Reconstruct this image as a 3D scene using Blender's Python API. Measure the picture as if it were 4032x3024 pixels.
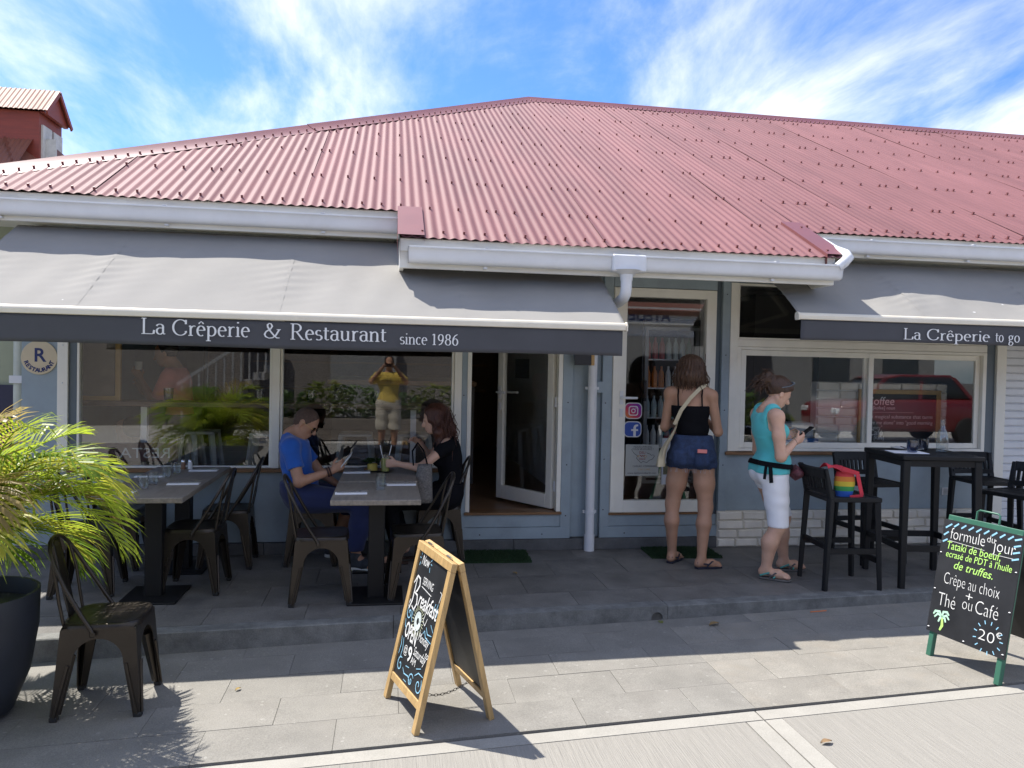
import bpy, bmesh, math, random
import numpy as np
from mathutils import Vector, Matrix
R = math.radians
for o in list(bpy.data.objects): bpy.data.objects.remove(o)
scn = bpy.context.scene
col = scn.collection
random.seed(7)

# ---------------------------------------------------------------- camera
cd = bpy.data.cameras.new('camera'); cam = bpy.data.objects.new('camera', cd); col.objects.link(cam)
def cam_axes(yaw, pit, rol):
    f = Vector((math.sin(yaw)*math.cos(pit), math.cos(yaw)*math.cos(pit), -math.sin(pit)))
    r0 = Vector((math.cos(yaw), -math.sin(yaw), 0)); u0 = r0.cross(f)
    r = math.cos(rol)*r0 + math.sin(rol)*u0; u = -math.sin(rol)*r0 + math.cos(rol)*u0
    return r, u, f
_r, _u, _f = cam_axes(R(9.1), R(1.25), R(1.2))
cam.matrix_world = Matrix(((_r.x, _u.x, -_f.x, 0), (_r.y, _u.y, -_f.y, -6.62), (_r.z, _u.z, -_f.z, 1.6), (0, 0, 0, 1)))
cd.sensor_width = 36; cd.lens = 27.04; cd.clip_start = .03; cd.clip_end = 900
scn.camera = cam

# ---------------------------------------------------------------- sky, sun, exposure
SUN = Vector((-.374, .363, .8536)).normalized()
w = bpy.data.worlds.new('World'); scn.world = w; w.use_nodes = True
nt = w.node_tree; nt.nodes.clear()
def N(t, **k):
    n = nt.nodes.new(t)
    for a, b in k.items(): setattr(n, a, b)
    return n
def Lk(a, b): nt.links.new(a, b)
sky = N('ShaderNodeTexSky', sky_type='NISHITA', sun_disc=False, sun_elevation=R(58.6), sun_rotation=R(-45.8))
sky.altitude = 0; sky.air_density = 1.0; sky.dust_density = .4; sky.ozone_density = 4.0
tc = N('ShaderNodeTexCoord'); sep = N('ShaderNodeSeparateXYZ'); Lk(tc.outputs['Generated'], sep.inputs[0])
def mth(op, a, b=None, clamp=False):
    n = N('ShaderNodeMath', operation=op, use_clamp=clamp)
    for i, v in enumerate((a, b)):
        if v is None: continue
        if isinstance(v, (int, float)): n.inputs[i].default_value = v
        else: Lk(v, n.inputs[i])
    return n.outputs[0]
den = mth('ADD', mth('MAXIMUM', sep.outputs[2], 0.0), .16)
cx_ = mth('DIVIDE', sep.outputs[0], den); cy_ = mth('DIVIDE', sep.outputs[1], den)
cmb = N('ShaderNodeCombineXYZ'); Lk(cx_, cmb.inputs[0]); Lk(cy_, cmb.inputs[1])
mp = N('ShaderNodeMapping'); mp.inputs['Rotation'].default_value = (0, 0, R(-12)); mp.inputs['Scale'].default_value = (1.25, .46, 1); mp.inputs['Location'].default_value = (1.0, 1.6, 0)
Lk(cmb.outputs[0], mp.inputs[0])
n1 = N('ShaderNodeTexNoise'); n1.inputs['Scale'].default_value = 1.5; n1.inputs['Detail'].default_value = 9; n1.inputs['Roughness'].default_value = .6; n1.inputs['Distortion'].default_value = .45
Lk(mp.outputs[0], n1.inputs[0])
n2 = N('ShaderNodeTexNoise'); n2.inputs['Scale'].default_value = .62; n2.inputs['Detail'].default_value = 3; Lk(cmb.outputs[0], n2.inputs[0])
n3 = N('ShaderNodeTexNoise'); n3.inputs['Scale'].default_value = 7; n3.inputs['Detail'].default_value = 8; n3.inputs['Roughness'].default_value = .65; n3.inputs['Distortion'].default_value = .3; Lk(mp.outputs[0], n3.inputs[0])
cs = mth('ADD', mth('ADD', mth('MULTIPLY', n1.outputs[0], .62), mth('MULTIPLY', n2.outputs[0], .42)), mth('MULTIPLY', n3.outputs[0], .12))
rmp = N('ShaderNodeMapRange', interpolation_type='SMOOTHSTEP'); rmp.inputs[1].default_value = .47; rmp.inputs[2].default_value = .78; rmp.inputs[3].default_value = 0; rmp.inputs[4].default_value = .93
Lk(cs, rmp.inputs[0])
tint = N('ShaderNodeMix', data_type='RGBA', blend_type='MULTIPLY'); tint.inputs[0].default_value = 1; tint.inputs[7].default_value = (.27, .39, .57, 1)
Lk(sky.outputs[0], tint.inputs[6])
mx = N('ShaderNodeMix', data_type='RGBA'); Lk(rmp.outputs[0], mx.inputs[0]); Lk(tint.outputs[2], mx.inputs[6]); mx.inputs[7].default_value = (4.1, 4.06, 4.0, 1)
bg = N('ShaderNodeBackground'); bg.inputs[1].default_value = .102; Lk(mx.outputs[2], bg.inputs[0])
wo = N('ShaderNodeOutputWorld'); Lk(bg.outputs[0], wo.inputs[0])
sd = bpy.data.lights.new('sun', 'SUN'); sd.energy = 2.2; sd.angle = R(.53); sd.color = (1, .945, .86)
so = bpy.data.objects.new('sun', sd); col.objects.link(so); so.location = SUN*40
so.rotation_euler = (-SUN).to_track_quat('-Z', 'Y').to_euler()
scn.view_settings.view_transform = 'Standard'; scn.view_settings.look = 'None'; scn.view_settings.gamma = 1
scn.view_settings.exposure = 2.0
scn.render.engine = 'CYCLES'
scn.cycles.max_bounces = 10; scn.cycles.transparent_max_bounces = 16; scn.cycles.diffuse_bounces = 5

# ---------------------------------------------------------------- materials
MATS = {}
def mat(name, c, rough=.6, metal=0, var=.12, vs=6, bump=0, bs=60, spec=.5, c2=None, stretch=None, coat=0, sheen=0, trans=0, sss=0, fine=0, dirt=0, dirtc=(.05, .045, .04), rnd=0, bdist=.01):
    if name in MATS: return MATS[name]
    m = bpy.data.materials.new(name); m.use_nodes = True; t = m.node_tree; b = t.nodes['Principled BSDF']
    tx = t.nodes.new('ShaderNodeTexCoord'); v = tx.outputs['Object']
    if stretch:
        mpn = t.nodes.new('ShaderNodeMapping'); mpn.inputs['Scale'].default_value = stretch; t.links.new(v, mpn.inputs[0]); v = mpn.outputs[0]
    if rnd:
        oi = t.nodes.new('ShaderNodeObjectInfo'); ad = t.nodes.new('ShaderNodeVectorMath'); ad.operation = 'ADD'
        ml = t.nodes.new('ShaderNodeMath'); ml.operation = 'MULTIPLY'; ml.inputs[1].default_value = 37; t.links.new(oi.outputs['Random'], ml.inputs[0])
        t.links.new(v, ad.inputs[0]); t.links.new(ml.outputs[0], ad.inputs[1]); v = ad.outputs[0]
    n = t.nodes.new('ShaderNodeTexNoise'); n.inputs['Scale'].default_value = vs; n.inputs['Detail'].default_value = 6; n.inputs['Roughness'].default_value = .62
    t.links.new(v, n.inputs[0])
    c = tuple(c)
    if c2 is None: lo = tuple(x*(1-var) for x in c); hi = tuple(min(1, x*(1+var)) for x in c)
    else: lo, hi = c, tuple(c2)
    mr = t.nodes.new('ShaderNodeMapRange'); mr.inputs[1].default_value = .3; mr.inputs[2].default_value = .7; t.links.new(n.outputs[0], mr.inputs[0])
    mi = t.nodes.new('ShaderNodeMix'); mi.data_type = 'RGBA'; mi.inputs[6].default_value = lo+(1,); mi.inputs[7].default_value = hi+(1,)
    t.links.new(mr.outputs[0], mi.inputs[0]); cout = mi.outputs[2]
    if fine:
        f = t.nodes.new('ShaderNodeTexNoise'); f.inputs['Scale'].default_value = 160; f.inputs['Detail'].default_value = 3; t.links.new(v, f.inputs[0])
        fr = t.nodes.new('ShaderNodeMapRange'); fr.inputs[1].default_value = .35; fr.inputs[2].default_value = .65; fr.inputs[3].default_value = 1-fine; fr.inputs[4].default_value = 1+fine; t.links.new(f.outputs[0], fr.inputs[0])
        mm = t.nodes.new('ShaderNodeMix'); mm.data_type = 'RGBA'; mm.blend_type = 'MULTIPLY'; mm.inputs[0].default_value = 1; t.links.new(cout, mm.inputs[6]); t.links.new(fr.outputs[0], mm.inputs[7]); cout = mm.outputs[2]
    if dirt:
        f = t.nodes.new('ShaderNodeTexNoise'); f.inputs['Scale'].default_value = 3.1; f.inputs['Detail'].default_value = 9; f.inputs['Roughness'].default_value = .7; t.links.new(v, f.inputs[0])
        fr = t.nodes.new('ShaderNodeMapRange'); fr.inputs[1].default_value = .52; fr.inputs[2].default_value = .72; fr.inputs[3].default_value = 0; fr.inputs[4].default_value = dirt; t.links.new(f.outputs[0], fr.inputs[0])
        mm = t.nodes.new('ShaderNodeMix'); mm.data_type = 'RGBA'; t.links.new(fr.outputs[0], mm.inputs[0]); t.links.new(cout, mm.inputs[6]); mm.inputs[7].default_value = tuple(dirtc)+(1,); cout = mm.outputs[2]
    if rnd:
        hr = t.nodes.new('ShaderNodeMapRange'); hr.inputs[3].default_value = 1-rnd; hr.inputs[4].default_value = 1+rnd; t.links.new(oi.outputs['Random'], hr.inputs[0])
        mm = t.nodes.new('ShaderNodeMix'); mm.data_type = 'RGBA'; mm.blend_type = 'MULTIPLY'; mm.inputs[0].default_value = 1; t.links.new(cout, mm.inputs[6]); t.links.new(hr.outputs[0], mm.inputs[7]); cout = mm.outputs[2]
    t.links.new(cout, b.inputs['Base Color'])
    rr = t.nodes.new('ShaderNodeMapRange'); rr.inputs[3].default_value = max(.02, rough-.08); rr.inputs[4].default_value = min(1, rough+.08); t.links.new(n.outputs[0], rr.inputs[0]); t.links.new(rr.outputs[0], b.inputs['Roughness'])
    b.inputs['Metallic'].default_value = metal; b.inputs['Specular IOR Level'].default_value = spec
    if coat: b.inputs['Coat Weight'].default_value = coat; b.inputs['Coat Roughness'].default_value = .15
    if sheen: b.inputs['Sheen Weight'].default_value = sheen
    if sss: b.inputs['Subsurface Weight'].default_value = sss; b.inputs['Subsurface Radius'].default_value = (.012, .005, .003); b.inputs['Subsurface Scale'].default_value = 1
    if bump:
        nb = t.nodes.new('ShaderNodeTexNoise'); nb.inputs['Scale'].default_value = bs; nb.inputs['Detail'].default_value = 5; t.links.new(v, nb.inputs[0])
        bp = t.nodes.new('ShaderNodeBump'); bp.inputs['Strength'].default_value = bump; bp.inputs['Distance'].default_value = bdist; t.links.new(nb.outputs[0], bp.inputs['Height']); t.links.new(bp.outputs[0], b.inputs['Normal'])
    if trans:
        tr = t.nodes.new('ShaderNodeBsdfTranslucent'); t.links.new(cout, tr.inputs[0]); ms = t.nodes.new('ShaderNodeMixShader'); ms.inputs[0].default_value = trans
        t.links.new(b.outputs[0], ms.inputs[1]); t.links.new(tr.outputs[0], ms.inputs[2]); t.links.new(ms.outputs[0], t.nodes['Material Output'].inputs[0])
    MATS[name] = m
    return m
def glass(name, tint=(.96, .97, .965), k=1.8, rough=0.0, ior=1.5):
    if name in MATS: return MATS[name]
    m = bpy.data.materials.new(name); m.use_nodes = True; t = m.node_tree; t.nodes.remove(t.nodes['Principled BSDF'])
    lw = t.nodes.new('ShaderNodeLayerWeight'); lw.inputs[0].default_value = .5
    p5 = t.nodes.new('ShaderNodeMath'); p5.operation = 'POWER'; p5.inputs[1].default_value = 5; t.links.new(lw.outputs['Facing'], p5.inputs[0])
    fr = t.nodes.new('ShaderNodeMath'); fr.operation = 'MULTIPLY_ADD'; fr.inputs[1].default_value = .96/k; fr.inputs[2].default_value = .04; t.links.new(p5.outputs[0], fr.inputs[0])   # Schlick reflectance, alike from both sides
    mu = t.nodes.new('ShaderNodeMath'); mu.operation = 'MULTIPLY'; mu.use_clamp = True; mu.inputs[1].default_value = k; t.links.new(fr.outputs[0], mu.inputs[0])
    tr = t.nodes.new('ShaderNodeBsdfTransparent'); tr.inputs[0].default_value = tuple(tint)+(1,)
    gl = t.nodes.new('ShaderNodeBsdfGlossy'); gl.inputs['Roughness'].default_value = rough
    ms = t.nodes.new('ShaderNodeMixShader'); t.links.new(mu.outputs[0], ms.inputs[0]); t.links.new(tr.outputs[0], ms.inputs[1]); t.links.new(gl.outputs[0], ms.inputs[2])
    t.links.new(ms.outputs[0], t.nodes['Material Output'].inputs[0]); MATS[name] = m
    return m

# ---------------------------------------------------------------- mesh helpers
ORG = {}
class MB:
    def __init__(s): s.v = []; s.f = []; s.marks = []
    def mark(s): s.marks.append((len(s.v), len(s.f)))
    def add(s, vs, fs):
        k = len(s.v); s.v += [tuple(v) for v in vs]; s.f += [tuple(i+k for i in f) for f in fs]; return s
    def box(s, c, d, rz=0, M=None):
        x, y, z = d[0]/2, d[1]/2, d[2]/2
        vs = [Vector((a*x, b*y, e*z)) for e in (-1, 1) for b in (-1, 1) for a in (-1, 1)]
        if rz: M = Matrix.Rotation(rz, 3, 'Z')
        if M is not None: vs = [M @ v for v in vs]
        c = Vector(c)
        return s.add([v+c for v in vs], [(0, 2, 3, 1), (4, 5, 7, 6), (0, 1, 5, 4), (2, 6, 7, 3), (0, 4, 6, 2), (1, 3, 7, 5)])
    def bx(s, x0, x1, y0, y1, z0, z1): return s.box(((x0+x1)/2, (y0+y1)/2, (z0+z1)/2), (x1-x0, y1-y0, z1-z0))
    def beam(s, p, q, wd, th, up=(0, 0, 1), w2=None, t2=None):
        p = Vector(p); q = Vector(q); d = (q-p).normalized(); up = Vector(up)
        a = d.cross(up)
        if a.length < 1e-4: a = d.cross(Vector((1, 0, 0)))
        a.normalize(); b = a.cross(d)
        w2 = w2 or wd; t2 = t2 or th; vs = []
        for c, ww, tt in ((p, wd, th), (q, w2, t2)):
            for i, j in ((-1, -1), (1, -1), (1, 1), (-1, 1)): vs.append(c+a*(i*ww/2)+b*(j*tt/2))
        return s.add(vs, [(0, 3, 2, 1), (4, 5, 6, 7), (0, 1, 5, 4), (1, 2, 6, 5), (2, 3, 7, 6), (3, 0, 4, 7)])
    def tube(s, pts, r, n=8, closed=False):
        pts = [Vector(p) for p in pts]; m = len(pts); rs = r if isinstance(r, (list, tuple)) else [r]*m
        prev = None; k = len(s.v)
        for i, p in enumerate(pts):
            a = pts[i-1] if (i or closed) else p; b = pts[(i+1) % m] if (i < m-1 or closed) else p
            t = (b-a).normalized()
            if prev is None:
                u = t.cross(Vector((0, 0, 1)))
                if u.length < 1e-3: u = t.cross(Vector((1, 0, 0)))
            else: u = prev - t*prev.dot(t)
            u.normalize(); prev = u; vv = t.cross(u)
            for j in range(n):
                an = 2*math.pi*j/n; s.v.append(tuple(p+u*(rs[i]*math.cos(an))+vv*(rs[i]*math.sin(an))))
        for i in range(m if closed else m-1):
            for j in range(n):
                a = k+i*n+j; b = k+i*n+(j+1) % n; c = k+((i+1) % m)*n+(j+1) % n; d = k+((i+1) % m)*n+j
                s.f.append((a, b, c, d))
        if not closed:
            s.f.append(tuple(k+j for j in reversed(range(n)))); s.f.append(tuple(k+(m-1)*n+j for j in range(n)))
        return s
    def lathe(s, prof, c=(0, 0, 0), n=20, M=None):
        k = len(s.v); c = Vector(c)
        for r, z in prof:
            for j in range(n):
                a = 2*math.pi*j/n; p = Vector((r*math.cos(a), r*math.sin(a), z))
                if M is not None: p = M @ p
                s.v.append(tuple(p+c))
        for i in range(len(prof)-1):
            for j in range(n): s.f.append((k+i*n+j, k+i*n+(j+1) % n, k+(i+1)*n+(j+1) % n, k+(i+1)*n+j))
        if prof[0][0] > 1e-5: s.f.append(tuple(k+j for j in reversed(range(n))))
        if prof[-1][0] > 1e-5: s.f.append(tuple(k+(len(prof)-1)*n+j for j in range(n)))
        return s
    def prism(s, poly, vec):
        n = len(poly); vec = Vector(vec); p = [Vector(a) for a in poly]
        return s.add(p+[a+vec for a in p], [tuple(reversed(range(n))), tuple(range(n, 2*n))]+[(i, (i+1) % n, n+(i+1) % n, n+i) for i in range(n)])
    def strip(s, prof, dirv):   # open profile extruded, single-sided strip of quads
        n = len(prof); dv = Vector(dirv); p = [Vector(a) for a in prof]
        return s.add(p+[a+dv for a in p], [(i, i+1, n+i+1, n+i) for i in range(n-1)])
    def grid(s, fn, nu, nv):
        k = len(s.v)
        for i in range(nu+1):
            for j in range(nv+1): s.v.append(tuple(fn(i/nu, j/nv)))
        for i in range(nu):
            for j in range(nv):
                a = k+i*(nv+1)+j; s.f.append((a, a+nv+1, a+nv+2, a+1))
        return s
    def xform(s, M, start=0):
        for i in range(start, len(s.v)): s.v[i] = tuple(M @ Vector(s.v[i]))
        return s
    def build_split(s, name, m, parent):   # one object for each word or drawn figure
        mk = s.marks+[(len(s.v), len(s.f))]
        for (a, b), (c, d) in zip(mk, mk[1:]):
            if d > b: mesh_obj(name, s.v[a:c], [tuple(i-a for i in f) for f in s.f[b:d]], m, parent)
    def build(s, name, m, parent=None, smooth=None, bevel=0, solid=0, seg=1, label=None, base=None):
        return mesh_obj(name, s.v, s.f, m, parent, smooth, bevel, solid, seg, label, base)
def finish(me, m, smooth):
    if m is not None:
        for x in (m if isinstance(m, (list, tuple)) else [m]): me.materials.append(x)
    if smooth is not None:
        me.polygons.foreach_set('use_smooth', [True]*len(me.polygons))
        if smooth < 179: me.set_sharp_from_angle(angle=R(smooth))
    me.update()
def mesh_obj(name, v, f, m, parent=None, smooth=None, bevel=0, solid=0, seg=1, label=None, base=None):
    me = bpy.data.meshes.new(name)
    off = Vector((0, 0, 0))
    if parent is not None: off = ORG.get(parent.name, off)
    elif base is not None: off = Vector(base)
    me.from_pydata([(a[0]-off.x, a[1]-off.y, a[2]-off.z) for a in v], [], f)
    if bevel or solid:
        b = bmesh.new(); b.from_mesh(me)
        if solid:
            bmesh.ops.recalc_face_normals(b, faces=b.faces); bmesh.ops.solidify(b, geom=b.faces[:], thickness=solid)
        if bevel: bmesh.ops.bevel(b, geom=b.edges[:], offset=bevel, segments=seg, affect='EDGES', profile=.5, clamp_overlap=True)
        b.to_mesh(me); b.free()
    finish(me, m, smooth)
    o = bpy.data.objects.new(name, me); col.objects.link(o)
    if parent is not None: o.parent = parent; ORG[o.name] = off
    elif base is not None: o.location = off; ORG[o.name] = off
    if label: o['label'] = label
    return o
def tag(o, label=None, cat=None, group=None, kind=None):
    if label: o['label'] = label
    if cat: o['category'] = cat
    if group: o['group'] = group
    if kind: o['kind'] = kind
    return o
def thing(name, label, cat, base=(0, 0, 0), rz=0, group=None, local=False):
    o = bpy.data.objects.new(name, None); col.objects.link(o); o.location = base; o.rotation_euler = (0, 0, rz); o.empty_display_size = .1
    ORG[o.name] = Vector((0, 0, 0)) if local else Vector(base)
    return tag(o, label, cat, group)
def copy_tree(o, parent=None):
    c = o.copy(); col.objects.link(c); c.parent = parent
    for ch in list(o.children): copy_tree(ch, c)
    return c
_te = [None]
def text_geo(body, size, shear=0, thin=0, align='LEFT', ext=0, sx=1, space=1):
    cu = bpy.data.curves.new('lettering', 'FONT'); cu.body = body; cu.size = size; cu.shear = shear; cu.align_x = align; cu.offset = thin; cu.extrude = ext; cu.resolution_u = 4; cu.space_character = space
    o = bpy.data.objects.new('lettering', cu); col.objects.link(o)
    dg = bpy.context.evaluated_depsgraph_get(); me = bpy.data.meshes.new_from_object(o.evaluated_get(dg))
    v = [(p.co.x*sx, p.co.y, p.co.z) for p in me.vertices]; f = [tuple(q.vertices) for q in me.polygons]
    bpy.data.objects.remove(o); bpy.data.curves.remove(cu); bpy.data.meshes.remove(me)
    return v, f
def frame_map(o, ux, uy, un=None):    # maps 2-D lettering coordinates into the plane through o
    o = Vector(o); ux = Vector(ux).normalized(); uy = Vector(uy).normalized(); un = Vector(un).normalized() if un else ux.cross(uy)
    return lambda p: tuple(o+ux*p[0]+uy*p[1]+un*(p[2] if len(p) > 2 else 0))
def put_text(mb, fm, body, x, y, size, rot=0, mirror=False, fit=None, **k):
    mb.mark(); v, f = text_geo(body, size, **k)
    if fit: a = max(p[0] for p in v)-min(p[0] for p in v); v = [(p[0]*fit/a, p[1], p[2]) for p in v]
    c, s_ = math.cos(rot), math.sin(rot)
    v = [fm((x+(p[0]*c-p[1]*s_)*(-1 if mirror else 1), y+p[0]*s_+p[1]*c, p[2])) for p in v]
    mb.add(v, f)
# broad-nib serif lettering: centre lines drawn with a pen wider across than along
def arc(cx, cy, rx, ry, a0, a1, n=14): return [(cx+rx*math.cos(R(a0+(a1-a0)*i/n)), cy+ry*math.sin(R(a0+(a1-a0)*i/n))) for i in range(n+1)]
def sf(x, y, w=.2): return [(x-w/2, y), (x+w/2, y)]
GL = {
 'L': (.58, [[(.14, 0), (.14, .7)], sf(.14, .69), [(.04, .01), (.5, .01)], [(.52, .01), (.545, .18)]]),
 'C': (.66, [arc(.36, .35, .29, .345, 42, 318, 26), [(.575, .5), (.575, .69)], [(.575, .2), (.585, .12)]]),
 'R': (.62, [[(.13, 0), (.13, .7)], sf(.13, .01), [(.03, .69), (.3, .69)]+arc(.27, .52, .18, .17, 85, -90, 12)+[(.13, .35)], [(.28, .35), (.52, .02)], [(.48, .01), (.62, .01)]]),
 'a': (.42, [arc(.19, .33, .13, .115, 165, 0, 10)+[(.32, .3), (.32, .06), (.36, .01), (.41, .03)], [(.32, .28)]+arc(.2, .14, .13, .14, 75, 285, 14)+[(.32, .07)]]),
 'r': (.33, [[(.11, 0), (.11, .43)], sf(.11, .01, .19), [(.04, .41), (.11, .44)], [(.11, .3), (.17, .4), (.25, .44), (.3, .41)]]),
 'e': (.4, [[(.05, .25), (.34, .25)]+arc(.2, .22, .145, .22, 8, 305, 24)]),
 'p': (.46, [[(.1, -.22), (.1, .43)], sf(.1, -.21, .2), [(.03, .41), (.1, .44)], arc(.22, .22, .165, .215, 140, -140, 20)]),
 'i': (.22, [[(.11, 0), (.11, .43)], sf(.11, .01, .19), [(.04, .41), (.11, .44)], [(.11, .6), (.11, .66)]]),
 's': (.34, [arc(.17, .325, .105, .11, 40, 250, 12)+arc(.17, .115, .125, .11, 80, -140, 14)]),
 't': (.28, [[(.12, .56), (.12, .07), (.16, .015), (.26, .04)], [(.03, .42), (.26, .42)]]),
 'u': (.47, [[(.1, .43), (.1, .12), (.15, .02), (.24, .015), (.34, .09)], [(.35, .43), (.35, .03), (.43, .015)], [(.03, .42), (.1, .425)], [(.28, .42), (.35, .425)]]),
 'n': (.47, [[(.1, 0), (.1, .43)], [(.03, .41), (.1, .44)], sf(.1, .01, .18), [(.1, .34), (.2, .42), (.29, .43), (.35, .36), (.36, .28), (.36, 0)], sf(.36, .01, .18)]),
 'c': (.37, [arc(.2, .22, .145, .22, 45, 310, 22)]),
 'o': (.43, [arc(.21, .22, .155, .215, 0, 360, 28)]),
 'g': (.41, [arc(.18, .3, .115, .135, 0, 360, 22), [(.27, .4), (.38, .42)], [(.12, .18), (.07, .1), (.12, .05), (.28, .02), (.34, -.06), (.28, -.18), (.15, -.21), (.05, -.14), (.08, -.03), (.13, .03)]]),
 '&': (.72, [[(.68, .4), (.54, .14), (.4, .02), (.24, .0), (.1, .07), (.06, .18), (.12, .3), (.32, .44), (.38, .56), (.33, .67), (.25, .69), (.18, .62), (.19, .52), (.3, .33), (.45, .14), (.58, .02), (.7, .02)], sf(.66, .41, .18)]),
 '1': (.36, [[(.18, 0), (.18, .64)], sf(.18, .01, .2), [(.07, .58), (.18, .65)]]),
 '9': (.44, [arc(.21, .44, .14, .19, 0, 360, 22), [(.35, .44), (.34, .26), (.25, .08), (.1, 0)]]),
 '8': (.44, [arc(.21, .49, .12, .15, 0, 360, 20), arc(.21, .17, .15, .17, 0, 360, 22)]),
 '6': (.44, [arc(.21, .2, .145, .2, 0, 360, 22), [(.065, .22), (.09, .42), (.2, .58), (.34, .65)]]),
 ' ': (.26, []),
}
def serif(mb, fm, body, x0, y0, size, wx=.085, wy=.034, track=.0, sx=1):
    x = x0; mb.mark()
    for ch in body:
        acc = ch == 'ê'; g = GL['e' if acc else ch]; strokes = list(g[1])
        if acc: strokes.append([(.1, .54), (.2, .64), (.3, .54)])
        for st in strokes:
            L_ = []; Rr = []; m = len(st); pts = []
            for i, p in enumerate(st):
                a = st[max(0, i-1)]; b = st[min(m-1, i+1)]; dx, dy = b[0]-a[0], b[1]-a[1]; l = math.hypot(dx, dy) or 1; dx /= l; dy /= l
                hw = .5*math.hypot(wx*dy, wy*dx); L_.append((p[0]-dy*hw, p[1]+dx*hw)); Rr.append((p[0]+dy*hw, p[1]-dx*hw))
            k = [fm((x+q[0]*size*sx, y0+q[1]*size, random.random()*.0003)) for q in L_+Rr]
            mb.add(k, [(m+i, m+i+1, i+1, i) for i in range(m-1)])
        x += (g[0]+track)*size*sx
    return x
def serif_width(body, size, track=0): return sum((GL['e' if c == 'ê' else c][0]+track)*size for c in body)
def strokes(mb, fm, lines, wd, lift=0):   # chalk or paint strokes of even width
    mb.mark()
    for st in lines:
        m = len(st); Lp = []; Rp = []
        for i, p in enumerate(st):
            a = st[max(0, i-1)]; b = st[min(m-1, i+1)]; dx, dy = b[0]-a[0], b[1]-a[1]; l = math.hypot(dx, dy) or 1
            hw = wd/2*(1 if 0 < i < m-1 else .6); Lp.append((p[0]-dy/l*hw, p[1]+dx/l*hw, lift)); Rp.append((p[0]+dy/l*hw, p[1]-dx/l*hw, lift))
        mb.add([fm(q) for q in Lp+Rp], [(m+i, m+i+1, i+1, i) for i in range(m-1)])

# ================================================================ SETTING
def gz(x, y=0): return -.108+.0105*max(-14, min(16, x))
def specks(m, scale, thr, c, amt=.7):
    t = m.node_tree; b = t.nodes['Principled BSDF']; src = b.inputs['Base Color'].links[0].from_socket
    tx = t.nodes.new('ShaderNodeNewGeometry'); no = t.nodes.new('ShaderNodeTexNoise'); no.inputs['Scale'].default_value = 9; t.links.new(tx.outputs['Position'], no.inputs[0])
    va = t.nodes.new('ShaderNodeVectorMath'); va.operation = 'MULTIPLY_ADD'; va.inputs[1].default_value = (.05, .05, .05); t.links.new(no.outputs['Color'], va.inputs[0]); t.links.new(tx.outputs['Position'], va.inputs[2])
    vo = t.nodes.new('ShaderNodeTexVoronoi'); vo.inputs['Scale'].default_value = scale; t.links.new(va.outputs[0], vo.inputs[0])
    wn = t.nodes.new('ShaderNodeSeparateColor'); t.links.new(vo.outputs['Color'], wn.inputs[0])
    mu = t.nodes.new('ShaderNodeMath'); mu.operation = 'MULTIPLY'; mu.inputs[1].default_value = thr; pw = t.nodes.new('ShaderNodeMath'); pw.operation = 'POWER'; pw.inputs[1].default_value = 4
    t.links.new(wn.outputs[0], pw.inputs[0]); t.links.new(pw.outputs[0], mu.inputs[0])
    lt = t.nodes.new('ShaderNodeMath'); lt.operation = 'LESS_THAN'; t.links.new(vo.outputs['Distance'], lt.inputs[0]); t.links.new(mu.outputs[0], lt.inputs[1])
    am = t.nodes.new('ShaderNodeMath'); am.operation = 'MULTIPLY'; am.inputs[1].default_value = amt; t.links.new(lt.outputs[0], am.inputs[0])
    mi = t.nodes.new('ShaderNodeMix'); mi.data_type = 'RGBA'; mi.inputs[7].default_value = tuple(c)+(1,); t.links.new(am.outputs[0], mi.inputs[0]); t.links.new(src, mi.inputs[6]); t.links.new(mi.outputs[2], b.inputs['Base Color'])
    return m
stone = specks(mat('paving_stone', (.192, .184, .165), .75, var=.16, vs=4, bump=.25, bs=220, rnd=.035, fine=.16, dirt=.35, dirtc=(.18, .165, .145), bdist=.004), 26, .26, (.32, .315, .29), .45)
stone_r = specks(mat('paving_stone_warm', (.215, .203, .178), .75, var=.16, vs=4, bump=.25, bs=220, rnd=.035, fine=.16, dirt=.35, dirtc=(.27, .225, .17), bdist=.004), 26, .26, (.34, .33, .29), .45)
dstone = specks(mat('terrace_stone', (.14, .134, .125), .55, var=.3, vs=3.5, bump=.3, bs=140, rnd=.12, fine=.2, dirt=.5, dirtc=(.045, .046, .05), bdist=.004), 24, .28, (.2, .2, .19), .5)
conc = mat('kerb_concrete', (.155, .157, .15), .8, var=.35, vs=9, bump=.4, bs=90, dirt=.6, dirtc=(.08, .082, .08), fine=.12, bdist=.006)
road_m = mat('road_concrete', (.24, .228, .203), .85, var=.1, vs=1.6, bump=.9, bs=3.2, stretch=(50, 2.2, 1), dirt=.15, dirtc=(.2, .185, .16), fine=.2, bdist=.005)
edge_m = mat('trowelled_concrete', (.29, .278, .248), .8, var=.1, vs=5, bump=.2, bs=80, fine=.08, bdist=.004)
joint_m = mat('dark_joint', (.11, .104, .095), .9, var=.3, vs=20)

rb = MB()
def gridz(x0, x1, y0, y1, nx, ny, dz): rb.grid(lambda u, v: (x0+(x1-x0)*u, y0+(y1-y0)*v, gz(x0+(x1-x0)*u)+dz), nx, ny)
gridz(-140, 150, -150, 160, 29, 4, -.045)
ground = tag(rb.build('ground', joint_m), kind='structure')
def slab(mb, x0, x1, c0, c1, z, th, k=.07, g=.003):
    P_ = [(x0+g, c1+g), (x1-g, c1+g), (x1-g, c0-g), (x0+g, c0-g)]
    zt = [z(a) for a, b in P_]
    top = [(a, b+k*a, q) for (a, b), q in zip(P_, zt)]
    mb.add(top+[(a, b, q-th) for a, b, q in top], [(0, 1, 2, 3), (7, 6, 5, 4), (0, 4, 5, 1), (1, 5, 6, 2), (2, 6, 7, 3), (3, 7, 4, 0)])
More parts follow.
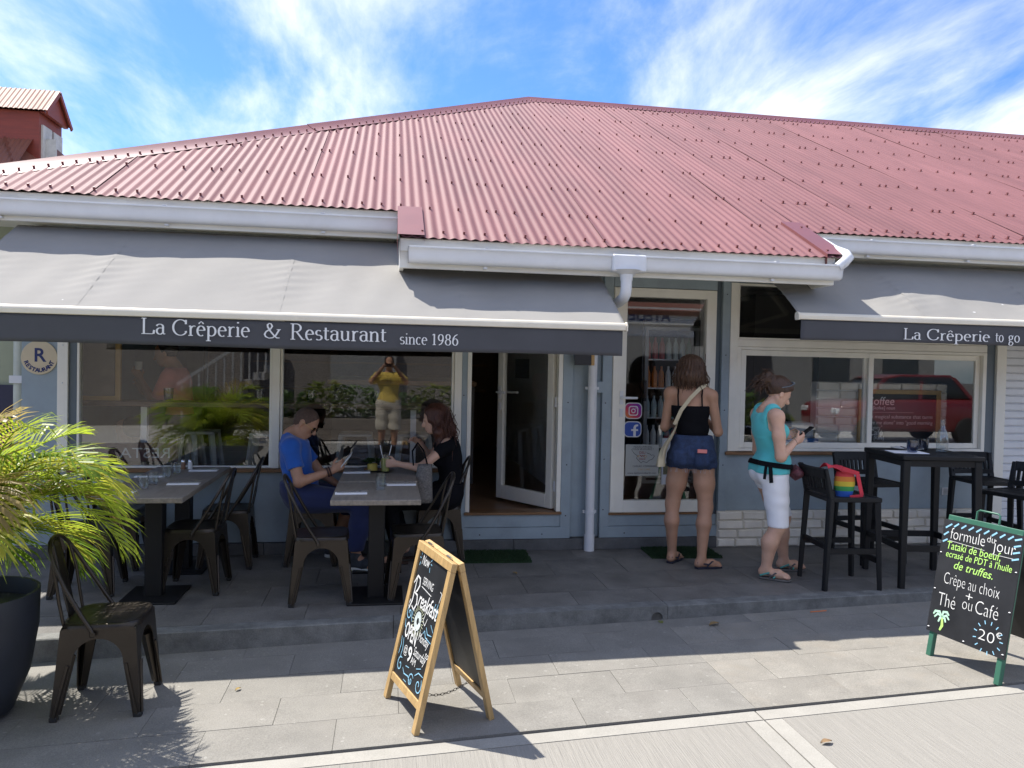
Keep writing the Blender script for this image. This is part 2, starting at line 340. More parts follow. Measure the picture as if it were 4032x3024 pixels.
# road of cast concrete bays with trowelled margins
rd = MB(); rd.grid(lambda u, v: (-60+130*u, (-3.18-10*v)+.07*(-60+130*u), gz(-60+130*u)-.03), 13, 2)
road = tag(rd.build('road', joint_m), kind='structure')
for i, (a, b) in enumerate([(-14, -8.2), (-8.2, -3.2), (-3.2, 1.83), (1.83, 6.9), (6.9, 12), (12, 18)]):
    s_ = MB(); slab(s_, a+.1, b-.1, -3.29, -6.1, lambda x: gz(x)-.0015, .028, g=0); s_.build('concrete_bay', road_m, road)
    s_ = MB(); slab(s_, a+.1, b-.1, -6.1, -10.2, lambda x: gz(x)-.0015, .028, g=0.004); s_.build('concrete_bay', road_m, road)
    s_ = MB(); slab(s_, a, b, -3.19, -3.29, lambda x: gz(x), .03, g=.004); slab(s_, a, a+.1, -3.29, -10.2, lambda x: gz(x), .03, g=.004); slab(s_, b-.1, b, -3.29, -10.2, lambda x: gz(x), .03, g=.004)
    s_.build('margin', edge_m, road)
# far pavement across the street, made pale to bounce light at the facade
fp = MB(); fp.grid(lambda u, v: (-30+60*u, (-10.2-14*v)+.07*(-30+60*u), gz(-30+60*u)-.004), 6, 1); tag(fp.build('far_pavement', mat('pale_concrete', (.5, .48, .44), .85, var=.1)), kind='structure')
# pavement of stone slabs
pb = MB(); pb.grid(lambda u, v: (-14+32*u, (-1.8-1.37*v)+.07*(-14+32*u), gz(-14+32*u)-.012), 8, 1)
pave = tag(pb.build('pavement', joint_m), kind='structure')
rows = [-1.80, -1.96, -2.26, -2.56, -2.86, -3.165]
for r_ in range(5):
    x = -5.5+(.295 if r_ % 2 else 0)-.03
    cuts = []
    while x < 1.6: cuts.append(x); x += .59
    cuts.append(1.85); x = 1.85+(.3 if r_ % 2 else .6)
    while x < 9: cuts.append(x); x += .62
    if r_ == 0: cuts = cuts[::2]
    if r_ == 4: cuts = [c for i, c in enumerate(cuts) if i % 3 != 1 or abs(c-1.85) < .01]
    for a, b in zip(cuts, cuts[1:]):
        dz = random.uniform(-.0012, .0012); s_ = MB(); slab(s_, a, b, rows[r_], rows[r_+1], lambda x: gz(x)+dz, .012, g=.0011)
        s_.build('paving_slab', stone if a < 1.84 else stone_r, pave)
# raised terrace
tb = MB(); tb.prism([(-14, -1.79+.07*-14, -.3), (14, -1.79+.07*14, -.3), (14, 1, -.3), (-14, 1, -.3)], (0, 0, .288))
terr = tag(tb.build('terrace', joint_m), kind='structure')
rows = [.95, .42, -.02, -.47, -.92, -1.37, -1.685]
for r_ in range(6):
    x = -6.2+.3*(r_ % 2)
    while x < 8:
        dz = random.uniform(-.001, .001); s_ = MB(); slab(s_, x, x+.6, rows[r_], rows[r_+1], lambda q: dz, .013, g=.0015); s_.build('terrace_tile', dstone, terr); x += .6
x = -6
while x < 8:
    L_ = random.uniform(1.5, 2.3); a = x; x += L_
    hole = a < 1.82 < x
    s_ = MB()
    for p, q in ([(a, 1.775), (1.865, x)] if hole else [(a, x)]): slab(s_, p, q, -1.69, -1.805, lambda q: .004, .3, g=.001)
    if hole: slab(s_, 1.775, 1.865, -1.69, -1.805, lambda q: -.035, -.039, g=-.0005)
    if hole:
        fy = -1.804+.07*1.82; ci = [(1.82+.041*math.cos(R(22.5*t)), fy, -.078+.041*math.sin(R(22.5*t))) for t in range(16)]; sq = []
        for t in range(16):
            c, q = math.cos(R(22.5*t)), math.sin(R(22.5*t)); m_ = max(abs(c), abs(q)); sq.append((1.82+.0455*c/m_, fy, -.078+(.044 if q > 0 else .09)*q/m_))
        s_.add(sq+ci+[(p[0], p[1]+.08, p[2]) for p in ci], [(t, (t+1) % 16, 16+(t+1) % 16, 16+t) for t in range(16)]+[(16+t, 16+(t+1) % 16, 32+(t+1) % 16, 32+t) for t in range(16)])
    s_.build('kerb_stone', conc, terr, bevel=0 if hole else .006)
dm = MB(); a_ = [(1.82+.044*math.cos(t*math.pi/8), -1.69, -.075+.04*math.sin(t*math.pi/8)) for t in range(16)]
dm.prism([(p[0], -1.6, p[2]) for p in a_], (0, .1, 0)); dm.build('drain_bore', mat('drain_black', (.012, .012, .012), .9), terr)
# small litter on the pavement: dry leaves, a pencil-orange stub
def dry_leaf(x, y, z, s, rz, c):
    b = MB(); b.grid(lambda u, v: (s*(u-.5)*2, s*.55*(v-.5)*math.sin(math.pi*min(.98, max(.04, u)))*1.8, s*.35*abs(v-.5)+s*.2*math.sin(u*3)), 6, 4)
    b.xform(Matrix.Translation((x, y, z+.004)) @ Matrix.Rotation(rz, 4, 'Z'))
    o = b.build('dry_leaf', mat('dry_leaf_%d' % int(c[0]*100), c, .7), base=(x, y, z)); return o
tag(dry_leaf(2.16, -1.83, gz(2.16), .045, .4, (.2, .13, .05)), 'curled brown dry leaf on pavement beside the kerb drain', 'leaf', 'dry leaves on the ground')
tag(dry_leaf(1.83, -1.72, -.1, .035, 1.4, (.16, .17, .04)), 'small olive leaf lying in the mouth of the kerb drain', 'leaf', 'dry leaves on the ground')
tag(dry_leaf(.99, -.78, 0, .03, 2, (.28, .2, .08)), 'tan dry leaf on the dark terrace near the door mat', 'leaf', 'dry leaves on the ground')
tag(dry_leaf(-.75, -2.47, gz(-.7), .02, 1, (.32, .22, .06)), 'tiny yellow leaf on sunlit paving by the awning shadow', 'leaf', 'dry leaves on the ground')
tag(dry_leaf(2.0, -3.42, gz(2), .032, .2, (.25, .16, .08)), 'brown dry leaf on the pale concrete road', 'leaf', 'dry leaves on the ground')
pn = MB().tube([(2.95, -1.66, gz(2.95)+.004), (3.08, -1.645, gz(3.0)+.004)], .004, 6); tag(pn.build('pencil', mat('pencil_orange', (.6, .16, .04), .4), base=(3.0, -1.65, gz(3))), 'orange pencil stub lying along the foot of the kerb', 'pencil')

# ================================================================ RESTAURANT BUILDING
white = mat('cream_aluminium', (.82, .79, .69), .42, var=.05, vs=3, dirt=.25, dirtc=(.55, .52, .45))
bright = mat('white_pvc', (.7, .71, .72), .35, var=.05, vs=4, dirt=.2, dirtc=(.5, .5, .5))
blue = mat('blue_grey_paint', (.285, .345, .375), .5, var=.12, vs=2.5, dirt=.5, dirtc=(.2, .235, .25), bump=.05, bs=40)
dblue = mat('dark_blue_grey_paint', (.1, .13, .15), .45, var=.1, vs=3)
wood = mat('varnished_sill', (.2, .1, .042), .4, var=.35, vs=4, stretch=(1, 12, 12))
plinth_m = mat('plinth_stone', (.1, .1, .098), .7, var=.3, vs=6, bump=.2, bs=60, fine=.1)
fascia_m = mat('painted_fascia', (.76, .75, .69), .6, var=.08, vs=4, stretch=(.6, 4, 4), dirt=.35, dirtc=(.4, .38, .33))
pane_m = glass('window_glass')
roof_m = mat('red_roof_paint', (.2, .088, .091), .62, var=.16, vs=1.6, rnd=.07, dirt=.45, dirtc=(.22, .1, .1), stretch=(2.2, .35, .35), bump=.04, bs=30, spec=.25)
cap_m = mat('red_flashing_paint', (.19, .06, .06), .42, var=.08, vs=2, spec=.6)
B = thing('restaurant_building', 'low blue grey restaurant with red corrugated hipped roof and white window frames', 'building')
def part(name, m, f, parent=None, **k):
    b = MB(); f(b); return b.build(name, m, parent or B, **k)
def bxp(name, m, *boxes, parent=None, bevel=.002, **k):
    return part(name, m, lambda b: [b.bx(*q) for q in boxes], parent, bevel=bevel, **k)
# walls (front at y = 0), plinth, rear shell
bxp('wall_panel', blue, (-2.87, -2.6, 0, .12, .1, 2.95))
bxp('wall_panel', blue, (-2.6, .62, 0, .12, .1, .69), label='blue grey panel below the left windows')
bxp('wall_panel', blue, (-2.6, 1.6, .012, .12, 2.33, 2.95))
bxp('wall_panel', blue, (1.6, 1.87, 0.03, .12, .1, 2.95))
bxp('wall_panel', blue, (1.87, 3.05, .012, .12, 2.43, 2.95))
bxp('wall_panel', blue, (3.05, 5.69, 0, .12, .33, .85), label='blue grey panel below the service window')
bxp('wall_panel', blue, (3.055, 5.8, .012, .12, 2.41, 2.95))
bxp('post', blue, (.622, .668, -.02, .06, .1, 2.33)); bxp('post', blue, (1.512, 1.6, -.02, .06, .1, 2.33)); bxp('post', blue, (1.87, 1.957, -.02, .06, .1, 2.43)); bxp('post', dblue, (2.925, 2.975, .01, .06, .1, 2.43)); bxp('post', blue, (2.977, 3.052, -.03, .06, .33, 2.43))
bxp('lintel', blue, (1.96, 2.925, -.02, .06, 2.335, 2.43))
bxp('step_panel', blue, (.622, 1.6, -.024, .02, .1, .2), (.66, 1.56, -.012, .02, .203, .31))
bxp('step_panel', blue, (1.87, 2.975, -.024, .02, .1, .2), (1.9, 2.97, -.012, .02, .203, .3))
for i in range(9): bxp('plinth_stone', plinth_m, (-3.1+.7*i, min(2.968, -2.403+.7*i), -.045, .02, 0, .098), bevel=.004)
bxp('threshold', wood, (.66, 1.52, -.035, .14, .312, .335)); bxp('threshold', wood, (1.95, 2.93, -.03, .08, .302, .32))
bxp('side_wall', blue, (-2.87, -2.77, .12, 10.2, .0, 2.95)); bxp('rear_wall', blue, (-2.87, 13, 10.0, 10.2, 0, 2.95)); bxp('side_wall', blue, (12.9, 13, .12, 10, 0, 2.95))
iw = mat('interior_plaster', (.66, .64, .6), .8, var=.06); idark = mat('interior_dark_panel', (.06, .05, .045), .5)
bxp('interior_floor', mat('interior_floorboards', (.2, .11, .06), .35, var=.35, vs=5, stretch=(1, 9, 1)), (-2.77, 12.9, .13, 6, .2, .31))
bxp('ceiling', iw, (-2.77, 12.9, .12, 10, 2.7, 2.74)); bxp('partition', idark, (-2.77, 12.9, 5.6, 5.7, .31, 2.7)); bxp('partition', iw, (1.72, 1.8, .13, 5.6, .31, 2.7)); bxp('partition', iw, (3.02, 3.08, .6, 5.6, .31, 2.7))
bxp('partition', iw, (3.08, 12.9, 3.2, 3.3, .31, 2.7))
# sills
def sill(x0, x1, z0, z1): bxp('window_sill', wood, (x0, x1, -.05, .06, z0, z1), bevel=.004)
sill(-2.52, .62, .688, .718); sill(3.03, 5.69, .845, .875)
# windows: frame bars, each pane
def window(x0, x1, z0, z1, bars, parent=None, y=.02, fw=.045, m=white):
    w_ = bxp('window', m, (x0, x0+fw, y-.03, y+.04, z0, z1), (x1-fw, x1, y-.03, y+.04, z0, z1), (x0+fw, x1-fw, y-.03, y+.04, z0, z0+fw*.8), (x0+fw, x1-fw, y-.03, y+.04, z1-fw, z1), bevel=.003)
    bxp('pane', pane_m, (x0+fw-.005, x1-fw+.005, y, y+.006, z0+fw*.8-.005, z1-fw+.005), parent=w_, bevel=0)
    return w_
bxp('window_trim', white, (-2.6, -2.522, -.025, .06, .69, 2.4)); bxp('window_reveal', dblue, (-2.52, -2.462, -.004, .06, .719, 2.33))
window(-2.46, -.955, .72, 2.33, 0, fw=.02); bxp('mullion', white, (-.953, -.892, -.025, .06, .72, 2.33)); window(-.89, .555, .72, 2.33, 0, fw=.02)
bxp('window_trim', white, (.557, .62, -.025, .06, .69, 2.33))
# screws on the left trim
part('screw', bright, lambda b: [b.lathe([(.006, 0), (.004, .004), (0, .005)], (-2.56, -.026, z_), 10, Matrix.Rotation(R(90), 3, 'X')) for z_ in (1.05, 1.4, 1.7)])
# entrance door frame and the open leaf
bxp('door_frame', white, (.67, .705, -.02, .07, .337, 2.3), (1.472, 1.51, -.02, .07, .337, 2.3), (.705, 1.472, -.02, .07, 2.23, 2.3))
dl = Vector((1.462, .075, 0)); du = Vector((-.50, .80, 0)).normalized(); dn = Vector((-du.y, du.x, 0)); DW = .76
def leafbox(b, u0, u1, z0, z1, t0, t1):
    P_ = [dl+du*u+dn*t for u, t in ((u0, t0), (u1, t0), (u1, t1), (u0, t1))]
    b.prism([(p.x, p.y, z0) for p in P_], (0, 0, z1-z0))
door = part('door', white, lambda b: [leafbox(b, 0, .075, .345, 2.22, -.025, .025), leafbox(b, DW-.075, DW, .345, 2.22, -.025, .025), leafbox(b, .075, DW-.075, .345, .47, -.025, .025), leafbox(b, .075, DW-.075, 2.13, 2.22, -.025, .025)], bevel=.003, label='white framed glass door standing open inwards')
part('pane', pane_m, lambda b: leafbox(b, .072, DW-.072, .467, 2.133, -.003, .003), door)
def lever(b, o, ud, nd, s):
    b.beam(o+nd*.002*s-Vector((0, 0, .06)), o+nd*.002*s+Vector((0, 0, .06)), .03, .012, up=nd); b.tube([o, o+nd*.05*s, o+nd*.055*s+ud*.02, o+nd*.055*s+ud*.13], .011, 8)
    b.beam(o-Vector((0, 0, .17)), o-Vector((0, 0, .1)), .03, .014, up=nd)
part('handle', bright, lambda b: [lever(b, dl+du*(DW-.037)+Vector((0, 0, 1.36))+dn*.025*s, -du, dn, s) for s in (1, -1)], door, smooth=40)
part('hinge', bright, lambda b: [b.box((1.468, .05, z_), (.02, .03, .09)) for z_ in (.55, 1.3, 2.05)], door)
sg = part('open_sign', mat('sign_black', (.02, .02, .022), .5), lambda b: leafbox(b, .36, .55, 1.5, 1.68, -.012, -.006), door)
tm = MB(); fmS = frame_map(dl+du*.535+dn*-.0135+Vector((0, 0, 1.5)), -du, (0, 0, 1)); put_text(tm, fmS, 'OPEN', .08, .03, .062, align='CENTER', sx=.95); put_text(tm, fmS, 'Come In', .08, .105, .05, align='CENTER', shear=.3)
tm.build('sign_lettering', mat('white_print', (.7, .7, .68), .6), sg)
# second door
d2 = bxp('door', white, (1.96, 2.085, -.02, .05, .322, 2.33), (2.83, 2.923, -.02, .05, .322, 2.33), (2.085, 2.83, -.02, .05, .322, .43), (2.085, 2.83, -.02, .05, 2.25, 2.33), bevel=.003, label='closed white framed glass door with stickers')
bxp('pane', pane_m, (2.08, 2.835, .012, .018, .425, 2.255), parent=d2, bevel=0)
bxp('door_edge', white, (1.962, 1.995, -.03, -.021, .33, 2.32), parent=d2)
part('handle', bright, lambda b: lever(b, Vector((2.045, -.022, 1.35)), Vector((1, 0, 0)), Vector((0, -1, 0)), 1), d2, smooth=40)
# stickers on the second door
def rounded(x0, x1, z0, z1, r, y, n=5, bul=0):
    P_ = []
    for cx, cz, a in ((x1-r, z1-r, 0), (x0+r, z1-r, 90), (x0+r, z0+r, 180), (x1-r, z0+r, 270)):
        P_ += [(cx+r*math.cos(R(a+90*i/n)), y, cz+r*math.sin(R(a+90*i/n))) for i in range(n+1)]
    return P_
wp = mat('white_print', (.7, .7, .68), .6)
ig = bpy.data.materials.new('sunset_gradient_print'); ig.use_nodes = True; t_ = ig.node_tree; b_ = t_.nodes['Principled BSDF']
tcn = t_.nodes.new('ShaderNodeNewGeometry'); sp = t_.nodes.new('ShaderNodeSeparateXYZ'); t_.links.new(tcn.outputs['Position'], sp.inputs[0])
m1 = t_.nodes.new('ShaderNodeMath'); m1.operation = 'MULTIPLY_ADD'; m1.inputs[1].default_value = 3.2; m1.inputs[2].default_value = -2.085*3.2; t_.links.new(sp.outputs[0], m1.inputs[0])
m2 = t_.nodes.new('ShaderNodeMath'); m2.operation = 'MULTIPLY_ADD'; m2.inputs[1].default_value = 3.4; m2.inputs[2].default_value = -1.16*3.4; t_.links.new(sp.outputs[2], m2.inputs[0])
m3 = t_.nodes.new('ShaderNodeMath'); m3.operation = 'ADD'; t_.links.new(m1.outputs[0], m3.inputs[0]); t_.links.new(m2.outputs[0], m3.inputs[1])
cr = t_.nodes.new('ShaderNodeValToRGB'); e = cr.color_ramp.elements; e[0].position = 0; e[0].color = (.8, .35, .05, 1); e[1].position = 1; e[1].color = (.12, .03, .35, 1)
q_ = e.new(.35); q_.color = (.65, .05, .08, 1); q_ = e.new(.65); q_.color = (.32, .02, .25, 1); t_.links.new(m3.outputs[0], cr.inputs[0]); t_.links.new(cr.outputs[0], b_.inputs['Base Color']); b_.inputs['Roughness'].default_value = .4
fbm = mat('blue_print', (.045, .1, .4), .4, var=.03)
def sticker(name, x0, x1, z0, z1, m, lbl):
    o = part(name, wp, lambda b: b.prism(rounded(x0, x1, z0, z1, .045, .006), (0, .004, 0)), d2, label=lbl)
    part('sticker_face', m, lambda b: b.prism(rounded(x0+.008, x1-.008, z0+.008, z1-.008, .04, .003), (0, .0025, 0)), o if False else d2)
    return o
sticker('sticker', 2.085, 2.248, 1.16, 1.305, ig, 'rounded sticker with pink purple gradient and camera outline')
def ringp(b, poly_out, poly_in): n = len(poly_out); b.add(poly_out+poly_in, [(i, (i+1) % n, n+(i+1) % n, n+i) for i in range(n)])
part('sticker_mark', wp, lambda b: [ringp(b, rounded(2.122, 2.211, 1.189, 1.276, .022, .0015), rounded(2.131, 2.202, 1.198, 1.267, .016, .0015)),
     ringp(b, [(2.1665+.021*math.cos(R(20*i)), .0015, 1.2325+.021*math.sin(R(20*i))) for i in range(18)], [(2.1665+.013*math.cos(R(20*i)), .0015, 1.2325+.013*math.sin(R(20*i))) for i in range(18)]),
     b.add([(2.19+.005*math.cos(R(45*i)), .0015, 1.257+.005*math.sin(R(45*i))) for i in range(8)], [tuple(range(8))])], d2)
sticker('sticker', 2.082, 2.247, .996, 1.138, fbm, 'rounded blue sticker with white letter f')
part('sticker_mark', wp, lambda b: [b.add([(2.17, .0015, 1.004), (2.194, .0015, 1.004), (2.194, .0015, 1.092), (2.17, .0015, 1.085)], [(0, 1, 2, 3)]), b.add([(2.194, .0014, 1.068), (2.214, .0014, 1.068), (2.214, .0014, 1.052), (2.15, .0014, 1.052), (2.15, .0014, 1.068), (2.17, .0014, 1.068)], [(0, 1, 2, 3, 4, 5)]),
     b.add([(2.17, .0013, 1.08), (2.176, .0013, 1.1), (2.192, .0013, 1.11), (2.214, .0013, 1.11), (2.214, .0013, 1.094), (2.199, .0013, 1.092), (2.194, .0013, 1.084)], [tuple(range(7))])], d2)
ps = bxp('poster', mat('poster_paper', (.42, .43, .4), .5, var=.04), (2.105, 2.415, .004, .007, .648, .93), parent=d2, bevel=0, label='pale delivery poster taped inside the glass door')
fp_ = frame_map((2.105, .0025, .648), (1, 0, 0), (0, 0, 1), (0, -1, 0)); dk = mat('dark_print', (.05, .05, .055), .6); rdp = mat('red_print', (.28, .02, .025), .6); org = mat('ochre_print', (.5, .3, .1), .6)
tm = MB(); put_text(tm, fp_, 'NOUS LIVRONS,', .16, .253, .024, align='CENTER'); put_text(tm, fp_, 'VOUS SAVOUREZ !', .16, .233, .024, align='CENTER'); put_text(tm, fp_, 'CLIQUEZ, COMMANDEZ,', .185, .08, .021, align='CENTER'); put_text(tm, fp_, 'www.delifood-stbarth.com', .155, .018, .025, align='CENTER')
strokes(tm, fp_, [[(.05, .24), (.08, .2), (.11, .18), (.1, .16), (.13, .13), (.145, .115), (.16, .13), (.2, .12), (.22, .14), (.25, .15), (.27, .18), (.255, .19), (.24, .185), (.22, .2), (.2, .205), (.195, .215)]], .004)
tm.build('poster_print', dk, ps)
tm = MB(); put_text(tm, fp_, 'DELI', .155, .2, .03, align='CENTER'); put_text(tm, fp_, 'Island', .155, .145, .026, align='CENTER'); strokes(tm, fp_, [[(.13, .19), (.15, .175), (.16, .185), (.17, .175), (.18, .19)]], .008); tm.build('poster_print', rdp, ps)
tm = MB(); put_text(tm, fp_, 'F   D', .155, .165, .03, align='CENTER', sx=1.5); put_text(tm, fp_, "C'EST LIVRÉ...", .18, .05, .022, align='CENTER'); tm.build('poster_print', org, ps)
p2_ = bxp('poster', mat('notice_paper', (.5, .52, .55), .5, var=.04), (2.445, 2.62, .004, .007, .57, .99), parent=d2, bevel=0, label='white notice taped inside the glass door')
bxp('poster_photo', mat('photo_print', (.12, .12, .07), .5, var=.5, vs=30), (2.46, 2.6, .001, .0035, .66, .76), parent=p2_, bevel=0)
# service window
bxp('window_trim', white, (3.055, 3.128, -.03, .06, .877, 2.41)); bxp('window_trim', white, (3.128, 5.692, -.015, .06, 1.835, 1.9))
window(3.13, 5.69, 1.902, 2.41, 0, fw=.02)
swin = bxp('window', white, (3.13, 3.17, -.02, .06, .877, 1.833), (5.65, 5.69, -.02, .06, .877, 1.833), (3.17, 5.65, -.02, .06, .877, .905), (3.17, 5.65, -.02, .06, 1.805, 1.833), bevel=.003)
def sash(x0, x1, y, fw=.05):
    s_ = bxp('sash', white, (x0, x0+fw, y-.014, y+.014, .907, 1.803), (x1-fw, x1, y-.014, y+.014, .907, 1.803), (x0+fw, x1-fw, y-.014, y+.014, .907, .957), (x0+fw, x1-fw, y-.014, y+.014, 1.753, 1.803), parent=swin, bevel=.003)
    bxp('pane', pane_m, (x0+fw-.005, x1-fw+.005, y-.003, y+.003, .95, 1.76), parent=swin, bevel=0)
sash(3.172, 4.5, .0); sash(4.42, 5.648, .032)
bxp('post', dblue, (5.694, 5.785, -.01, .1, 0, 2.45)); bxp('post', white, (5.787, 5.89, -.035, .1, 0, 2.45))
bxp('shutter_wall', blue, (5.89, 12.9, .06, .12, .0, 2.95))
for i in range(32): bxp('shutter_slat', bright, (5.892, 9.5, .0, .05, .02+.074*i, .092+.074*i), bevel=.012)
bxp('vent', bright, (5.262, 5.395, -.008, .005, .46, .53)); part('vent_louvre', dblue, lambda b: [b.bx(5.275, 5.382, -.012, -.009, .468+.012*i, .473+.012*i) for i in range(5)])
bxp('vent', bright, (3.83, 3.96, -.008, .005, .46, .53))
# frame bolts
part('frame_bolt', mat('bolt_dark', (.02, .02, .02), .5), lambda b: [b.lathe([(.006, 0), (.004, .003), (0, .0035)], (x_, y_, z_), 8, Matrix.Rotation(R(90), 3, 'X')) for x_, y_, z_ in [(.64, -.021, 1.35), (.64, -.021, .75), (1.56, -.021, 1.3), (1.56, -.021, .75), (1.56, -.021, .3), (1.9, -.021, 1.3), (1.9, -.021, .8), (1.9, -.021, .35), (3.015, -.031, 2.3), (3.015, -.031, 1.75), (3.015, -.031, 1.25), (3.015, -.031, .75), (.8, -.025, .14), (1.35, -.025, .14), (2.1, -.025, .14), (2.5, -.025, .14)]])
# pale stone-faced brick panel under the service window, each brick its own piece
brick_m = mat('cream_stone_brick', (.76, .71, .61), .8, var=.08, vs=8, bump=.6, bs=25, rnd=.07, bdist=.006)
bk = bxp('brick_panel', mat('cream_mortar', (.66, .62, .53), .9), (2.972, 5.69, -.03, -.002, .0, .33))
def bricks(x0, x1, z0, rowsn, rh, yf, par, lo=.17, hi=.26, dirx=Vector((1, 0, 0)), o=None):
    for r_ in range(rowsn):
        x = x0
        while x < x1-.03:
            L_ = min(random.uniform(lo, hi), x1-x)
            if x1-(x+L_) < .07: L_ = x1-x
            b = MB(); j = lambda k=.004: random.uniform(-k, k); d = .016+random.uniform(0, .008)
            a0, a1, b0, b1 = x+.006, x+L_-.006, z0+r_*rh+.006, z0+(r_+1)*rh-.006
            fr = [(a0, b0), (a1, b0), (a1, b1), (a0, b1)]
            b.add([(p[0], yf, p[1]) for p in fr]+[(p[0]+j()+(.006 if p[0] == a0 else -.006), yf-d+j(.004), p[1]+j()+(.005 if p[1] == b0 else -.005)) for p in fr], [(4, 5, 6, 7), (0, 1, 5, 4), (1, 2, 6, 5), (2, 3, 7, 6), (3, 0, 4, 7)])
            b.build('brick', brick_m, par, bevel=.003); x += L_
bricks(2.974, 5.69, .0, 4, .082, -.03, bk)
# restaurant disc sign
dsg = thing('disc_sign', 'round cream sign with blue letter R and curved RESTAURANT lettering on blue wall', 'sign', (-2.738, -.01, 1.6))
part('disc', mat('sign_cream', (.6, .5, .33), .4, var=.04), lambda b: b.lathe([(.133, 0), (.135, .004), (.133, .008), (.0, .008)], (-2.738, -.003, 1.598), 40, Matrix.Rotation(R(90), 3, 'X')), dsg, smooth=30)
fmd = frame_map((-2.738, -.0122, 1.598), (1, 0, 0), (0, 0, 1), (0, -1, 0)); tm = MB()
put_text(tm, fmd, 'R', .004, -.03, .15, align='CENTER', thin=.003)
for i, ch in enumerate('RESTAURANT'):
    an = R(-157+i*14.9); rr = .115
    put_text(tm, fmd, ch, rr*math.cos(an)-.0, rr*math.sin(an), .044, rot=an+R(90), align='CENTER', thin=.002)
tm.build('lettering', mat('navy_print', (.012, .025, .12), .5), dsg)
# ---------------- roof
RZ = lambda y: 2.50+.52*(y+1.05)
sa = math.atan(.52)
def eave(x): return -1.05 if .07 < x < 3.5 else -.47
def top(x): return 5.06 if x > 2.03 else x+3.03
roof = part('roof', mat('roof_deck', (.3, .28, .24), .8), lambda b: [
    b.add([(-3.44, -.41, RZ(-.41)-.05), (13.6, -.41, RZ(-.41)-.05), (13.6, 5.06, RZ(5.06)-.05), (2.03, 5.06, RZ(5.06)-.05)], [(0, 1, 2, 3)]),
    b.add([(.07, -.98, RZ(-.98)-.05), (3.48, -.98, RZ(-.98)-.05), (3.48, -.4, RZ(-.4)-.05), (.07, -.4, RZ(-.4)-.05)], [(0, 1, 2, 3)]),
    b.add([(-3.48, -.45, RZ(-.45)-.03), (2.03, 5.06, RZ(5.06)-.03), (-3.48, 10.57, RZ(-.45)-.03)], [(0, 1, 2)]),
    b.add([(2.03, 5.06, RZ(5.06)-.03), (13.6, 5.06, RZ(5.06)-.03), (13.6, 10.57, RZ(-.45)-.03), (-3.48, 10.57, RZ(-.45)-.03)], [(0, 1, 2, 3)])])
PIT = .076; AMP = .0058
def sheet(x0, n, k):
    b = MB(); cols = []
    xs = [x0+PIT*i/8 for i in range(n*8+1)]
    lift = .003*(k % 2)
    for x in xs:
        ph = (x-x0)/PIT*2*math.pi; h = AMP*math.cos(ph)+.012+lift+random.uniform(-.0004, .0004)
        y1 = top(x)-.02; y0 = eave(x0+.01)
        if y1 <= y0+.02: cols.append(None); continue
        st = []
        for q in (0, .25, .5, .75, 1):
            y = y0+(y1-y0)*q; st.append((x, y-h*math.sin(sa), RZ(y)+h*math.cos(sa)+.003*math.sin(y*1.7+k*2.1)))
        cols.append(st)
    for i in range(len(xs)-1):
        a, c = cols[i], cols[i+1]
        if a is None or c is None: continue
        if abs(a[0][1]-c[0][1]) > .3: continue
        b.add(a+c, [(j, 5+j, 6+j, j+1) for j in range(4)])
    if b.f:
        # merge columns so that shading runs smoothly across the waves
        vm = {}; vs = []; idx = []
        for v in b.v:
            key = tuple(round(q, 5) for q in v)
            if key not in vm: vm[key] = len(vs); vs.append(v)
            idx.append(vm[key])
        mesh_obj('roof_sheet', vs, [tuple(idx[i] for i in f) for f in b.f], roof_m, roof, smooth=60)
x0 = .07-.76*5+.0; k = 0
xs0 = [.07-.76*i for i in range(1, 6)][::-1]+[.07, .83, 1.59, 2.35]
for i, x in enumerate(xs0): sheet(x, 10, i)
sheet(3.11, 5, 9); x = 3.49+.012; i = 10
while x < 13.3: sheet(x, 10, i); x += .76; i += 1
scb = MB()
for xi in range(-46, 178):
    x = .07+xi*PIT
    ys = [eave(x)+.09]
    y = .33
    if xi % 3 == 0 or xi % 10 == 0:
        while y < top(x)-.15: ys.append(y); y += .86
        if eave(x) < -1: ys.append(-.42)
    if xi % 2 and eave(x) > -2: ys = ys[1:]
    tp = top(x)-.14
    if tp > eave(x): ys.append(tp)
    for y in ys:
        if y > top(x)-.08: continue
        h = .03 if y != tp else .034; c = Vector((x, y-h*math.sin(sa)*.5, RZ(y)+.5*h+.012))
        scb.box(c, (.015, .014, h*.9), 0, Matrix.Rotation(sa, 3, 'X')); scb.box(c+Vector((0, .012, -.01)), (.022, .03, .006), 0, Matrix.Rotation(sa, 3, 'X'))
tag(scb.build('roof_screw', cap_m, roof), kind='stuff')
# hip, ridge and side flashings
def cap(p, q, wl, wr, name='ridge_cap'):
    p = Vector(p); q = Vector(q); d = (q-p).normalized()
    b = MB(); segs = 12
    for s in range(2):
        side = Vector(wl if s == 0 else wr)
        b.grid(lambda u, v: p+(q-p)*u+side*v+Vector((0, 0, .035*(1-v)**2+.01*math.cos(v*1.5)-.004*math.sin(v*math.pi))), segs, 5)
    b.build(name, cap_m, roof, smooth=50)
hp = Vector((2.03, 5.06, RZ(5.06)+.02)); he = Vector((-3.5, -.47, RZ(-.47)+.02))
sl = Vector((1, -1, -.52)).normalized()*.0
n_f = Vector((0, -math.sin(sa), math.cos(sa))); hd = (hp-he).normalized(); fw_ = hd.cross(n_f).normalized(); fw_ = fw_ if fw_.y < 0 else -fw_
n_l = Vector((-math.sin(sa), 0, math.cos(sa))); lw_ = hd.cross(n_l).normalized(); lw_ = lw_ if lw_.x < 0 else -lw_
cap(he, he.lerp(hp, .47), fw_*.17, lw_*.17); cap(he.lerp(hp, .465)+Vector((0, 0, .006)), hp, fw_*.17, lw_*.17)
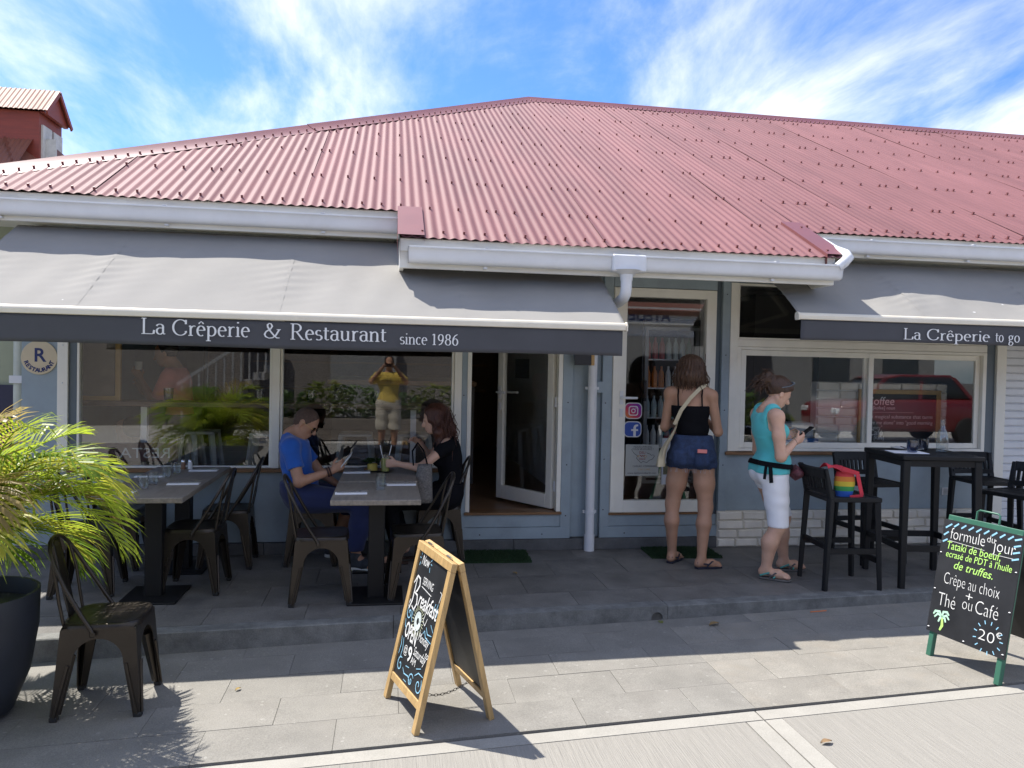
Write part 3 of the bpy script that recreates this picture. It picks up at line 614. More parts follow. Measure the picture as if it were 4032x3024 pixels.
cap(hp, (13.6, 5.06, hp.z), Vector((0, -.17*math.cos(sa), -.17*math.sin(sa))), Vector((0, .17*math.cos(sa), -.17*math.sin(sa))))
def flash(x0, x1, y0, y1, zo): 
    b = MB(); b.add([(x0, y0, RZ(y0)+zo), (x1, y0, RZ(y0)+zo), (x1, y1, RZ(y1)+zo), (x0, y1, RZ(y1)+zo), (x0, y0, RZ(y0)-.14), (x0, y1, RZ(y1)-.14), (x1, y0, RZ(y0)-.02), (x1, y1, RZ(y1)-.02)], [(0, 1, 2, 3), (4, 0, 3, 5), (1, 6, 7, 2)] if x0 < 1 else [(0, 1, 2, 3), (4, 0, 3, 5), (1, 6, 7, 2)])
    b.build('side_flashing', cap_m, roof)
flash(.045, .235, -1.055, -.43, .036); flash(3.37, 3.545, -1.045, -.3, .036)
# fascias and soffits
def fas(x0, x1, y, z0, z1): bxp('fascia', fascia_m, (x0, x1, y, y+.03, z0, z1), bevel=.004)
fas(-3.4, .06, -.43, 2.6, RZ(-.43)-.008); fas(3.46, 13.5, -.43, 2.62, RZ(-.43)-.008); fas(.06, 3.46, -1.0, 2.30, RZ(-1.0)-.008)
bxp('fascia', fascia_m, (.062, 3.458, -1.012, -1.001, 2.42, 2.512))
bxp('soffit', fascia_m, (-3.4, .06, -.4, .01, 2.62, 2.64)); bxp('soffit', fascia_m, (3.46, 13.5, -.4, .01, 2.64, 2.66)); bxp('soffit', fascia_m, (.09, 3.43, -.97, .01, 2.43, 2.445))
for x in (.06, 3.43): part('cheek', fascia_m, lambda b: b.prism([(x, -.97, 2.3), (x, -.4, 2.3), (x, -.4, RZ(-.4)-.06), (x, -.97, RZ(-.97)-.06)], (.03, 0, 0)))
# gutters
def gutter(x0, x1, yb, z):   # yb back at the fascia, z lip height
    prof = [(0, .004), (0, -.1), (-.012, -.108), (-.03, -.11), (-.05, -.107), (-.064, -.098), (-.073, -.082), (-.077, -.062), (-.079, -.042), (-.084, -.024), (-.092, -.01), (-.1, -.004), (-.1, .006), (-.092, .008), (-.088, -.004)]
    g = part('gutter', bright, lambda b: b.strip([(x0, yb+a, z+c) for a, c in prof], (x1-x0, 0, 0)), solid=.003, smooth=40)
    for x in (x0, x1-.006): part('gutter_end', bright, lambda b: b.prism([(x, yb+a, z+c) for a, c in prof[:13]], (.006, 0, 0)), g)
    n = max(2, int((x1-x0)/.9))
    for i in range(n):
        xx = x0+(i+.5)*(x1-x0)/n; part('gutter_bracket', bright, lambda b: (b.bx(xx-.014, xx+.014, yb-.1, yb-.001, z+.009, z+.015)), g); part('bracket_foot', bright, lambda b: b.bx(xx-.014, xx+.014, yb-.03, yb-.001, z-.13, z-.115), g)
    return g
g1 = gutter(-3.4, .05, -.432, 2.742); g2 = gutter(.12, 3.48, -1.014, 2.44); g3 = gutter(3.62, 13.4, -.432, 2.755)
ot = bxp('gutter_outlet', bright, (1.615, 1.875, -1.122, -1.013, 2.325, 2.452), parent=g2, bevel=.01)
part('outlet_funnel', bright, lambda b: b.lathe([(.045, -.075), (.05, -.03), (.11, 0)], (1.735, -1.075, 2.337), 20), g2, smooth=40)
part('outlet_bend', bright, lambda b: b.tube([(1.735, -1.075, 2.3), (1.735, -1.075, 2.2), (1.735, -1.06, 2.165), (1.735, -1.02, 2.14), (1.735, -.9, 2.12)], .042, 14), g2, smooth=60)
part('link_pipe', bright, lambda b: b.tube([(3.6, -.47, 2.74), (3.58, -.62, 2.7), (3.555, -.85, 2.6), (3.54, -1.02, 2.545), (3.53, -1.075, 2.51), (3.49, -1.08, 2.47), (3.44, -1.075, 2.43)], .04, 14), g2, smooth=60)
dp = part('downpipe', bright, lambda b: (b.tube([(1.735, -.9, 2.12), (1.745, -.3, 2.06), (1.757, -.12, 2.02), (1.764, -.07, 1.95), (1.766, -.07, .12)], .04, 16), b.tube([(1.766, -.07, .14), (1.766, -.07, .0)], .046, 16)), smooth=60)
for z_ in (1.43, .34): part('pipe_clip', bright, lambda b: (b.tube([(1.766, -.07, z_-.012), (1.766, -.07, z_+.012)], .045, 16), b.bx(1.71, 1.83, -.05, -.03, z_-.012, z_+.012)), dp)
bxp('lock_plate', blue, (1.80, 1.875, -.03, .03, 1.39, 1.49))
bs = tag(bxp('hanging_sign', mat('sign_black', (.02, .02, .022), .5), (0, 0.1, 0, .01, 0, .1)) if False else part('wall_sign', mat('sign_black', (.02, .02, .022), .5), lambda b: b.bx(1.59, 1.735, -.12, -.105, 1.63, 1.76)))
bxp('sign_edge', mat('brass_edge', (.5, .3, .1), .4), (1.736, 1.765, -.12, -.105, 1.63, 1.76))

# ================================================================ AWNINGS
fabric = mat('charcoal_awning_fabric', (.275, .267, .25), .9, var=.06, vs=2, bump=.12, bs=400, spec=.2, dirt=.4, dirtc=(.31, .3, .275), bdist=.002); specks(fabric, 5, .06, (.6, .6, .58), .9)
valm = mat('shaded_valance_fabric', (.082, .083, .09), .9, var=.08, vs=3, bump=.12, bs=400, spec=.2, bdist=.002)  # same cloth as the awning top, its colour darkened for shade
barm = mat('cream_awning_bar', (.75, .69, .56), .4, var=.06, vs=3, dirt=.25, dirtc=(.5, .44, .34))
letm = mat('white_vinyl_lettering', (.75, .75, .74), .6, var=.03)
def awning(x0, x1, yb, zb, yf, zf, seams, label, vh, texts, amp):
    A = thing('awning', label, 'awning', ((x0+x1)/2, yb, zb), group='awnings over the restaurant front')
    def fz(u, v):
        x = x0+(x1-x0)*u; sag = -.01*math.sin(math.pi*v)
        near = min(abs(x-s) for s in seams+[x0, x1]); sc = .012*math.exp(-near/.12)*math.sin(math.pi*v)
        wv = amp*math.sin(x*4.1+1.3*math.sin(x*1.7)+1.5*v)*math.sin(math.pi*v)+.006*math.sin(x*17+v*5+2*math.sin(x*3))*v*v*(1-v)*4+.0035*math.exp(-near/.16)*math.sin(v*70+x*22)*math.sin(math.pi*v)+.005*math.sin(x*6.3-v*9)*(1-v)*v*2
        return (x, yb+(yf-yb)*v, zb+(zf-zb)*v+sag+sc+wv)
    b = MB(); b.grid(fz, 150, 60); b.build('fabric', fabric, A, smooth=180, solid=.002)
    for s in seams:
        b = MB(); u = (s-x0)/(x1-x0); b.grid(lambda a, v: tuple(Vector(fz(u+(a-.5)*.022/(x1-x0), v))+Vector((0, 0, .004))), 1, 20); b.build('seam', fabric, A)
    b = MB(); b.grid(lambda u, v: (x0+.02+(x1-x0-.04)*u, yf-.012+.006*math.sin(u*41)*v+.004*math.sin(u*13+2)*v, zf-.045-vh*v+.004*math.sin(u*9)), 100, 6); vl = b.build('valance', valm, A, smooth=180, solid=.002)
    part('front_bar', barm, lambda q: q.prism([(x0, yf+a, zf+c) for a, c in [(-.028, -.045), (.02, -.045), (.026, -.02), (.022, .002), (.004, .01), (-.018, .006), (-.03, -.012)]], (x1-x0, 0, 0)), A, bevel=.004)
    for x in (x0-.012, x1): part('bar_cap', barm, lambda q: q.prism([(x, yf+a, zf+c) for a, c in [(-.034, -.05), (.026, -.05), (.032, -.02), (.026, .008), (.004, .016), (-.022, .012), (-.036, -.012)]], (.012, 0, 0)), A, bevel=.003)
    part('cassette', barm, lambda q: q.bx(x0+.02, x1-.02, yb+.01, yb+.12, zb-.1, zb-.012), A, bevel=.02)
    part('wall_bracket', barm, lambda q: [q.bx(x-.03, x+.03, yb+.14, .02, zb-.05, zb+.02) for x in (x0+.1, (x0+x1)/2, x1-.3)], A)
    for xa, sg_ in ((x0+.3, 1), (x1-.3, -1)):
        part('folding_arm', barm, lambda q: (q.beam((xa, yb+.05, zb-.08), (xa+sg_*.55, (yb+yf)/2, (zb+zf)/2-.13), .035, .045), q.beam((xa+sg_*.55, (yb+yf)/2, (zb+zf)/2-.13), (xa+sg_*.1, yf+.03, zf-.03), .03, .035)), A, bevel=.006)
    tm = MB(); fm = frame_map((0, yf-.0235, 0), (1, 0, 0), (0, 0, 1), (0, -1, 0))
    for body, xs, xe, bz, size in texts:
        w0 = serif_width(body, size); serif(tm, fm, body, xs, bz, size, sx=(xe-xs)/w0)
    tm.build_split('lettering', letm, vl)
    return A
awning(-2.77, 1.62, -.3, 2.59, -1.44, 1.915, [-1.95, -.72, .5], 'long charcoal awning lettered La Crêperie & Restaurant since 1986 over dining tables', .178,
       [('La', -1.55, -1.4, 1.762, .143), ('Crêperie', -1.365, -.885, 1.758, .143), ('&', -.805, -.7, 1.755, .138), ('Restaurant', -.64, -.02, 1.75, .147), ('since', .065, .25, 1.738, .108), ('1986', .275, .46, 1.738, .112)], .011)
awning(3.14, 8.2, -.25, 2.6, -1.04, 2.065, [4.25, 5.5, 6.7], 'charcoal awning lettered La Crêperie to go over the service window', .16,
       [('La', 4.03, 4.19, 1.888, .125), ('Crêperie', 4.235, 4.81, 1.888, .125), ('to', 4.855, 4.935, 1.888, .125), ('go', 4.975, 5.085, 1.888, .125)], .026)

# ================================================================ NEIGHBOURS
redw = mat('red_painted_boards', (.22, .04, .025), .6, var=.15, vs=3, stretch=(1, 1, 9)); redr = mat('rust_red_corrugated', (.19, .062, .036), .6, var=.15, vs=2)
H = thing('dormer_building', 'red building with shuttered dormer and rust red corrugated roof behind the restaurant', 'building', (-8, 11, 0))
fx = -6.12   # east face of the dormer
part('wall', mat('pale_house_wall', (.55, .53, .48), .8), lambda b: b.bx(-14, -6.2, 9.2, 18, 0, 4.95), H)
part('dormer_wall', redw, lambda b: b.prism([(-11, 9.12, 4.6), (-6.55, 9.12, 4.6), (-6.55, 9.12, 6.2), (-11, 9.12, 6.2)], (0, 1.0, 0)), H)
part('gable_board', redw, lambda b: b.prism([(-6.5, 9.02, 6.17), (-6.5, 10.1, 6.17), (-6.5, 9.55, 6.7)], (.08, 0, 0)), H)
def corr(b, o, ux, vy, nw, amp, wn):
    o = Vector(o); ux = Vector(ux); vy = Vector(vy); nn = ux.cross(vy).normalized()
    b.grid(lambda u, v: o+ux*u+vy*v+nn*(amp*math.cos(u*nw*2*math.pi)), nw*wn, 1)
part('dormer_roof', redr, lambda b: (corr(b, (-12, 8.98, 6.2), (5.62, 0, 0), (0, .56, .54), 66, .007, 6), corr(b, (-12, 10.12, 6.2), (5.62, 0, 0), (0, -.56, .54), 66, .007, 6)), H, smooth=60)
part('barge_board', redw, lambda b: (b.beam((-6.36, 8.98, 6.16), (-6.36, 9.54, 6.7), .03, .08), b.beam((-6.36, 10.12, 6.16), (-6.36, 9.54, 6.7), .03, .08)), H)
for y0, y1 in ((9.2, 9.58), (9.66, 10.06)):
    sh = part('shutter', mat('weathered_white_shutter', (.5, .48, .46), .7, var=.2, vs=5), lambda b: b.bx(-6.56, -6.51, y0, y1, 5.2, 5.98), H)
part('window', MATS['weathered_white_shutter'], lambda b: [b.bx(-6.62, -6.34, 9.3, 9.352, 4.85, 5.75), b.bx(-6.97, -6.7, 9.3, 9.352, 4.85, 5.75)] if False else [b.bx(-6.52, -6.33, 9.31, 9.352, 4.85, 5.75)], H)
part('roof', redr, lambda b: (corr(b, (-15, 8.4, 4.95), (8.35, 0, 0), (0, 1.6, 1.6), 100, .012, 4), b.add([(-6.65, 8.4, 4.95), (-5.6, 9.6, 4.95), (-6.6, 11, 5.6), (-7.5, 10, 6.5), (-7.1, 9, 5.6)], [(0, 1, 2, 3, 4)])), H, smooth=60)
part('eave_board', fascia_m, lambda b: b.bx(-15, -6.55, 8.3, 8.42, 4.8, 4.96), H)
G = thing('green_building', 'pale green neighbouring wall with white drainpipe beside the restaurant corner', 'building', (-3.4, 2, 0))
part('wall', mat('pale_green_render', (.36, .38, .26), .8, var=.06, bump=.1), lambda b: b.bx(-9, -2.99, .25, 6, -.1, 2.9), G)
part('drainpipe', mat('pale_green_pipe', (.5, .52, .44), .5), lambda b: b.tube([(-2.935, .12, 0), (-2.935, .12, 2.7)], .045, 14), G, smooth=60)
part('pipe_bracket', bright, lambda b: b.bx(-2.99, -2.885, .065, .2, 1.39, 1.45), G)
part('door', mat('navy_door', (.02, .02, .05), .5), lambda b: b.bx(-3.6, -2.95, .2, .24, 0, 1.37), G)

# ---- across the street (seen only as reflections in the window glass)
O = thing('street_building', 'white building with stone corner and outside stair across the street', 'building', (0, -16, 0))
part('wall', mat('grey_render', (.24, .24, .23), .8, var=.1), lambda b: (b.bx(-16, -12.6, -20, -14.6, -.4, 2.2), b.bx(6.4, 17, -20, -15.2, -.4, 2.6), b.bx(-1.6, .2, -15.35, -15.1, -.4, 2.3)), O)
part('wall', mat('grey_boards', (.2, .18, .16), .8, var=.15, stretch=(1, 1, 12)), lambda b: (b.bx(-12.6, 6.4, -20, -15.4, -.4, 2.2),), O)
part('upper_bounce_wall', mat('white_render', (.8, .79, .76), .8, var=.05), lambda b: (b.bx(-16, 6.4, -20, -15.42, 2.2, 3.3), b.bx(6.4, 17, -20, -15.22, 2.6, 3.3)), O)  # upper storey whitened to bounce light in under the awnings
part('roof', redr, lambda b: b.prism([(-16.5, -14.9, 3.35), (-16.5, -20, 4.9), (-16.5, -20, 4.7), (-16.5, -15, 3.22)], (34, 0, 0)), O)
part('door', mat('dark_doorway', (.03, .03, .035), .6), lambda b: [b.bx(x, x+1.0, -15.22, -15.1, -.1, 2.1) for x in (-3.9, 7.6, 10.4)], O)
part('window', mat('dark_window', (.04, .05, .06), .1), lambda b: [b.bx(x, x+1.2, -15.22, -15.15, 1.0, 2.2) for x in (12.8, 15.2)]+[b.bx(x, x+1.2, -14.62, -14.55, .8, 1.9) for x in (-15, -13.9)], O)
st = part('stair', mat('stair_grey', (.35, .34, .33), .7), lambda b: [b.bx(-5.1+.28*i, -4.8+.28*i, -14.6, -13.6, .0+.19*i, .19+.19*i) for i in range(8)], O)
part('stair_rail', mat('grey_rail', (.34, .34, .33), .6), lambda b: (b.beam((-5.2, -13.55, 1.0), (-2.6, -13.55, 2.8), .05, .08), [b.bx(-5.1+.2*i, -5.06+.2*i, -13.57, -13.53, .05+.138*i, 1.0+.138*i) for i in range(13)]), st)
sgn = thing('atelier_sign', 'white fascia sign lettered ATELIER in blue across the street', 'sign', (6.9, -14.95, 3.2))
part('board', mat('sign_white', (.65, .65, .62), .6), lambda b: b.bx(5.6, 9.2, -15.15, -15.05, 2.95, 3.45), sgn)
tm = MB(); put_text(tm, frame_map((7.4, -15.045, 3.05), (-1, 0, 0), (0, 0, 1), (0, 1, 0)), 'ATELIER', 0, 0, .42, align='CENTER', thin=.01); tm.build('lettering', mat('navy_print', (.012, .025, .12), .5), sgn)
PL = thing('wooden_planter', 'long grey timber planter box filled with shrubs across the street', 'planter', (-.1, -10.8, -.1))
pw = mat('grey_timber', (.2, .17, .14), .8, var=.25, vs=3, stretch=(1, 10, 10))
for i in range(4): part('plank', pw, lambda b: b.bx(-2.6, 3.6, -10.8, -10.76, -.1+.12*i, .013+.12*i), PL, bevel=.004)
part('box', pw, lambda b: b.bx(-2.58, 3.58, -11.5, -10.801, -.1, .38), PL)
leafm = [mat('leaf_green_%d' % i, c, .45, var=.25, vs=9, trans=.25, spec=.4) for i, c in enumerate([(.06, .12, .025), (.09, .16, .03), (.035, .08, .02), (.16, .2, .03), (.3, .28, .06)])]
def shrub(b, c, rx, ry, rz, n, s):
    for i in range(n):
        a = random.uniform(0, 6.28); q = math.sqrt(random.random()); h = random.random(); f_ = (1-(2*h-1)**2)**.5*.9+.15
        p = Vector((c[0]+rx*q*f_*math.cos(a), c[1]+ry*q*f_*math.sin(a), c[2]+rz*h))
        d = Vector((math.cos(a), math.sin(a), random.uniform(-.3, .9))).normalized(); e = d.cross(Vector((random.uniform(-1, 1), random.uniform(-1, 1), 1))).normalized(); l = s*random.uniform(.6, 1.4)
        b.add([p, p+d*l*.5+e*l*.28, p+d*l, p+d*l*.5-e*l*.28], [(0, 1, 2, 3)])
for i, (x, w_, h_) in enumerate([(-2.1, .5, .55), (-1.4, .5, .8), (-.7, .55, .7), (.2, .6, .55), (1.1, .6, .75), (2.0, .55, 1.2), (2.9, .6, .6)]):
    t_ = thing('shrub', ['rounded green shrub in timber planter across the street', 'loose yellow green shrub in timber planter across the street'][i % 2], 'shrub', (x, -11.15, .38), group='shrubs in the timber planter '+str(i % 2))
    part('foliage', leafm[(0, 3, 1, 0, 3, 1, 0)[i]], lambda b: shrub(b, (x, -11.15, .36), w_, .33, h_, 420, .13), t_)
    part('stem', mat('bark', (.1, .07, .05), .9), lambda b: [b.tube([(x+.05*k, -11.15, .3), (x+.12*k, -11.15+.05*k, .5+.4*h_)], [.012, .006], 5) for k in (-1, 0, 1)], t_)
def palm(name, label, base, nf, L_, hgt, sp, seed, groupn=None, nl=34, up=.9, lw=.02, ll=.34, mats=None, stem=True, lowest=.55):
    rs = random.Random(seed); T = thing(name, label, 'palm', base, group=groupn)
    bx_, by_, bz_ = base; mats = mats or [leafm[1], leafm[3]]
    if stem: part('stem', mat('palm_cane', (.2, .22, .07), .6), lambda b: [b.tube([(bx_+rs.uniform(-.06, .06), by_+rs.uniform(-.06, .06), bz_), (bx_+rs.uniform(-.09, .09), by_+rs.uniform(-.09, .09), bz_+hgt)], [.02, .013], 7) for k in range(6)], T, smooth=60)
    for i in range(nf):
        a = 2.4*i+rs.uniform(-.3, .3); el = up*rs.uniform(lowest, 1.2); ln = L_*rs.uniform(.75, 1.15); b = MB()
        p = Vector((bx_+rs.uniform(-.07, .07), by_+rs.uniform(-.07, .07), bz_+hgt*rs.uniform(.5, 1.0))); pts = []; hd_ = Vector((math.cos(a), math.sin(a), 0)); ang = el
        for k in range(15): pts.append(p.copy()); p = p+(hd_*math.cos(ang)+Vector((0, 0, math.sin(ang))))*(ln/14); ang -= sp*(.05+.13*k/14)*rs.uniform(.7, 1.3)
        b.tube(pts, [.007*(1-k/18) for k in range(15)], 5)
        for k in range(nl):
            f_ = .12+.88*k/nl; ii = f_*13.999; j = int(ii); q = pts[j].lerp(pts[j+1], ii-j); t = (pts[j+1]-pts[j]).normalized(); sd_ = t.cross(Vector((0, 0, 1))).normalized(); up_ = sd_.cross(t)
            l = ll*math.sin(math.pi*min(1, (.18+f_*.82)))**.6*rs.uniform(.8, 1.1)
            if f_ > .93: l *= .7
            for s in (-1, 1):
                d = (sd_*s*(1-.55*f_)+t*(.45+.6*f_)+up_*rs.uniform(.15, .45)).normalized(); w2 = lw*rs.uniform(.7, 1.15); nrm = d.cross(t).normalized(); wd = d.cross(nrm).normalized()*w2*.5
                dr = Vector((0, 0, -1)); P0 = q; P1 = q+d*l*.4+dr*l*.03; P2_ = q+d*l*.75+dr*l*.14; P3 = q+d*l+dr*l*rs.uniform(.22, .5)
                b.add([P0-wd*.4, P0+wd*.4, P1-wd, P1+wd, P2_-wd*.8, P2_+wd*.8, P3], [(0, 1, 3, 2), (2, 3, 5, 4), (4, 5, 6)])
        b.build('frond', mats[rs.randrange(len(mats))], T)
    return T
palm('reflected_palm', 'broad green palm growing in dark pot across the street, left of the planter', (-3.6, -10.6, .3), 12, .85, .45, 1.1, 5, nl=22, lw=.03, ll=.32)
tag(MB().lathe([(.2, 0), (.3, .1), (.36, .55), (.33, .55), (.28, .4), (0, .4)], (-3.6, -10.6, gz(-3.6)), 20).build('plant_pot', mat('dark_pot', (.02, .022, .028), .5), base=(-3.6, -10.6, gz(-3.6)), smooth=40), 'dark round pot holding the palm across the street', 'pot')
palm('reflected_palm', 'green palm beside the parked red car across the street', (8.2, -10.4, -.1), 12, 1.5, .5, 1.0, 9, nl=24, lw=.04, ll=.45)
# red car parked across the street
car = thing('parked_car', 'red car parked across the street', 'car', (11.9, -9.9, gz(11.9)))
rp = mat('red_car_paint', (.2, .01, .013), .3, var=.03, coat=.8); ZC = gz(11.9)
def carprof(b, pts, y0, y1, m=1): b.prism([(x, y0, ZC+z_) for x, z_ in pts], (0, y1-y0, 0))
part('body', rp, lambda b: carprof(b, [(9.9, .3), (9.85, .65), (9.95, .9), (10.75, 1.02), (13.2, 1.05), (13.85, .95), (13.95, .6), (13.9, .3)], -10.7, -9.1), car, bevel=.09, seg=3, smooth=50)
cab = part('cabin', mat('car_glass', (.02, .025, .03), .08), lambda b: carprof(b, [(10.6, 1.0), (11.15, 1.5), (11.5, 1.58), (12.8, 1.58), (13.4, 1.04)], -10.58, -9.22), car, bevel=.07, seg=3, smooth=50)
part('car_roof', rp, lambda b: carprof(b, [(11.1, 1.5), (11.5, 1.6), (12.8, 1.61), (12.95, 1.52)], -10.56, -9.24), car, bevel=.03, seg=2, smooth=50)
part('pillar', rp, lambda b: [b.beam((xa, -9.2, ZC+1.02), (xb, -9.24, ZC+1.53), .08, .03, up=(0, 1, 0)) for xa, xb in ((10.65, 11.17), (12.0, 12.05), (13.36, 12.88))], car)
for x in (10.6, 13.15):
    for y in (-9.15, -10.65):
        wh = part('wheel', mat('tyre_rubber', (.02, .02, .02), .8), lambda b: b.lathe([(.18, -.1), (.3, -.1), (.32, -.06), (.32, .06), (.3, .1), (.18, .1)], (x, y, ZC+.32), 24, Matrix.Rotation(R(90), 3, 'X')), car, smooth=40)
        part('rim', mat('alloy', (.5, .5, .5), .3, metal=1), lambda b: b.lathe([(0, -.09), (.19, -.09), (.19, .09), (0, .09)], (x, y, ZC+.32), 20, Matrix.Rotation(R(90), 3, 'X')), wh)
part('headlight', mat('lamp_glass', (.7, .7, .7), .1), lambda b: (b.bx(9.86, 10.0, -9.4, -9.13, ZC+.68, ZC+.82),), car, bevel=.03)
part('headlight', MATS['lamp_glass'], lambda b: (b.bx(9.86, 10.0, -10.67, -10.4, ZC+.68, ZC+.82),), car, bevel=.03)

# ================================================================ INSIDE
ct = thing('window_counter', 'timber counter running inside the left windows', 'counter', (-1, .45, .31))
part('top', mat('dark_counter_wood', (.1, .06, .035), .5, var=.3, stretch=(1, 8, 8)), lambda b: b.bx(-2.74, .6, .3, .62, 1.2, 1.245), ct, bevel=.005)
part('leg', bright, lambda b: [b.bx(x, x+.05, .4, .45, .31, 1.2) for x in (-2.1,)], ct); part('leg', bright, lambda b: b.bx(.2, .25, .4, .45, .31, 1.2), ct)
def in_stool(x, y):
    t_ = thing('indoor_stool', 'pale metal stool behind the dining window', 'stool', (x, y, .31), group='pale stools inside behind the dining window')
    m_ = mat('pale_metal', (.45, .45, .42), .4, metal=.4); z0 = .31
    part('seat', m_, lambda b: b.box((x, y, z0+.62), (.31, .31, .03)), t_, bevel=.01, seg=2)
    for sx in (-1, 1):
        for sy in (-1, 1): part('leg', m_, lambda b: b.beam((x+sx*.13, y+sy*.13, z0+.61), (x+sx*.2, y+sy*.2, z0), .05, .03, w2=.03), t_)
    part('footrest', m_, lambda b: [b.beam((x+sx*.17, y-.17, z0+.22), (x+sx*.17, y+.17, z0+.22), .02, .012) for sx in (-1, 1)]+[b.beam((x-.17, y+sx*.17, z0+.22), (x+.17, y+sx*.17, z0+.22), .02, .012) for sx in (-1, 1)], t_)
for x in (-1.75, -1.1, -.3, .25): in_stool(x, .85 if x > -1.5 else 1.0)
bd = thing('framed_board', 'tan framed board leaning inside the left window', 'board', (-2.5, .35, 1.25))
part('panel', mat('board_grey', (.2, .17, .15), .7), lambda b: b.bx(-2.68, -2.3, .36, .375, 1.28, 2.1), bd)
part('frame', mat('tan_frame', (.42, .27, .1), .6), lambda b: (b.bx(-2.29, -2.25, .345, .38, 1.246, 2.13), b.bx(-2.72, -2.29, .345, .38, 1.246, 1.285), b.bx(-2.72, -2.29, .345, .38, 2.1, 2.13)), bd)
rs_ = thing('reflection_sign_board', 'dark red stand-in board for a reflected RESTA sign at the foot of the left window', 'sign', (-2.1, .1, .76))  # added board with mirrored letters, imitating a sign's reflection in the glass
part('board', mat('dark_red_board', (.05, .012, .012), .6), lambda b: b.bx(-2.4, -1.72, .1, .112, .76, .915), rs_)
tm = MB(); put_text(tm, frame_map((-1.77, .098, .79), (1, 0, 0), (0, 0, 1), (0, -1, 0)), 'RESTA', 0, 0, .12, mirror=True, sx=1.18); tm.build('lettering', mat('reflection_letter_print', (.4, .4, .39), .6), rs_)
def tumbler(name, label, x, y, z, r, h, m, group=None, fill=None, cat='glass'):
    b = MB(); b.lathe([(0, .004), (r*.78, .004), (r*.86, .012), (r*.95, h*.5), (r, h), (r*.93, h), (r*.86, h*.5), (r*.74, .014), (0, .014)], (x, y, z), 18)
    o = b.build(name, m, base=(x, y, z), smooth=50); tag(o, label, cat, group)
    if fill:
        b = MB(); b.lathe([(0, .016), (r*.73, .016), (r*.84, h*fill[0]*.6), (r*.9, h*fill[0]), (0, h*fill[0])], (x, y, z), 16); b.build('drink', fill[1], o, smooth=50)
    return o
clearg = glass('tumbler_glass', (.9, .92, .93), 1.9, .02); smokeg = glass('smoked_glass', (.35, .38, .45), 2.6, .02)
for x in (-1.88, -1.12, -.68, -.1): tumbler('counter_glass', 'empty smoked glass on the counter inside the dining window', x, .42, 1.246, .042, .11, smokeg, 'glasses on the inside counter')
# bar counter behind the entrance, with a pale brick face
bc = thing('bar_counter', 'dark bar counter with brick face inside the entrance', 'counter', (.6, 2.5, .31))
part('body', idark, lambda b: b.bx(-.6, .9, 1.8, 4.2, .31, 1.38), bc); part('top', mat('counter_top_wood', (.25, .13, .05), .35), lambda b: b.bx(-.65, .95, 1.75, 4.25, 1.38, 1.43), bc, bevel=.005)
part('brick_face', mat('grey_brick_face', (.2, .18, .16), .8, var=.3, vs=20, stretch=(3, 3, 12)), lambda b: b.bx(.9, .93, 1.78, 4.2, .31, 1.375), bc)
sh = thing('bar_shelf', 'dark wooden shelf of bottles on the back wall', 'shelf', (.4, 5.4, .8))
part('shelf_board', wood, lambda b: [b.bx(-2, 1.5, 5.3, 5.58, z_, z_+.03) for z_ in (1.2, 1.6, 2.0)], sh)
part('brick_wall_face', mat('brown_brick_face', (.16, .1, .07), .85, var=.4, vs=18, stretch=(2, 2, 7)), lambda b: b.bx(-2.7, 1.7, 5.56, 5.6, .31, 2.7), sh)
# refrigerator with bottles behind the second door
fr = thing('drinks_fridge', 'tall dark refrigerator full of bottles behind the glass door', 'refrigerator', (2.72, .8, .31))
part('cabinet', mat('fridge_black', (.02, .021, .024), .35), lambda b: (b.bx(2.42, 2.46, .55, 1.1, .31, 2.1), b.bx(2.97, 3.01, .55, 1.1, .31, 2.1), b.bx(2.46, 2.97, 1.06, 1.1, .31, 2.1), b.bx(2.46, 2.97, .55, 1.06, .31, .5), b.bx(2.46, 2.97, .55, 1.06, 2.02, 2.1)), fr)
part('door_frame', mat('fridge_grey', (.25, .25, .25), .4), lambda b: (b.bx(2.44, 2.475, .52, .548, .5, 2.02), b.bx(2.955, 2.99, .52, .548, .5, 2.02), b.bx(2.475, 2.955, .52, .548, .5, .53), b.bx(2.475, 2.955, .52, .548, 1.99, 2.02)), fr)
part('handle', idark, lambda b: b.bx(2.425, 2.45, .48, .519, 1.3, 1.5), fr)
shz = [.56, .85, 1.14, 1.43, 1.71]
part('shelf', mat('wire_shelf', (.5, .5, .5), .4, metal=.6), lambda b: [b.bx(2.47, 2.96, .58, 1.05, z_-.012, z_) for z_ in shz], fr)
bm = [mat('bottle_green', (.03, .12, .05), .2), mat('bottle_orange', (.5, .16, .03), .3), mat('bottle_white', (.55, .56, .55), .3), mat('bottle_red', (.32, .03, .03), .3), mat('bottle_clear', (.35, .42, .42), .2)]
for k, z_ in enumerate(shz):
    for i in range(7):
        x = 2.505+i*.07; tag(MB().lathe([(0, 0), (.028, 0), (.029, .12), (.024, .15), (.011, .18), (.011, .21), (.0, .212)], (x, .62, z_), 12).build('bottle', bm[(k*2+i//3) % 5], base=(x, .62, z_), smooth=50),
            ['green glass bottle', 'orange juice bottle', 'white capped bottle', 'red drink bottle', 'clear water bottle'][(k*2+i//3) % 5]+' on the '+['bottom', 'second lowest', 'middle', 'second highest', 'top'][k]+' fridge shelf', 'bottle', 'bottles in the drinks fridge')
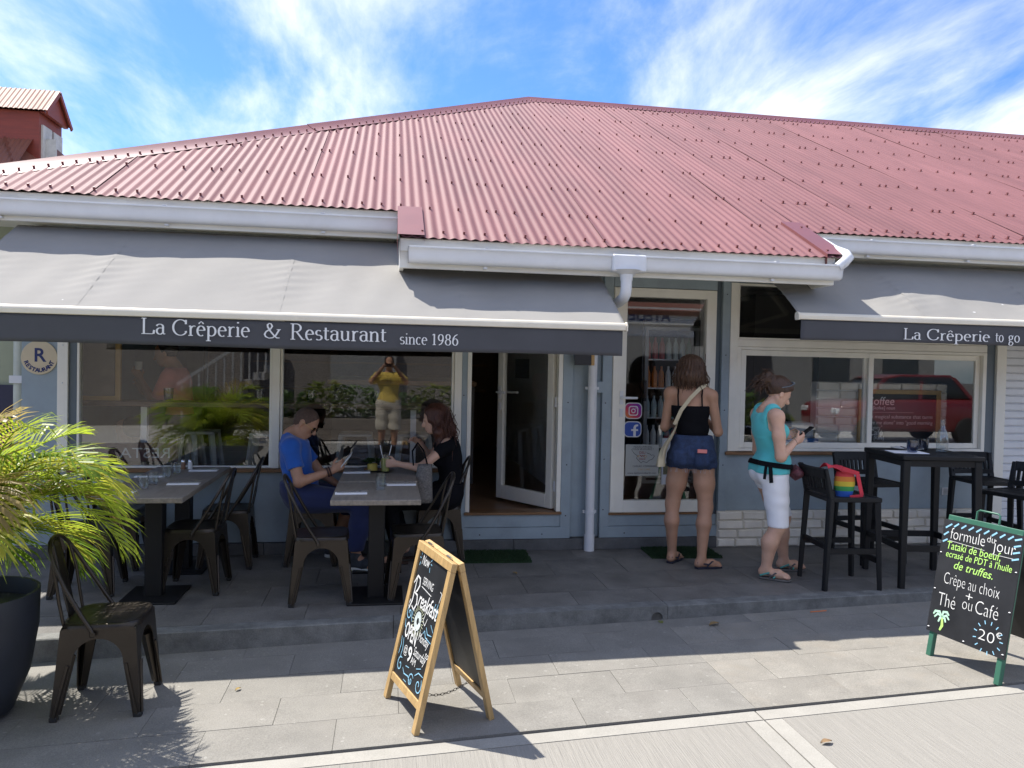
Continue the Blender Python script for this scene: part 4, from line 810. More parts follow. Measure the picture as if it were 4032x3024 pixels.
# white brick partition with the coffee chalkboard behind the service window
wpn = thing('brick_partition', 'low white brick partition behind the service window', 'partition', (4.9, .5, .31))
part('core', iw, lambda b: b.bx(4.2, 5.64, .45, .55, .31, 1.52), wpn)
bricks(4.2, 5.64, .745, 9, .0865, .45, wpn, .17, .27)
cb = thing('coffee_chalkboard', 'tan framed chalkboard with white coffee lettering on the brick partition', 'chalkboard', (5.1, .4, .9))
chalk_black = mat('blackboard', (.016, .017, .02), .5, var=.4, vs=4)
part('panel', chalk_black, lambda b: b.bx(4.68, 5.49, .405, .418, .72, 1.41), cb); part('frame', MATS['tan_frame'], lambda b: (b.bx(4.63, 4.68, .395, .422, .68, 1.455), b.bx(5.49, 5.54, .395, .422, .68, 1.455), b.bx(4.68, 5.49, .395, .422, 1.41, 1.455), b.bx(4.68, 5.49, .395, .422, .68, .72)), cb, bevel=.003)
chw = mat('white_chalk', (.68, .68, .66), .8, var=.12, vs=60)
tm = MB(); fmc = frame_map((4.69, .4025, .72), (1, 0, 0), (0, 0, 1), (0, -1, 0))
for tx, x, z_, s in [('Coffee', .02, .58, .11), ('[kofee] noun', .1, .535, .045), ('dark magical substance that turns', .0, .445, .05), ('"leave me alone" into "good morning', .0, .385, .05), ('honey"', .06, .335, .05), ('Café', .06, .275, .08), ('[Kafe]', .12, .235, .045), ('liquide magique permettant de transformer', .0, .155, .043), ('"que tu m\'veux encore" en "bon matin mon', .0, .1, .043), ('amour"', .1, .05, .043)]: put_text(tm, fmc, tx, x*.94, z_, s*1.05, shear=.08, fit={'dark':.76,'"lea':.76,'liqu':.78,'"que':.76}.get(tx[:4]))
strokes(tm, fmc, [[(.1, .505), (.55, .505)], [(.05, .21), (.6, .21)]], .004); tm.build_split('lettering', chw, cb)
kc = thing('kitchen_units', 'dark tall units along the kitchen wall behind the service window', 'cabinet', (4.5, 3.0, .31))
part('tall_unit', idark, lambda b: b.bx(4.6, 5.5, 2.6, 3.19, .31, 2.6), kc, bevel=.004); part('tall_unit', mat('brown_door', (.08, .045, .03), .5), lambda b: b.bx(3.5, 4.1, 2.9, 3.19, .31, 2.55), kc, bevel=.004); part('worktop', iw, lambda b: b.bx(5.6, 8.5, 2.4, 3.19, .31, 1.2), kc, bevel=.004)
cw = thing('plastic_tub', 'clear plastic tub with blue base inside the service window', 'tub', (3.9, .4, .862)); part('tub', mat('cloudy_plastic', (.4, .42, .42), .3), lambda b: b.bx(3.75, 4.1, .3, .55, .97, 1.12), cw, bevel=.02, seg=2); part('base', mat('blue_plastic', (.03, .12, .3), .4), lambda b: b.bx(3.7, 4.14, .28, .57, .862, .968), cw, bevel=.01)
wb = MB().lathe([(0, 0), (.035, 0), (.036, .13), (.03, .16), (.014, .19), (.014, .2), (0, .2)], (3.6, .3, .862), 14).build('water_bottle', glass('pet_plastic', (.85, .9, .93), 2.5, .05), base=(3.6, .3, .862), smooth=50); tag(wb, 'clear water bottle with blue cap inside the service window', 'bottle')
MB().lathe([(.016, .19), (.017, .22), (0, .222)], (3.6, .3, .862), 12).build('cap', mat('blue_cap', (.02, .06, .5), .4), wb)
ws = MB().bx(3.1, 4.15, .14, .7, .31, .86).build('inner_worktop', mat('steel_worktop', (.4, .4, .4), .4, metal=.5), base=(3.6, .4, .31), bevel=.005); tag(ws, 'steel worktop inside the service window', 'worktop')

# ================================================================ CHAIRS AND TABLES
gun = mat('gunmetal_lacquer', (.05, .042, .034), .34, metal=.7, var=.2, vs=4, spec=.5)
def make_chair():
    T = thing('metal_chair', 'x', 'chair', local=True, group='dark metal dining chairs')
    zt = .432; tc_ = .168; fc = .2
    def side_strip(b, sx, sy, ax):
        n = 22; outer = []; inner = []
        for i in range(n+1):
            s = i/n
            if s < .7: q = s/.7; lat = fc+(tc_-fc)*q; z = zt*q
            else: q = (s-.7)/.3; lat = tc_*(1-q); z = zt
            outer.append((lat, z, fc+(tc_-fc)*min(1, s/.7)))
            if s < .5: q = s/.5; li = (fc+(tc_-fc)*q*.62)-(.032+.034*q); zi = .268*q
            else: a = (s-.5)/.5*math.pi/2; l0 = fc+(tc_-fc)*.62-.066; li = l0*math.cos(a); zi = .268+.112*math.sin(a)
            inner.append((max(0, li), zi, fc+(tc_-fc)*min(1, zi/zt)))
        vs = []
        for lat, z, dp_ in outer+inner:
            p = (sx*dp_, sy*lat, z) if ax == 0 else (sx*lat, sy*dp_, z)
            vs.append(p)
        fl = (sx*sy > 0) ^ (ax == 1)
        b.add(vs, [((i, i+1, n+2+i, n+1+i) if fl else (n+1+i, n+2+i, i+1, i)) for i in range(n)])
    for sx in (-1, 1):
        for sy in (-1, 1):
            b = MB(); side_strip(b, sx, sy, 0); side_strip(b, sx, sy, 1)
            lg = b.build('leg', gun, T, solid=.004)
            b = MB(); b.beam((sx*(fc-.022), sy*(fc-.022), .03), (sx*(tc_-.028), sy*(tc_-.028), .3), .03, .03, up=(sx, -sy, 0), w2=.05, t2=.05)
            b.tube([(sx*(fc+.003), sy*(fc-.018), .02), (sx*(tc_+.013), sy*(tc_-.04), .26)], [.006, .009], 6); b.tube([(sx*(fc-.018), sy*(fc+.003), .02), (sx*(tc_-.04), sy*(tc_+.013), .26)], [.006, .009], 6)
            b.build('leg_rib', gun, lg, smooth=50)
            part('foot_cap', mat('black_rubber', (.015, .015, .015), .7), lambda q: q.box((sx*(fc-.014), sy*(fc-.014), .012), (.036, .036, .026)), lg, bevel=.006)
    def se(a, r, p=5): c, s = math.cos(a), math.sin(a); k = (abs(c)**p+abs(s)**p)**(-1/p); return r*k*c, r*k*s
    rings = [(.02, .449), (.1, .447), (.15, .449), (.166, .4535), (.174, .4515), (.179, .445), (.18, .425), (.176, .424)]
    b = MB(); n = 40
    for r, z in rings:
        for j in range(n): x, y = se(2*math.pi*j/n, r); b.v.append((x, y, z))
    for i in range(len(rings)-1):
        for j in range(n): b.f.append((i*n+j, i*n+(j+1) % n, (i+1)*n+(j+1) % n, (i+1)*n+j))
    b.f.append(tuple(reversed(range(n)))); b.f = [tuple(reversed(f)) for f in b.f]
    b.build('seat', gun, T, smooth=50)
    h = [(-.02, .183, .405), (-.03, .184, .43), (-.075, .18, .5), (-.15, .168, .63), (-.205, .145, .735), (-.232, .115, .79), (-.247, .075, .825), (-.252, .035, .838)]
    pts = [(x, y, z) for x, y, z in h]+[(-.253, 0, .841)]+[(x, -y, z) for x, y, z in reversed(h)]
    fr_ = MB().tube(pts, .0105, 8).build('back_frame', gun, T, smooth=60)
    MB().box((-.02, .19, .405), (.024, .01, .024)).box((-.02, -.19, .405), (.024, .01, .024)).build('bolt', gun, fr_, bevel=.004)
    b = MB(); b.grid(lambda u, v: (-.172-.08*v, (u-.5)*(.085+.02*math.sin(v*math.pi)), .445+.385*v), 4, 10); b.build('backrest_slat', gun, T, smooth=180, solid=.004)
    h2 = [(-.165, .13, .44), (-.185, .135, .55), (-.2, .135, .66), (-.225, .12, .775)]
    for s in (1, -1): MB().tube([(x, s*y, z) for x, y, z in h2], .008, 7).build('back_rod', gun, T, smooth=60)
    return T
ch0 = make_chair(); used = [False]
def chair(x, y, z, rz, label, sc=1):
    o = ch0 if not used[0] else copy_tree(ch0); used[0] = True
    o.location = (x, y, z); o.rotation_euler.z = R(rz); o['label'] = label; return o
chair(-1.36, -2.53, gz(-1.36), 2, 'sunlit dark metal chair standing alone on the pavement beside the potted palm')
chair(-.585, -.25, 0, 0, 'dark metal chair under the seated man in blue')
chair(-.43, -1.27, 0, 3, 'empty dark metal chair in front of the man in blue, facing the doorway')
chair(.21, -1.2, 0, 184, 'empty dark metal chair behind the wooden sandwich board')
chair(.43, -.2, 0, 180, 'dark metal chair under the seated woman in black')
chair(-1.32, -.96, 0, 178, 'empty dark metal chair on the doorway side of the palm-side table, at its street end')
chair(-1.23, -.3, 0, 182, 'empty dark metal chair on the doorway side of the palm-side table, against the wall')
chair(-2.05, -.28, 0, 0, 'empty dark metal chair behind the palm-side table, by the round sign')
chair(-2.02, -.95, 0, 4, 'empty dark metal chair half hidden by the palm fronds')
ttop = mat('grey_oak_laminate', (.2, .175, .145), .45, var=.28, vs=5, stretch=(9, 1.2, 9), fine=.12)
blk = mat('black_powder_coat', (.009, .009, .0095), .5, var=.2, spec=.3)
def table(x0, x1, y0, y1, label, colx, coly):
    T = thing('dining_table', label, 'table', ((x0+x1)/2, (y0+y1)/2, 0), group='grey topped dining tables')
    part('table_top', ttop, lambda b: b.bx(x0, x1, y0, y1, .703, .738), T, bevel=.004)
    part('column', blk, lambda b: b.box((colx, coly, .355), (.11, .11, .69)), T, bevel=.004)
    part('base_plate', blk, lambda b: b.box((colx, coly, .007), (.37, .42, .012)), T, bevel=.003)
    part('bracket', blk, lambda b: b.box((colx, coly, .695), (.4, .4, .012)), T)
table(-.352, .218, -1.68, -.93, 'grey topped pedestal table laid for two in front of the seated couple', -.065, -1.27)
table(-.35, .222, -.87, -.1, 'grey topped pedestal table where the couple sits', -.065, -.48)
table(-1.83, -1.265, -1.55, -.805, 'grey topped pedestal table beside the palm, street half', -1.54, -1.13)
table(-1.83, -1.265, -.8, -.06, 'grey topped pedestal table beside the palm, wall half', -1.54, -.4)
paper = mat('white_paper_napkin', (.84, .84, .85), .8, var=.03); steel = mat('cutlery_steel', (.6, .6, .6), .25, metal=1, var=.05)
def setting(x, y, z, rz, label):
    T = thing('napkin_setting', label, 'napkin', (x, y, z), R(rz), local=True, group='folded napkins with cutlery')
    part('napkin', paper, lambda b: (b.bx(-.105, .105, -.045, .045, 0, .004), b.bx(-.104, .103, -.044, .0, .0045, .008)), T, bevel=.001)
    part('fork', steel, lambda b: (b.beam((-.09, .012, .011), (.05, .012, .013), .008, .003), b.beam((.05, .012, .013), (.07, .012, .016), .02, .002), [b.beam((.07, .012+.007*k, .016), (.115, .012+.007*k, .022), .003, .002) for k in (-1, 0, 1)]), T)
    part('knife', steel, lambda b: b.beam((-.09, -.015, .012), (.11, -.012, .012), .012, .003), T)
NB = 'white paper napkin with fork and knife '
setting(-.235, -1.42, .738, 3, NB+'in front of the empty chair facing the doorway'); setting(.1, -1.05, .738, 2, NB+'by the chair behind the sandwich board'); setting(-.24, -.42, .738, 4, NB+'in front of the man in blue')
setting(-1.715, -1.33, .738, 3, NB+'on the palm-side table, nearest the palm'); setting(-1.4, -.98, .738, 4, NB+'on the palm-side table, street half, doorway side'); setting(-1.42, -.3, .738, 2, NB+'on the palm-side table by the salt and pepper'); setting(-1.72, -.62, .738, 2, NB+'on the palm-side table, wall half, sign side')
for x, y, l in [(-1.6, -1.2, 'nearest the palm'), (-1.59, -1.02, 'second from the palm'), (-1.6, -.66, 'second from the wall'), (-1.58, -.47, 'nearest the wall')]: tumbler('water_glass', 'empty clear tumbler on the palm-side table, '+l, x, y, .738, .036, .085, clearg, 'clear tumblers')
tumbler('water_glass', 'empty clear tumbler on the front table, street side of a pair', -.045, -1.28, .738, .037, .088, clearg, 'clear tumblers'); tumbler('water_glass', 'empty clear tumbler on the front table, wall side of a pair', -.04, -1.1, .738, .037, .088, clearg, 'clear tumblers')
dr = tumbler('juice_glass', 'tall glass of pale green juice with two straws held by the woman in black', -.015, -.43, .738, .04, .145, clearg, None, (.8, mat('pale_green_juice', (.45, .42, .1), .3)))
for k in (-1, 1): MB().tube([(-.015, -.43, .75), (-.015+k*.045, -.43, .96)], .0035, 6).build('straw', mat('white_straw', (.7, .7, .68), .5), dr)
def shaker(x, y, m, label):
    o = MB().lathe([(0, 0), (.018, 0), (.019, .04), (.014, .058), (0, .058)], (x, y, .738), 12).build('shaker', m, base=(x, y, .738), smooth=50); tag(o, label, 'shaker')
    MB().lathe([(.0155, .056), (.015, .07), (.006, .078), (0, .078)], (x, y, .738), 12).build('cap', steel, o, smooth=50)
shaker(-1.6, -.2, mat('pepper_brown', (.2, .1, .05), .5), 'brown pepper shaker with steel cap on the palm-side table'); shaker(-1.55, -.19, mat('salt_white', (.7, .7, .68), .5), 'white salt shaker with steel cap on the palm-side table')
pt = thing('dinner_plate', 'dark plate with a yellow timbale and green leaves on the couple\'s table', 'plate', (-.1, -.3, .738))
part('plate', mat('dark_teal_ceramic', (.02, .035, .04), .3), lambda b: b.lathe([(0, 0), (.08, 0), (.14, .014), (.145, .018), (.138, .018), (.08, .006), (0, .006)], (-.1, -.3, .738), 28), pt, smooth=50)
part('timbale', mat('yellow_mash', (.5, .38, .07), .7, bump=.4, bs=60), lambda b: b.lathe([(0, .006), (.042, .006), (.041, .055), (.03, .062), (0, .062)], (-.12, -.32, .738), 18), pt, smooth=60)
part('salad', leafm[2], lambda b: shrub(b, (-.11, -.3, .8), .05, .04, .03, 30, .05), pt); part('garnish', mat('roast_brown', (.2, .1, .04), .7), lambda b: [b.box((-.1+random.uniform(-.09, .09), -.32+random.uniform(-.06, .06), .752), (.03, .02, .015), random.random()*3) for k in range(9)], pt)
tag(MB().lathe([(0, 0), (.03, .01), (.035, .05), (.02, .085), (0, .09)], (-.03, -.2, .738), 9).build('crumpled_napkin', paper, base=(-.03, -.2, .738)), 'crumpled white napkin beside the dark plate', 'napkin')
# bar furniture in black resin
resin = mat('black_resin', (.0085, .009, .01), .55, var=.2, vs=8, bump=.05, bs=200, spec=.3)
HT = thing('high_table', 'square black high bar table with slim legs below the service window', 'table', (4.14, -1.18, 0), R(-8), local=True)
part('table_top', resin, lambda b: b.box((0, 0, .985), (.62, .62, .035)), HT, bevel=.006)
part('apron', resin, lambda b: (b.bx(-.28, .28, -.29, -.265, .92, .966), b.bx(-.28, .28, .265, .29, .92, .966), b.bx(-.29, -.265, -.264, .264, .92, .966), b.bx(.265, .29, -.264, .264, .92, .966)), HT)
for sx in (-1, 1):
    for sy in (-1, 1): part('leg', resin, lambda b: b.beam((sx*.27, sy*.27, .966), (sx*.283, sy*.283, 0), .055, .055, up=(0, 1, 0), w2=.042, t2=.042), HT, bevel=.005)
part('foot_rail', resin, lambda b: (b.bx(-.255, .255, -.29, -.265, .28, .325), b.bx(-.255, .255, .265, .29, .28, .325), b.bx(-.29, -.265, -.253, .253, .28, .325), b.bx(.265, .29, -.253, .253, .28, .325)), HT)
def make_stool():
    T = thing('bar_stool', 'x', 'stool', local=True, group='black bar stools')
    for sx in (-1, 1):
        for sy in (-1, 1):
            b = MB()
            if sx < 0: b.beam((-.22, sy*.2, 0), (-.185, sy*.185, .68), .034, .034, w2=.046, t2=.046); b.beam((-.185, sy*.185, .68), (-.235, sy*.195, .9), .046, .04, w2=.03, t2=.026)
            else: b.beam((.205, sy*.2, 0), (.18, sy*.185, .655), .034, .034, w2=.046, t2=.046)
            b.build('leg', resin, T, bevel=.005)
    st_ = part('seat', resin, lambda b: (b.bx(-.205, .205, -.205, -.165, .655, .688), b.bx(-.205, .205, .165, .205, .655, .688), b.bx(.165, .205, -.164, .164, .655, .688), b.bx(-.205, -.17, -.164, .164, .655, .688)), T, bevel=.004)
    for i in range(6): part('seat_slat', resin, lambda b: b.bx(-.169, .164, -.16+i*.0545, -.113+i*.0545, .662, .684), st_, bevel=.003)
    bk_ = MB(); bk_.grid(lambda u, v: (-.215-.035*math.sin(u*math.pi)-.03*v, -.19+.38*u, .835+.07*v), 12, 2); bk_.grid(lambda u, v: (-.195-.035*math.sin(u*math.pi), -.19+.38*u, .71+.04*v), 12, 1)
    bo = bk_.build('backrest', resin, T, solid=.022, smooth=40)
    for i in range(9):
        u = .1+.1*i; part('back_slat', resin, lambda b: b.beam((-.205-.035*math.sin(u*math.pi), -.19+.38*u, .74), (-.226-.035*math.sin(u*math.pi), -.19+.38*u, .85), .022, .016, up=(1, 0, 0)), bo)
    part('foot_rail', resin, lambda b: (b.bx(-.19, .185, -.2, -.175, .27, .31), b.bx(-.19, .185, .175, .2, .27, .31), b.bx(.18, .204, -.174, .174, .2, .24), b.bx(-.214, -.19, -.174, .174, .3, .34)), T)
    return T
s0 = make_stool(); su = [False]
def stool(x, y, rz, label):
    o = s0 if not su[0] else copy_tree(s0); su[0] = True; o.location = (x, y, 0); o.rotation_euler.z = R(rz); o['label'] = label
stool(3.43, -1.24, -4, 'black bar stool with a rainbow bag on its seat'); stool(4.13, -.55, -88, 'empty black bar stool behind the high table, backed against the wall below the sliding window')
stool(5.3, -.5, -95, 'empty black bar stool by the wall next to the roller shutter'); stool(5.0, -1.2, 195, 'empty black bar stool behind the green framed menu board')
# on the high table
tag(MB().lathe([(0, 0), (.04, 0), (.043, .01), (.043, .1), (.036, .15), (.017, .19), (.0145, .24), (.017, .245), (.017, .255), (.013, .255), (.012, .24), (.015, .19), (.033, .15), (.039, .1), (.039, .012), (0, .012)], (4.3, -1.2, 1.0025), 20).build('carafe', clearg, base=(4.3, -1.2, 1.0025), smooth=50), 'clear glass water bottle on the black high table', 'bottle')
tumbler('blue_tumbler', 'smoked blue tumbler on a paper napkin on the high table', 3.99, -1.27, 1.0085, .042, .095, glass('blue_smoked_glass', (.45, .5, .62), 2.6, .02)); tumbler('blue_tumbler', 'smoked tumbler behind the water bottle on the high table', 4.24, -1.06, 1.0025, .042, .09, smokeg)
tag(MB().box((3.98, -1.22, 1.0055), (.26, .19, .005), R(-14)).build('paper_napkin', paper, base=(3.98, -1.22, 1.0025), bevel=.001), 'flat white paper napkin at the corner of the high table', 'napkin')
hp_ = thing('side_plate', 'white plate with crumbs and a fork on the high table', 'plate', (4.13, -1.02, 1.0025)); part('plate', mat('white_ceramic', (.68, .68, .66), .25), lambda b: b.lathe([(0, .0), (.07, 0), (.118, .012), (.122, .017), (.115, .017), (.07, .006), (0, .006)], (4.13, -1.02, 1.0025), 28), hp_, smooth=50)
part('crumbs', mat('crumb_brown', (.12, .06, .03), .8), lambda b: [b.box((4.15+random.uniform(-.05, .06), -1.03+random.uniform(-.04, .04), 1.013), (.012, .008, .007), random.random()*3) for k in range(9)], hp_); part('fork', mat('dark_fork', (.05, .04, .04), .4, metal=.6), lambda b: b.beam((4.03, -1.08, 1.035), (4.12, -1.03, 1.012), .012, .004), hp_)
# rainbow bag on the stool
bg_ = thing('rainbow_bag', 'small rainbow striped bag with red straps on the bar stool', 'bag', (3.4, -1.3, .69))
for i, c in enumerate([(.55, .04, .05), (.6, .2, .03), (.6, .45, .04), (.05, .3, .08), (.03, .12, .5), (.03, .12, .5)]):
    z0, z1 = .87-.036*i, .87-.036*(i+1); f0 = lambda z: .75+.25*math.sin(math.pi*min(1, max(0, (.88-z)/.2)))
    part('stripe', mat('bag_stripe_%d' % i, c, .8), lambda b: b.grid(lambda u, v: (3.41+.085*f0(z0+(z1-z0)*v)*math.cos(u*6.2832)+.012*math.sin(u*19), -1.3+.075*f0(z0+(z1-z0)*v)*math.sin(u*6.2832), z0+(z1-z0)*v), 24, 2), bg_, smooth=180)
part('flap', mat('bag_red', (.55, .03, .05), .7), lambda b: b.grid(lambda u, v: (3.24+.2*u, -1.36+.13*v+.01*math.sin(u*9), .895+.03*math.sin(v*3.14)-.05*u*u+.012*math.sin(u*7+v*5)), 12, 6), bg_, smooth=180, solid=.004)
part('strap', MATS['bag_red'], lambda b: (b.beam((3.46, -1.385, .86), (3.49, -1.4, .7), .03, .004, up=(0, 1, 0)), b.beam((3.34, -1.375, .9), (3.47, -1.385, .86), .004, .03), b.beam((3.4, -1.39, .69), (3.5, -1.4, .7), .004, .02)), bg_)
# door mats of artificial grass
turf = mat('artificial_turf', (.02, .05, .015), .9, var=.35, vs=40, bump=.8, bs=160)
def doormat(x0, x1, y0, y1, rz, label):
    cx, cy = (x0+x1)/2, (y0+y1)/2; T = thing('door_mat', label, 'mat', (cx, cy, 0), R(rz), local=True, group='green turf door mats'); hx, hy = (x1-x0)/2, (y1-y0)/2
    part('backing', turf, lambda b: b.bx(-hx, hx, -hy, hy, .0015, .01), T)
    def tuft(b):
        for k in range(5200):
            x, y = random.uniform(-hx, hx), random.uniform(-hy, hy); a = random.uniform(0, 6.28); dx, dy = .004*math.cos(a), .004*math.sin(a); l = random.uniform(.012, .022)
            b.add([(x-dx, y-dy, .009), (x+dx, y+dy, .009), (x+random.uniform(-.01, .01), y+random.uniform(-.01, .01), .009+l)], [(0, 1, 2)])
    tag(part('pile', turf, tuft, T), kind='stuff')
doormat(.64, 1.19, -.45, -.06, -2, 'dark green turf mat below the open entrance door'); doormat(2.24, 2.86, -.42, -.04, -3, 'dark green turf mat behind the feet of the woman in denim shorts')

# ================================================================ SANDWICH BOARDS
pine = mat('pale_pine', (.46, .3, .125), .5, var=.22, vs=4, stretch=(14, 14, 1.5), fine=.06, bump=.1, bs=60)
SB = thing('sandwich_board', 'wooden A-frame chalkboard advertising breakfast on the pavement', 'sandwich board', (.27, -2.81, gz(.27)))
V3 = Vector
fl, fr2, rr2, rl2 = V3((.011, -2.636, gz(0))), V3((.154, -3.098, gz(.15))), V3((.52, -2.985, gz(.52))), V3((.39, -2.535, gz(.39)))
aL, aR = V3((.183, -2.59, .685)), V3((.322, -3.045, .672))
def leafpanel(T, a, b_, c, d, front, mo=None, sw=.042, th=.026):   # a,b feet (left,right); c,d tops (left,right)
    ux = (b_-a).normalized(); uy = ((c-a)+(d-b_)).normalized(); n = ux.cross(uy).normalized(); W = (b_-a).length; Hh = (c-a).length
    for nm, p, q in (('stile', a+ux*sw/2, c+ux*sw/2), ('stile', b_-ux*sw/2, d-ux*sw/2)): part(nm, pine, lambda m: m.beam(p, q-(q-p).normalized()*sw, sw, th, up=n), T, bevel=.002)
    part('rail', pine, lambda m: m.beam(c-uy*sw/2, d-uy*sw/2, sw, th+.002, up=n), T, bevel=.002)
    lo = .15; part('rail', pine, lambda m: m.beam(a+ux*sw+uy*(lo*Hh), b_-ux*sw+uy*(lo*Hh), sw*.9, th-.004, up=n), T, bevel=.002)
    part('panel', chalk_black, lambda m: m.prism([a+ux*(sw*.9)+uy*(lo*Hh+.01)-n*.004, b_-ux*(sw*.9)+uy*(lo*Hh+.01)-n*.004, d-ux*(sw*.9)-uy*(sw*.9)-n*.004, c+ux*(sw*.9)-uy*(sw*.9)-n*.004], n*.008), T)
    return ux, uy, n, W, Hh
ux, uy, n_, W, Hh = leafpanel(SB, fl, fr2, aL, aR, True)
leafpanel(SB, rr2, rl2, aR+V3((.03, .008, 0)), aL+V3((.03, .008, 0)), False)
part('hinge', steel, lambda b: [b.tube([aL+(aR-aL)*q+V3((.014, 0, .004)), aL+(aR-aL)*(q+.12)+V3((.014, 0, .004))], .006, 8) for q in (.15, .7)], SB)
def chain(b, p, q, n):
    for i in range(n):
        t0, t1 = i/n, (i+1.25)/n; s = lambda t: p.lerp(q, t)+V3((0, 0, -.05*math.sin(math.pi*min(1, t))))
        m_, e_ = (s(t0)+s(t1))/2, (s(t1)-s(t0)); d = e_.normalized(); u = d.cross(V3((0, 0, 1))).normalized(); u = u if i % 2 else d.cross(u)
        b.tube([m_+d*e_.length*.5*math.cos(R(45*k))+u*.006*math.sin(R(45*k)) for k in range(8)], .0016, 5, closed=True)
part('chain', mat('dark_chain', (.1, .09, .08), .4, metal=.9), lambda b: chain(b, fl.lerp(fr2, .55)+uy*.13, rr2.lerp(rl2, .45)+V3((-.02, 0, .12)), 20), SB)
fmb = frame_map(fl+n_*.0065, ux, uy, n_)
chb = mat('blue_chalk', (.25, .5, .66), .8, var=.12, vs=60); chg = mat('green_chalk', (.42, .72, .16), .8, var=.12, vs=60); chy = mat('pale_yellow_chalk', (.65, .68, .45), .8, var=.12, vs=60)
tm = MB(); q0 = lambda u, v: (.044+u*.396, .137+v*.635)
def T_(body, u, v, h, w, **k): x, y = q0(u, v); put_text(tm, fmb, body, x, y, h, fit=w*.396, **k)
def S_(lines, wd): strokes(tm, fmb, [[q0(*p) for p in l] for l in lines], wd)
T_('Now', .12, .9, .075, .26, shear=.2); T_('SERVING', .3, .765, .055, .36, rot=-.02); S_([[(.3, .745), (.66, .725)]], .007)
S_([[(.1, .78), (.09, .6), (.04, .53), (-.0, .56), (.04, .6)], [(.02, .73), (.1, .8), (.2, .79), (.23, .74), (.18, .69), (.11, .67), (.22, .66), (.26, .6), (.2, .54), (.11, .56)]], .012); T_('reakfast', .28, .595, .11, .68, shear=.28, thin=.001, rot=-.02); S_([[(.62, .6), (.58, .52), (.66, .5), (.7, .56)], [(.93, .72), (.96, .79), (.9, .8)]], .006)
T_('OPEN', .08, .32, .105, .42, thin=.002, rot=-.04); T_('Monday', .54, .37, .062, .36, shear=.35); T_('to', .86, .3, .05, .1, shear=.3); T_('Saturday', .5, .25, .062, .42, shear=.35)
T_('@', .18, .205, .055, .12); T_('9', .34, .175, .1, .12, thin=.002); T_('AM', .48, .18, .05, .16)
tm.build_split('lettering', chw, SB)
rays = lambda cx, cy, r0, r1, n, a0=0, a1=360: [[(cx+r0*math.cos(R(a0+(a1-a0)*i/n)), cy+r0*math.sin(R(a0+(a1-a0)*i/n))), (cx+r1*math.cos(R(a0+(a1-a0)*i/n)), cy+r1*math.sin(R(a0+(a1-a0)*i/n)))] for i in range(n)]
def fig(lines, wd, name='chalk_flourish', m=chb):
    global tm; tm = MB(); S_(lines, wd); tm.build(name, m, SB)
for dx in ((.06, .1), (.42, -.02)):
    fig([[(dx[0]+.02, .95+.02), (dx[0]-.01, .99)], [(dx[0]+.01, .94), (dx[0]-.03, .945)], [(dx[0]+.02, .91), (dx[0]-.0, .88)]] if dx[0] < .2 else [[(dx[0], .96), (dx[0]+.04, .985)], [(dx[0]+.01, .94), (dx[0]+.05, .935)], [(dx[0], .91), (dx[0]+.02, .875)]], .007)
spir = lambda cx, cy, r, t, s=1: [(cx+s*r*(1-i/16)*math.cos(t+i*.55), cy+.62*r*(1-i/16)*math.sin(t+i*.55)) for i in range(15)]
for l in ([spir(.1, .5, .09, 2.5), [(.02, .44), (.05, .39), (.12, .37)], [(.2, .55), (.19, .49), (.23, .45)]], [[(.72, .5), (.8, .46), (.93, .47)], [(.66, .44), (.7, .47), (.76, .43), (.95, .42)], [(.84, .54), (.95, .5)]], [[(.85, .7), (.82, .65)], [(.92, .71), (.89, .64)], [(.96, .66), (.93, .61)]], [[(.03, .3), (.06, .24), (.04, .16)], [(.1, .3), (.14, .22), (.12, .15)]],
          [spir(.16, .1, .1, 1.2), [(.28, .1), (.36, .07), (.5, .08), (.62, .05)]], [spir(.6, .07, .09, .6), [(.36, .13), (.48, .14)], [(.38, .03), (.48, .03)]], [spir(.86, .09, .11, 2.2, -1), [(.7, .13), (.8, .17), (.95, .17)], [(.7, .18), (.84, .21)]]): fig(l, .006)
fig([[(.42+.13*math.cos(R(14*i)), .49+.085*math.sin(R(14*i))), (.42+(.18+.02*(i % 2))*math.cos(R(14*i)), .49+(.118+.012*(i % 2))*math.sin(R(14*i)))] for i in range(26)], .0045, 'chalk_sun_rays', chy)
fig([[(.42+.075*math.cos(R(14*i)), .49+.05*math.sin(R(14*i))) for i in range(27)]], .03, 'chalk_sun', mat('grey_blue_chalk', (.5, .56, .54), .8, var=.3, vs=30))

grn = mat('green_painted_wood', (.035, .13, .085), .45, var=.12, vs=5); zg = gz(3.25)
GB = thing('menu_board', 'green framed A-frame chalkboard listing the formule du jour at 20 euros', 'sandwich board', (3.45, -2.72, zg))
ga, gb = V3((3.213, -2.482, zg)), V3((3.292, -2.961, zg)); up_ = V3((.165, .05, .81)); gu = (gb-ga).normalized(); gv = up_.normalized(); gn = gu.cross(gv).normalized(); GH = up_.length; GW = (gb-ga).length
for q in (ga+gu*.02, gb-gu*.02): part('leg', grn, lambda m: m.beam(q-gn*.016, q+up_-gn*.016, .035, .03, up=gn), GB, bevel=.003)
part('top_rail', grn, lambda m: m.beam(ga+up_-gn*.02, gb+up_-gn*.02, .05, .035, up=gn), GB, bevel=.003)
part('panel', chalk_black, lambda m: m.prism([ga+gv*.145-gu*.012, gb+gv*.145+gu*.012, gb+up_+gu*.012-gv*.005, ga+up_-gu*.012-gv*.005], gn*.008), GB)
for q in (ga+V3((.46, .08, 0)), gb+V3((.46, .08, 0))): part('leg', grn, lambda m: m.beam(q, V3((q.x-.2, q.y-.05, zg+.78)), .03, .035, up=gn), GB, bevel=.003)
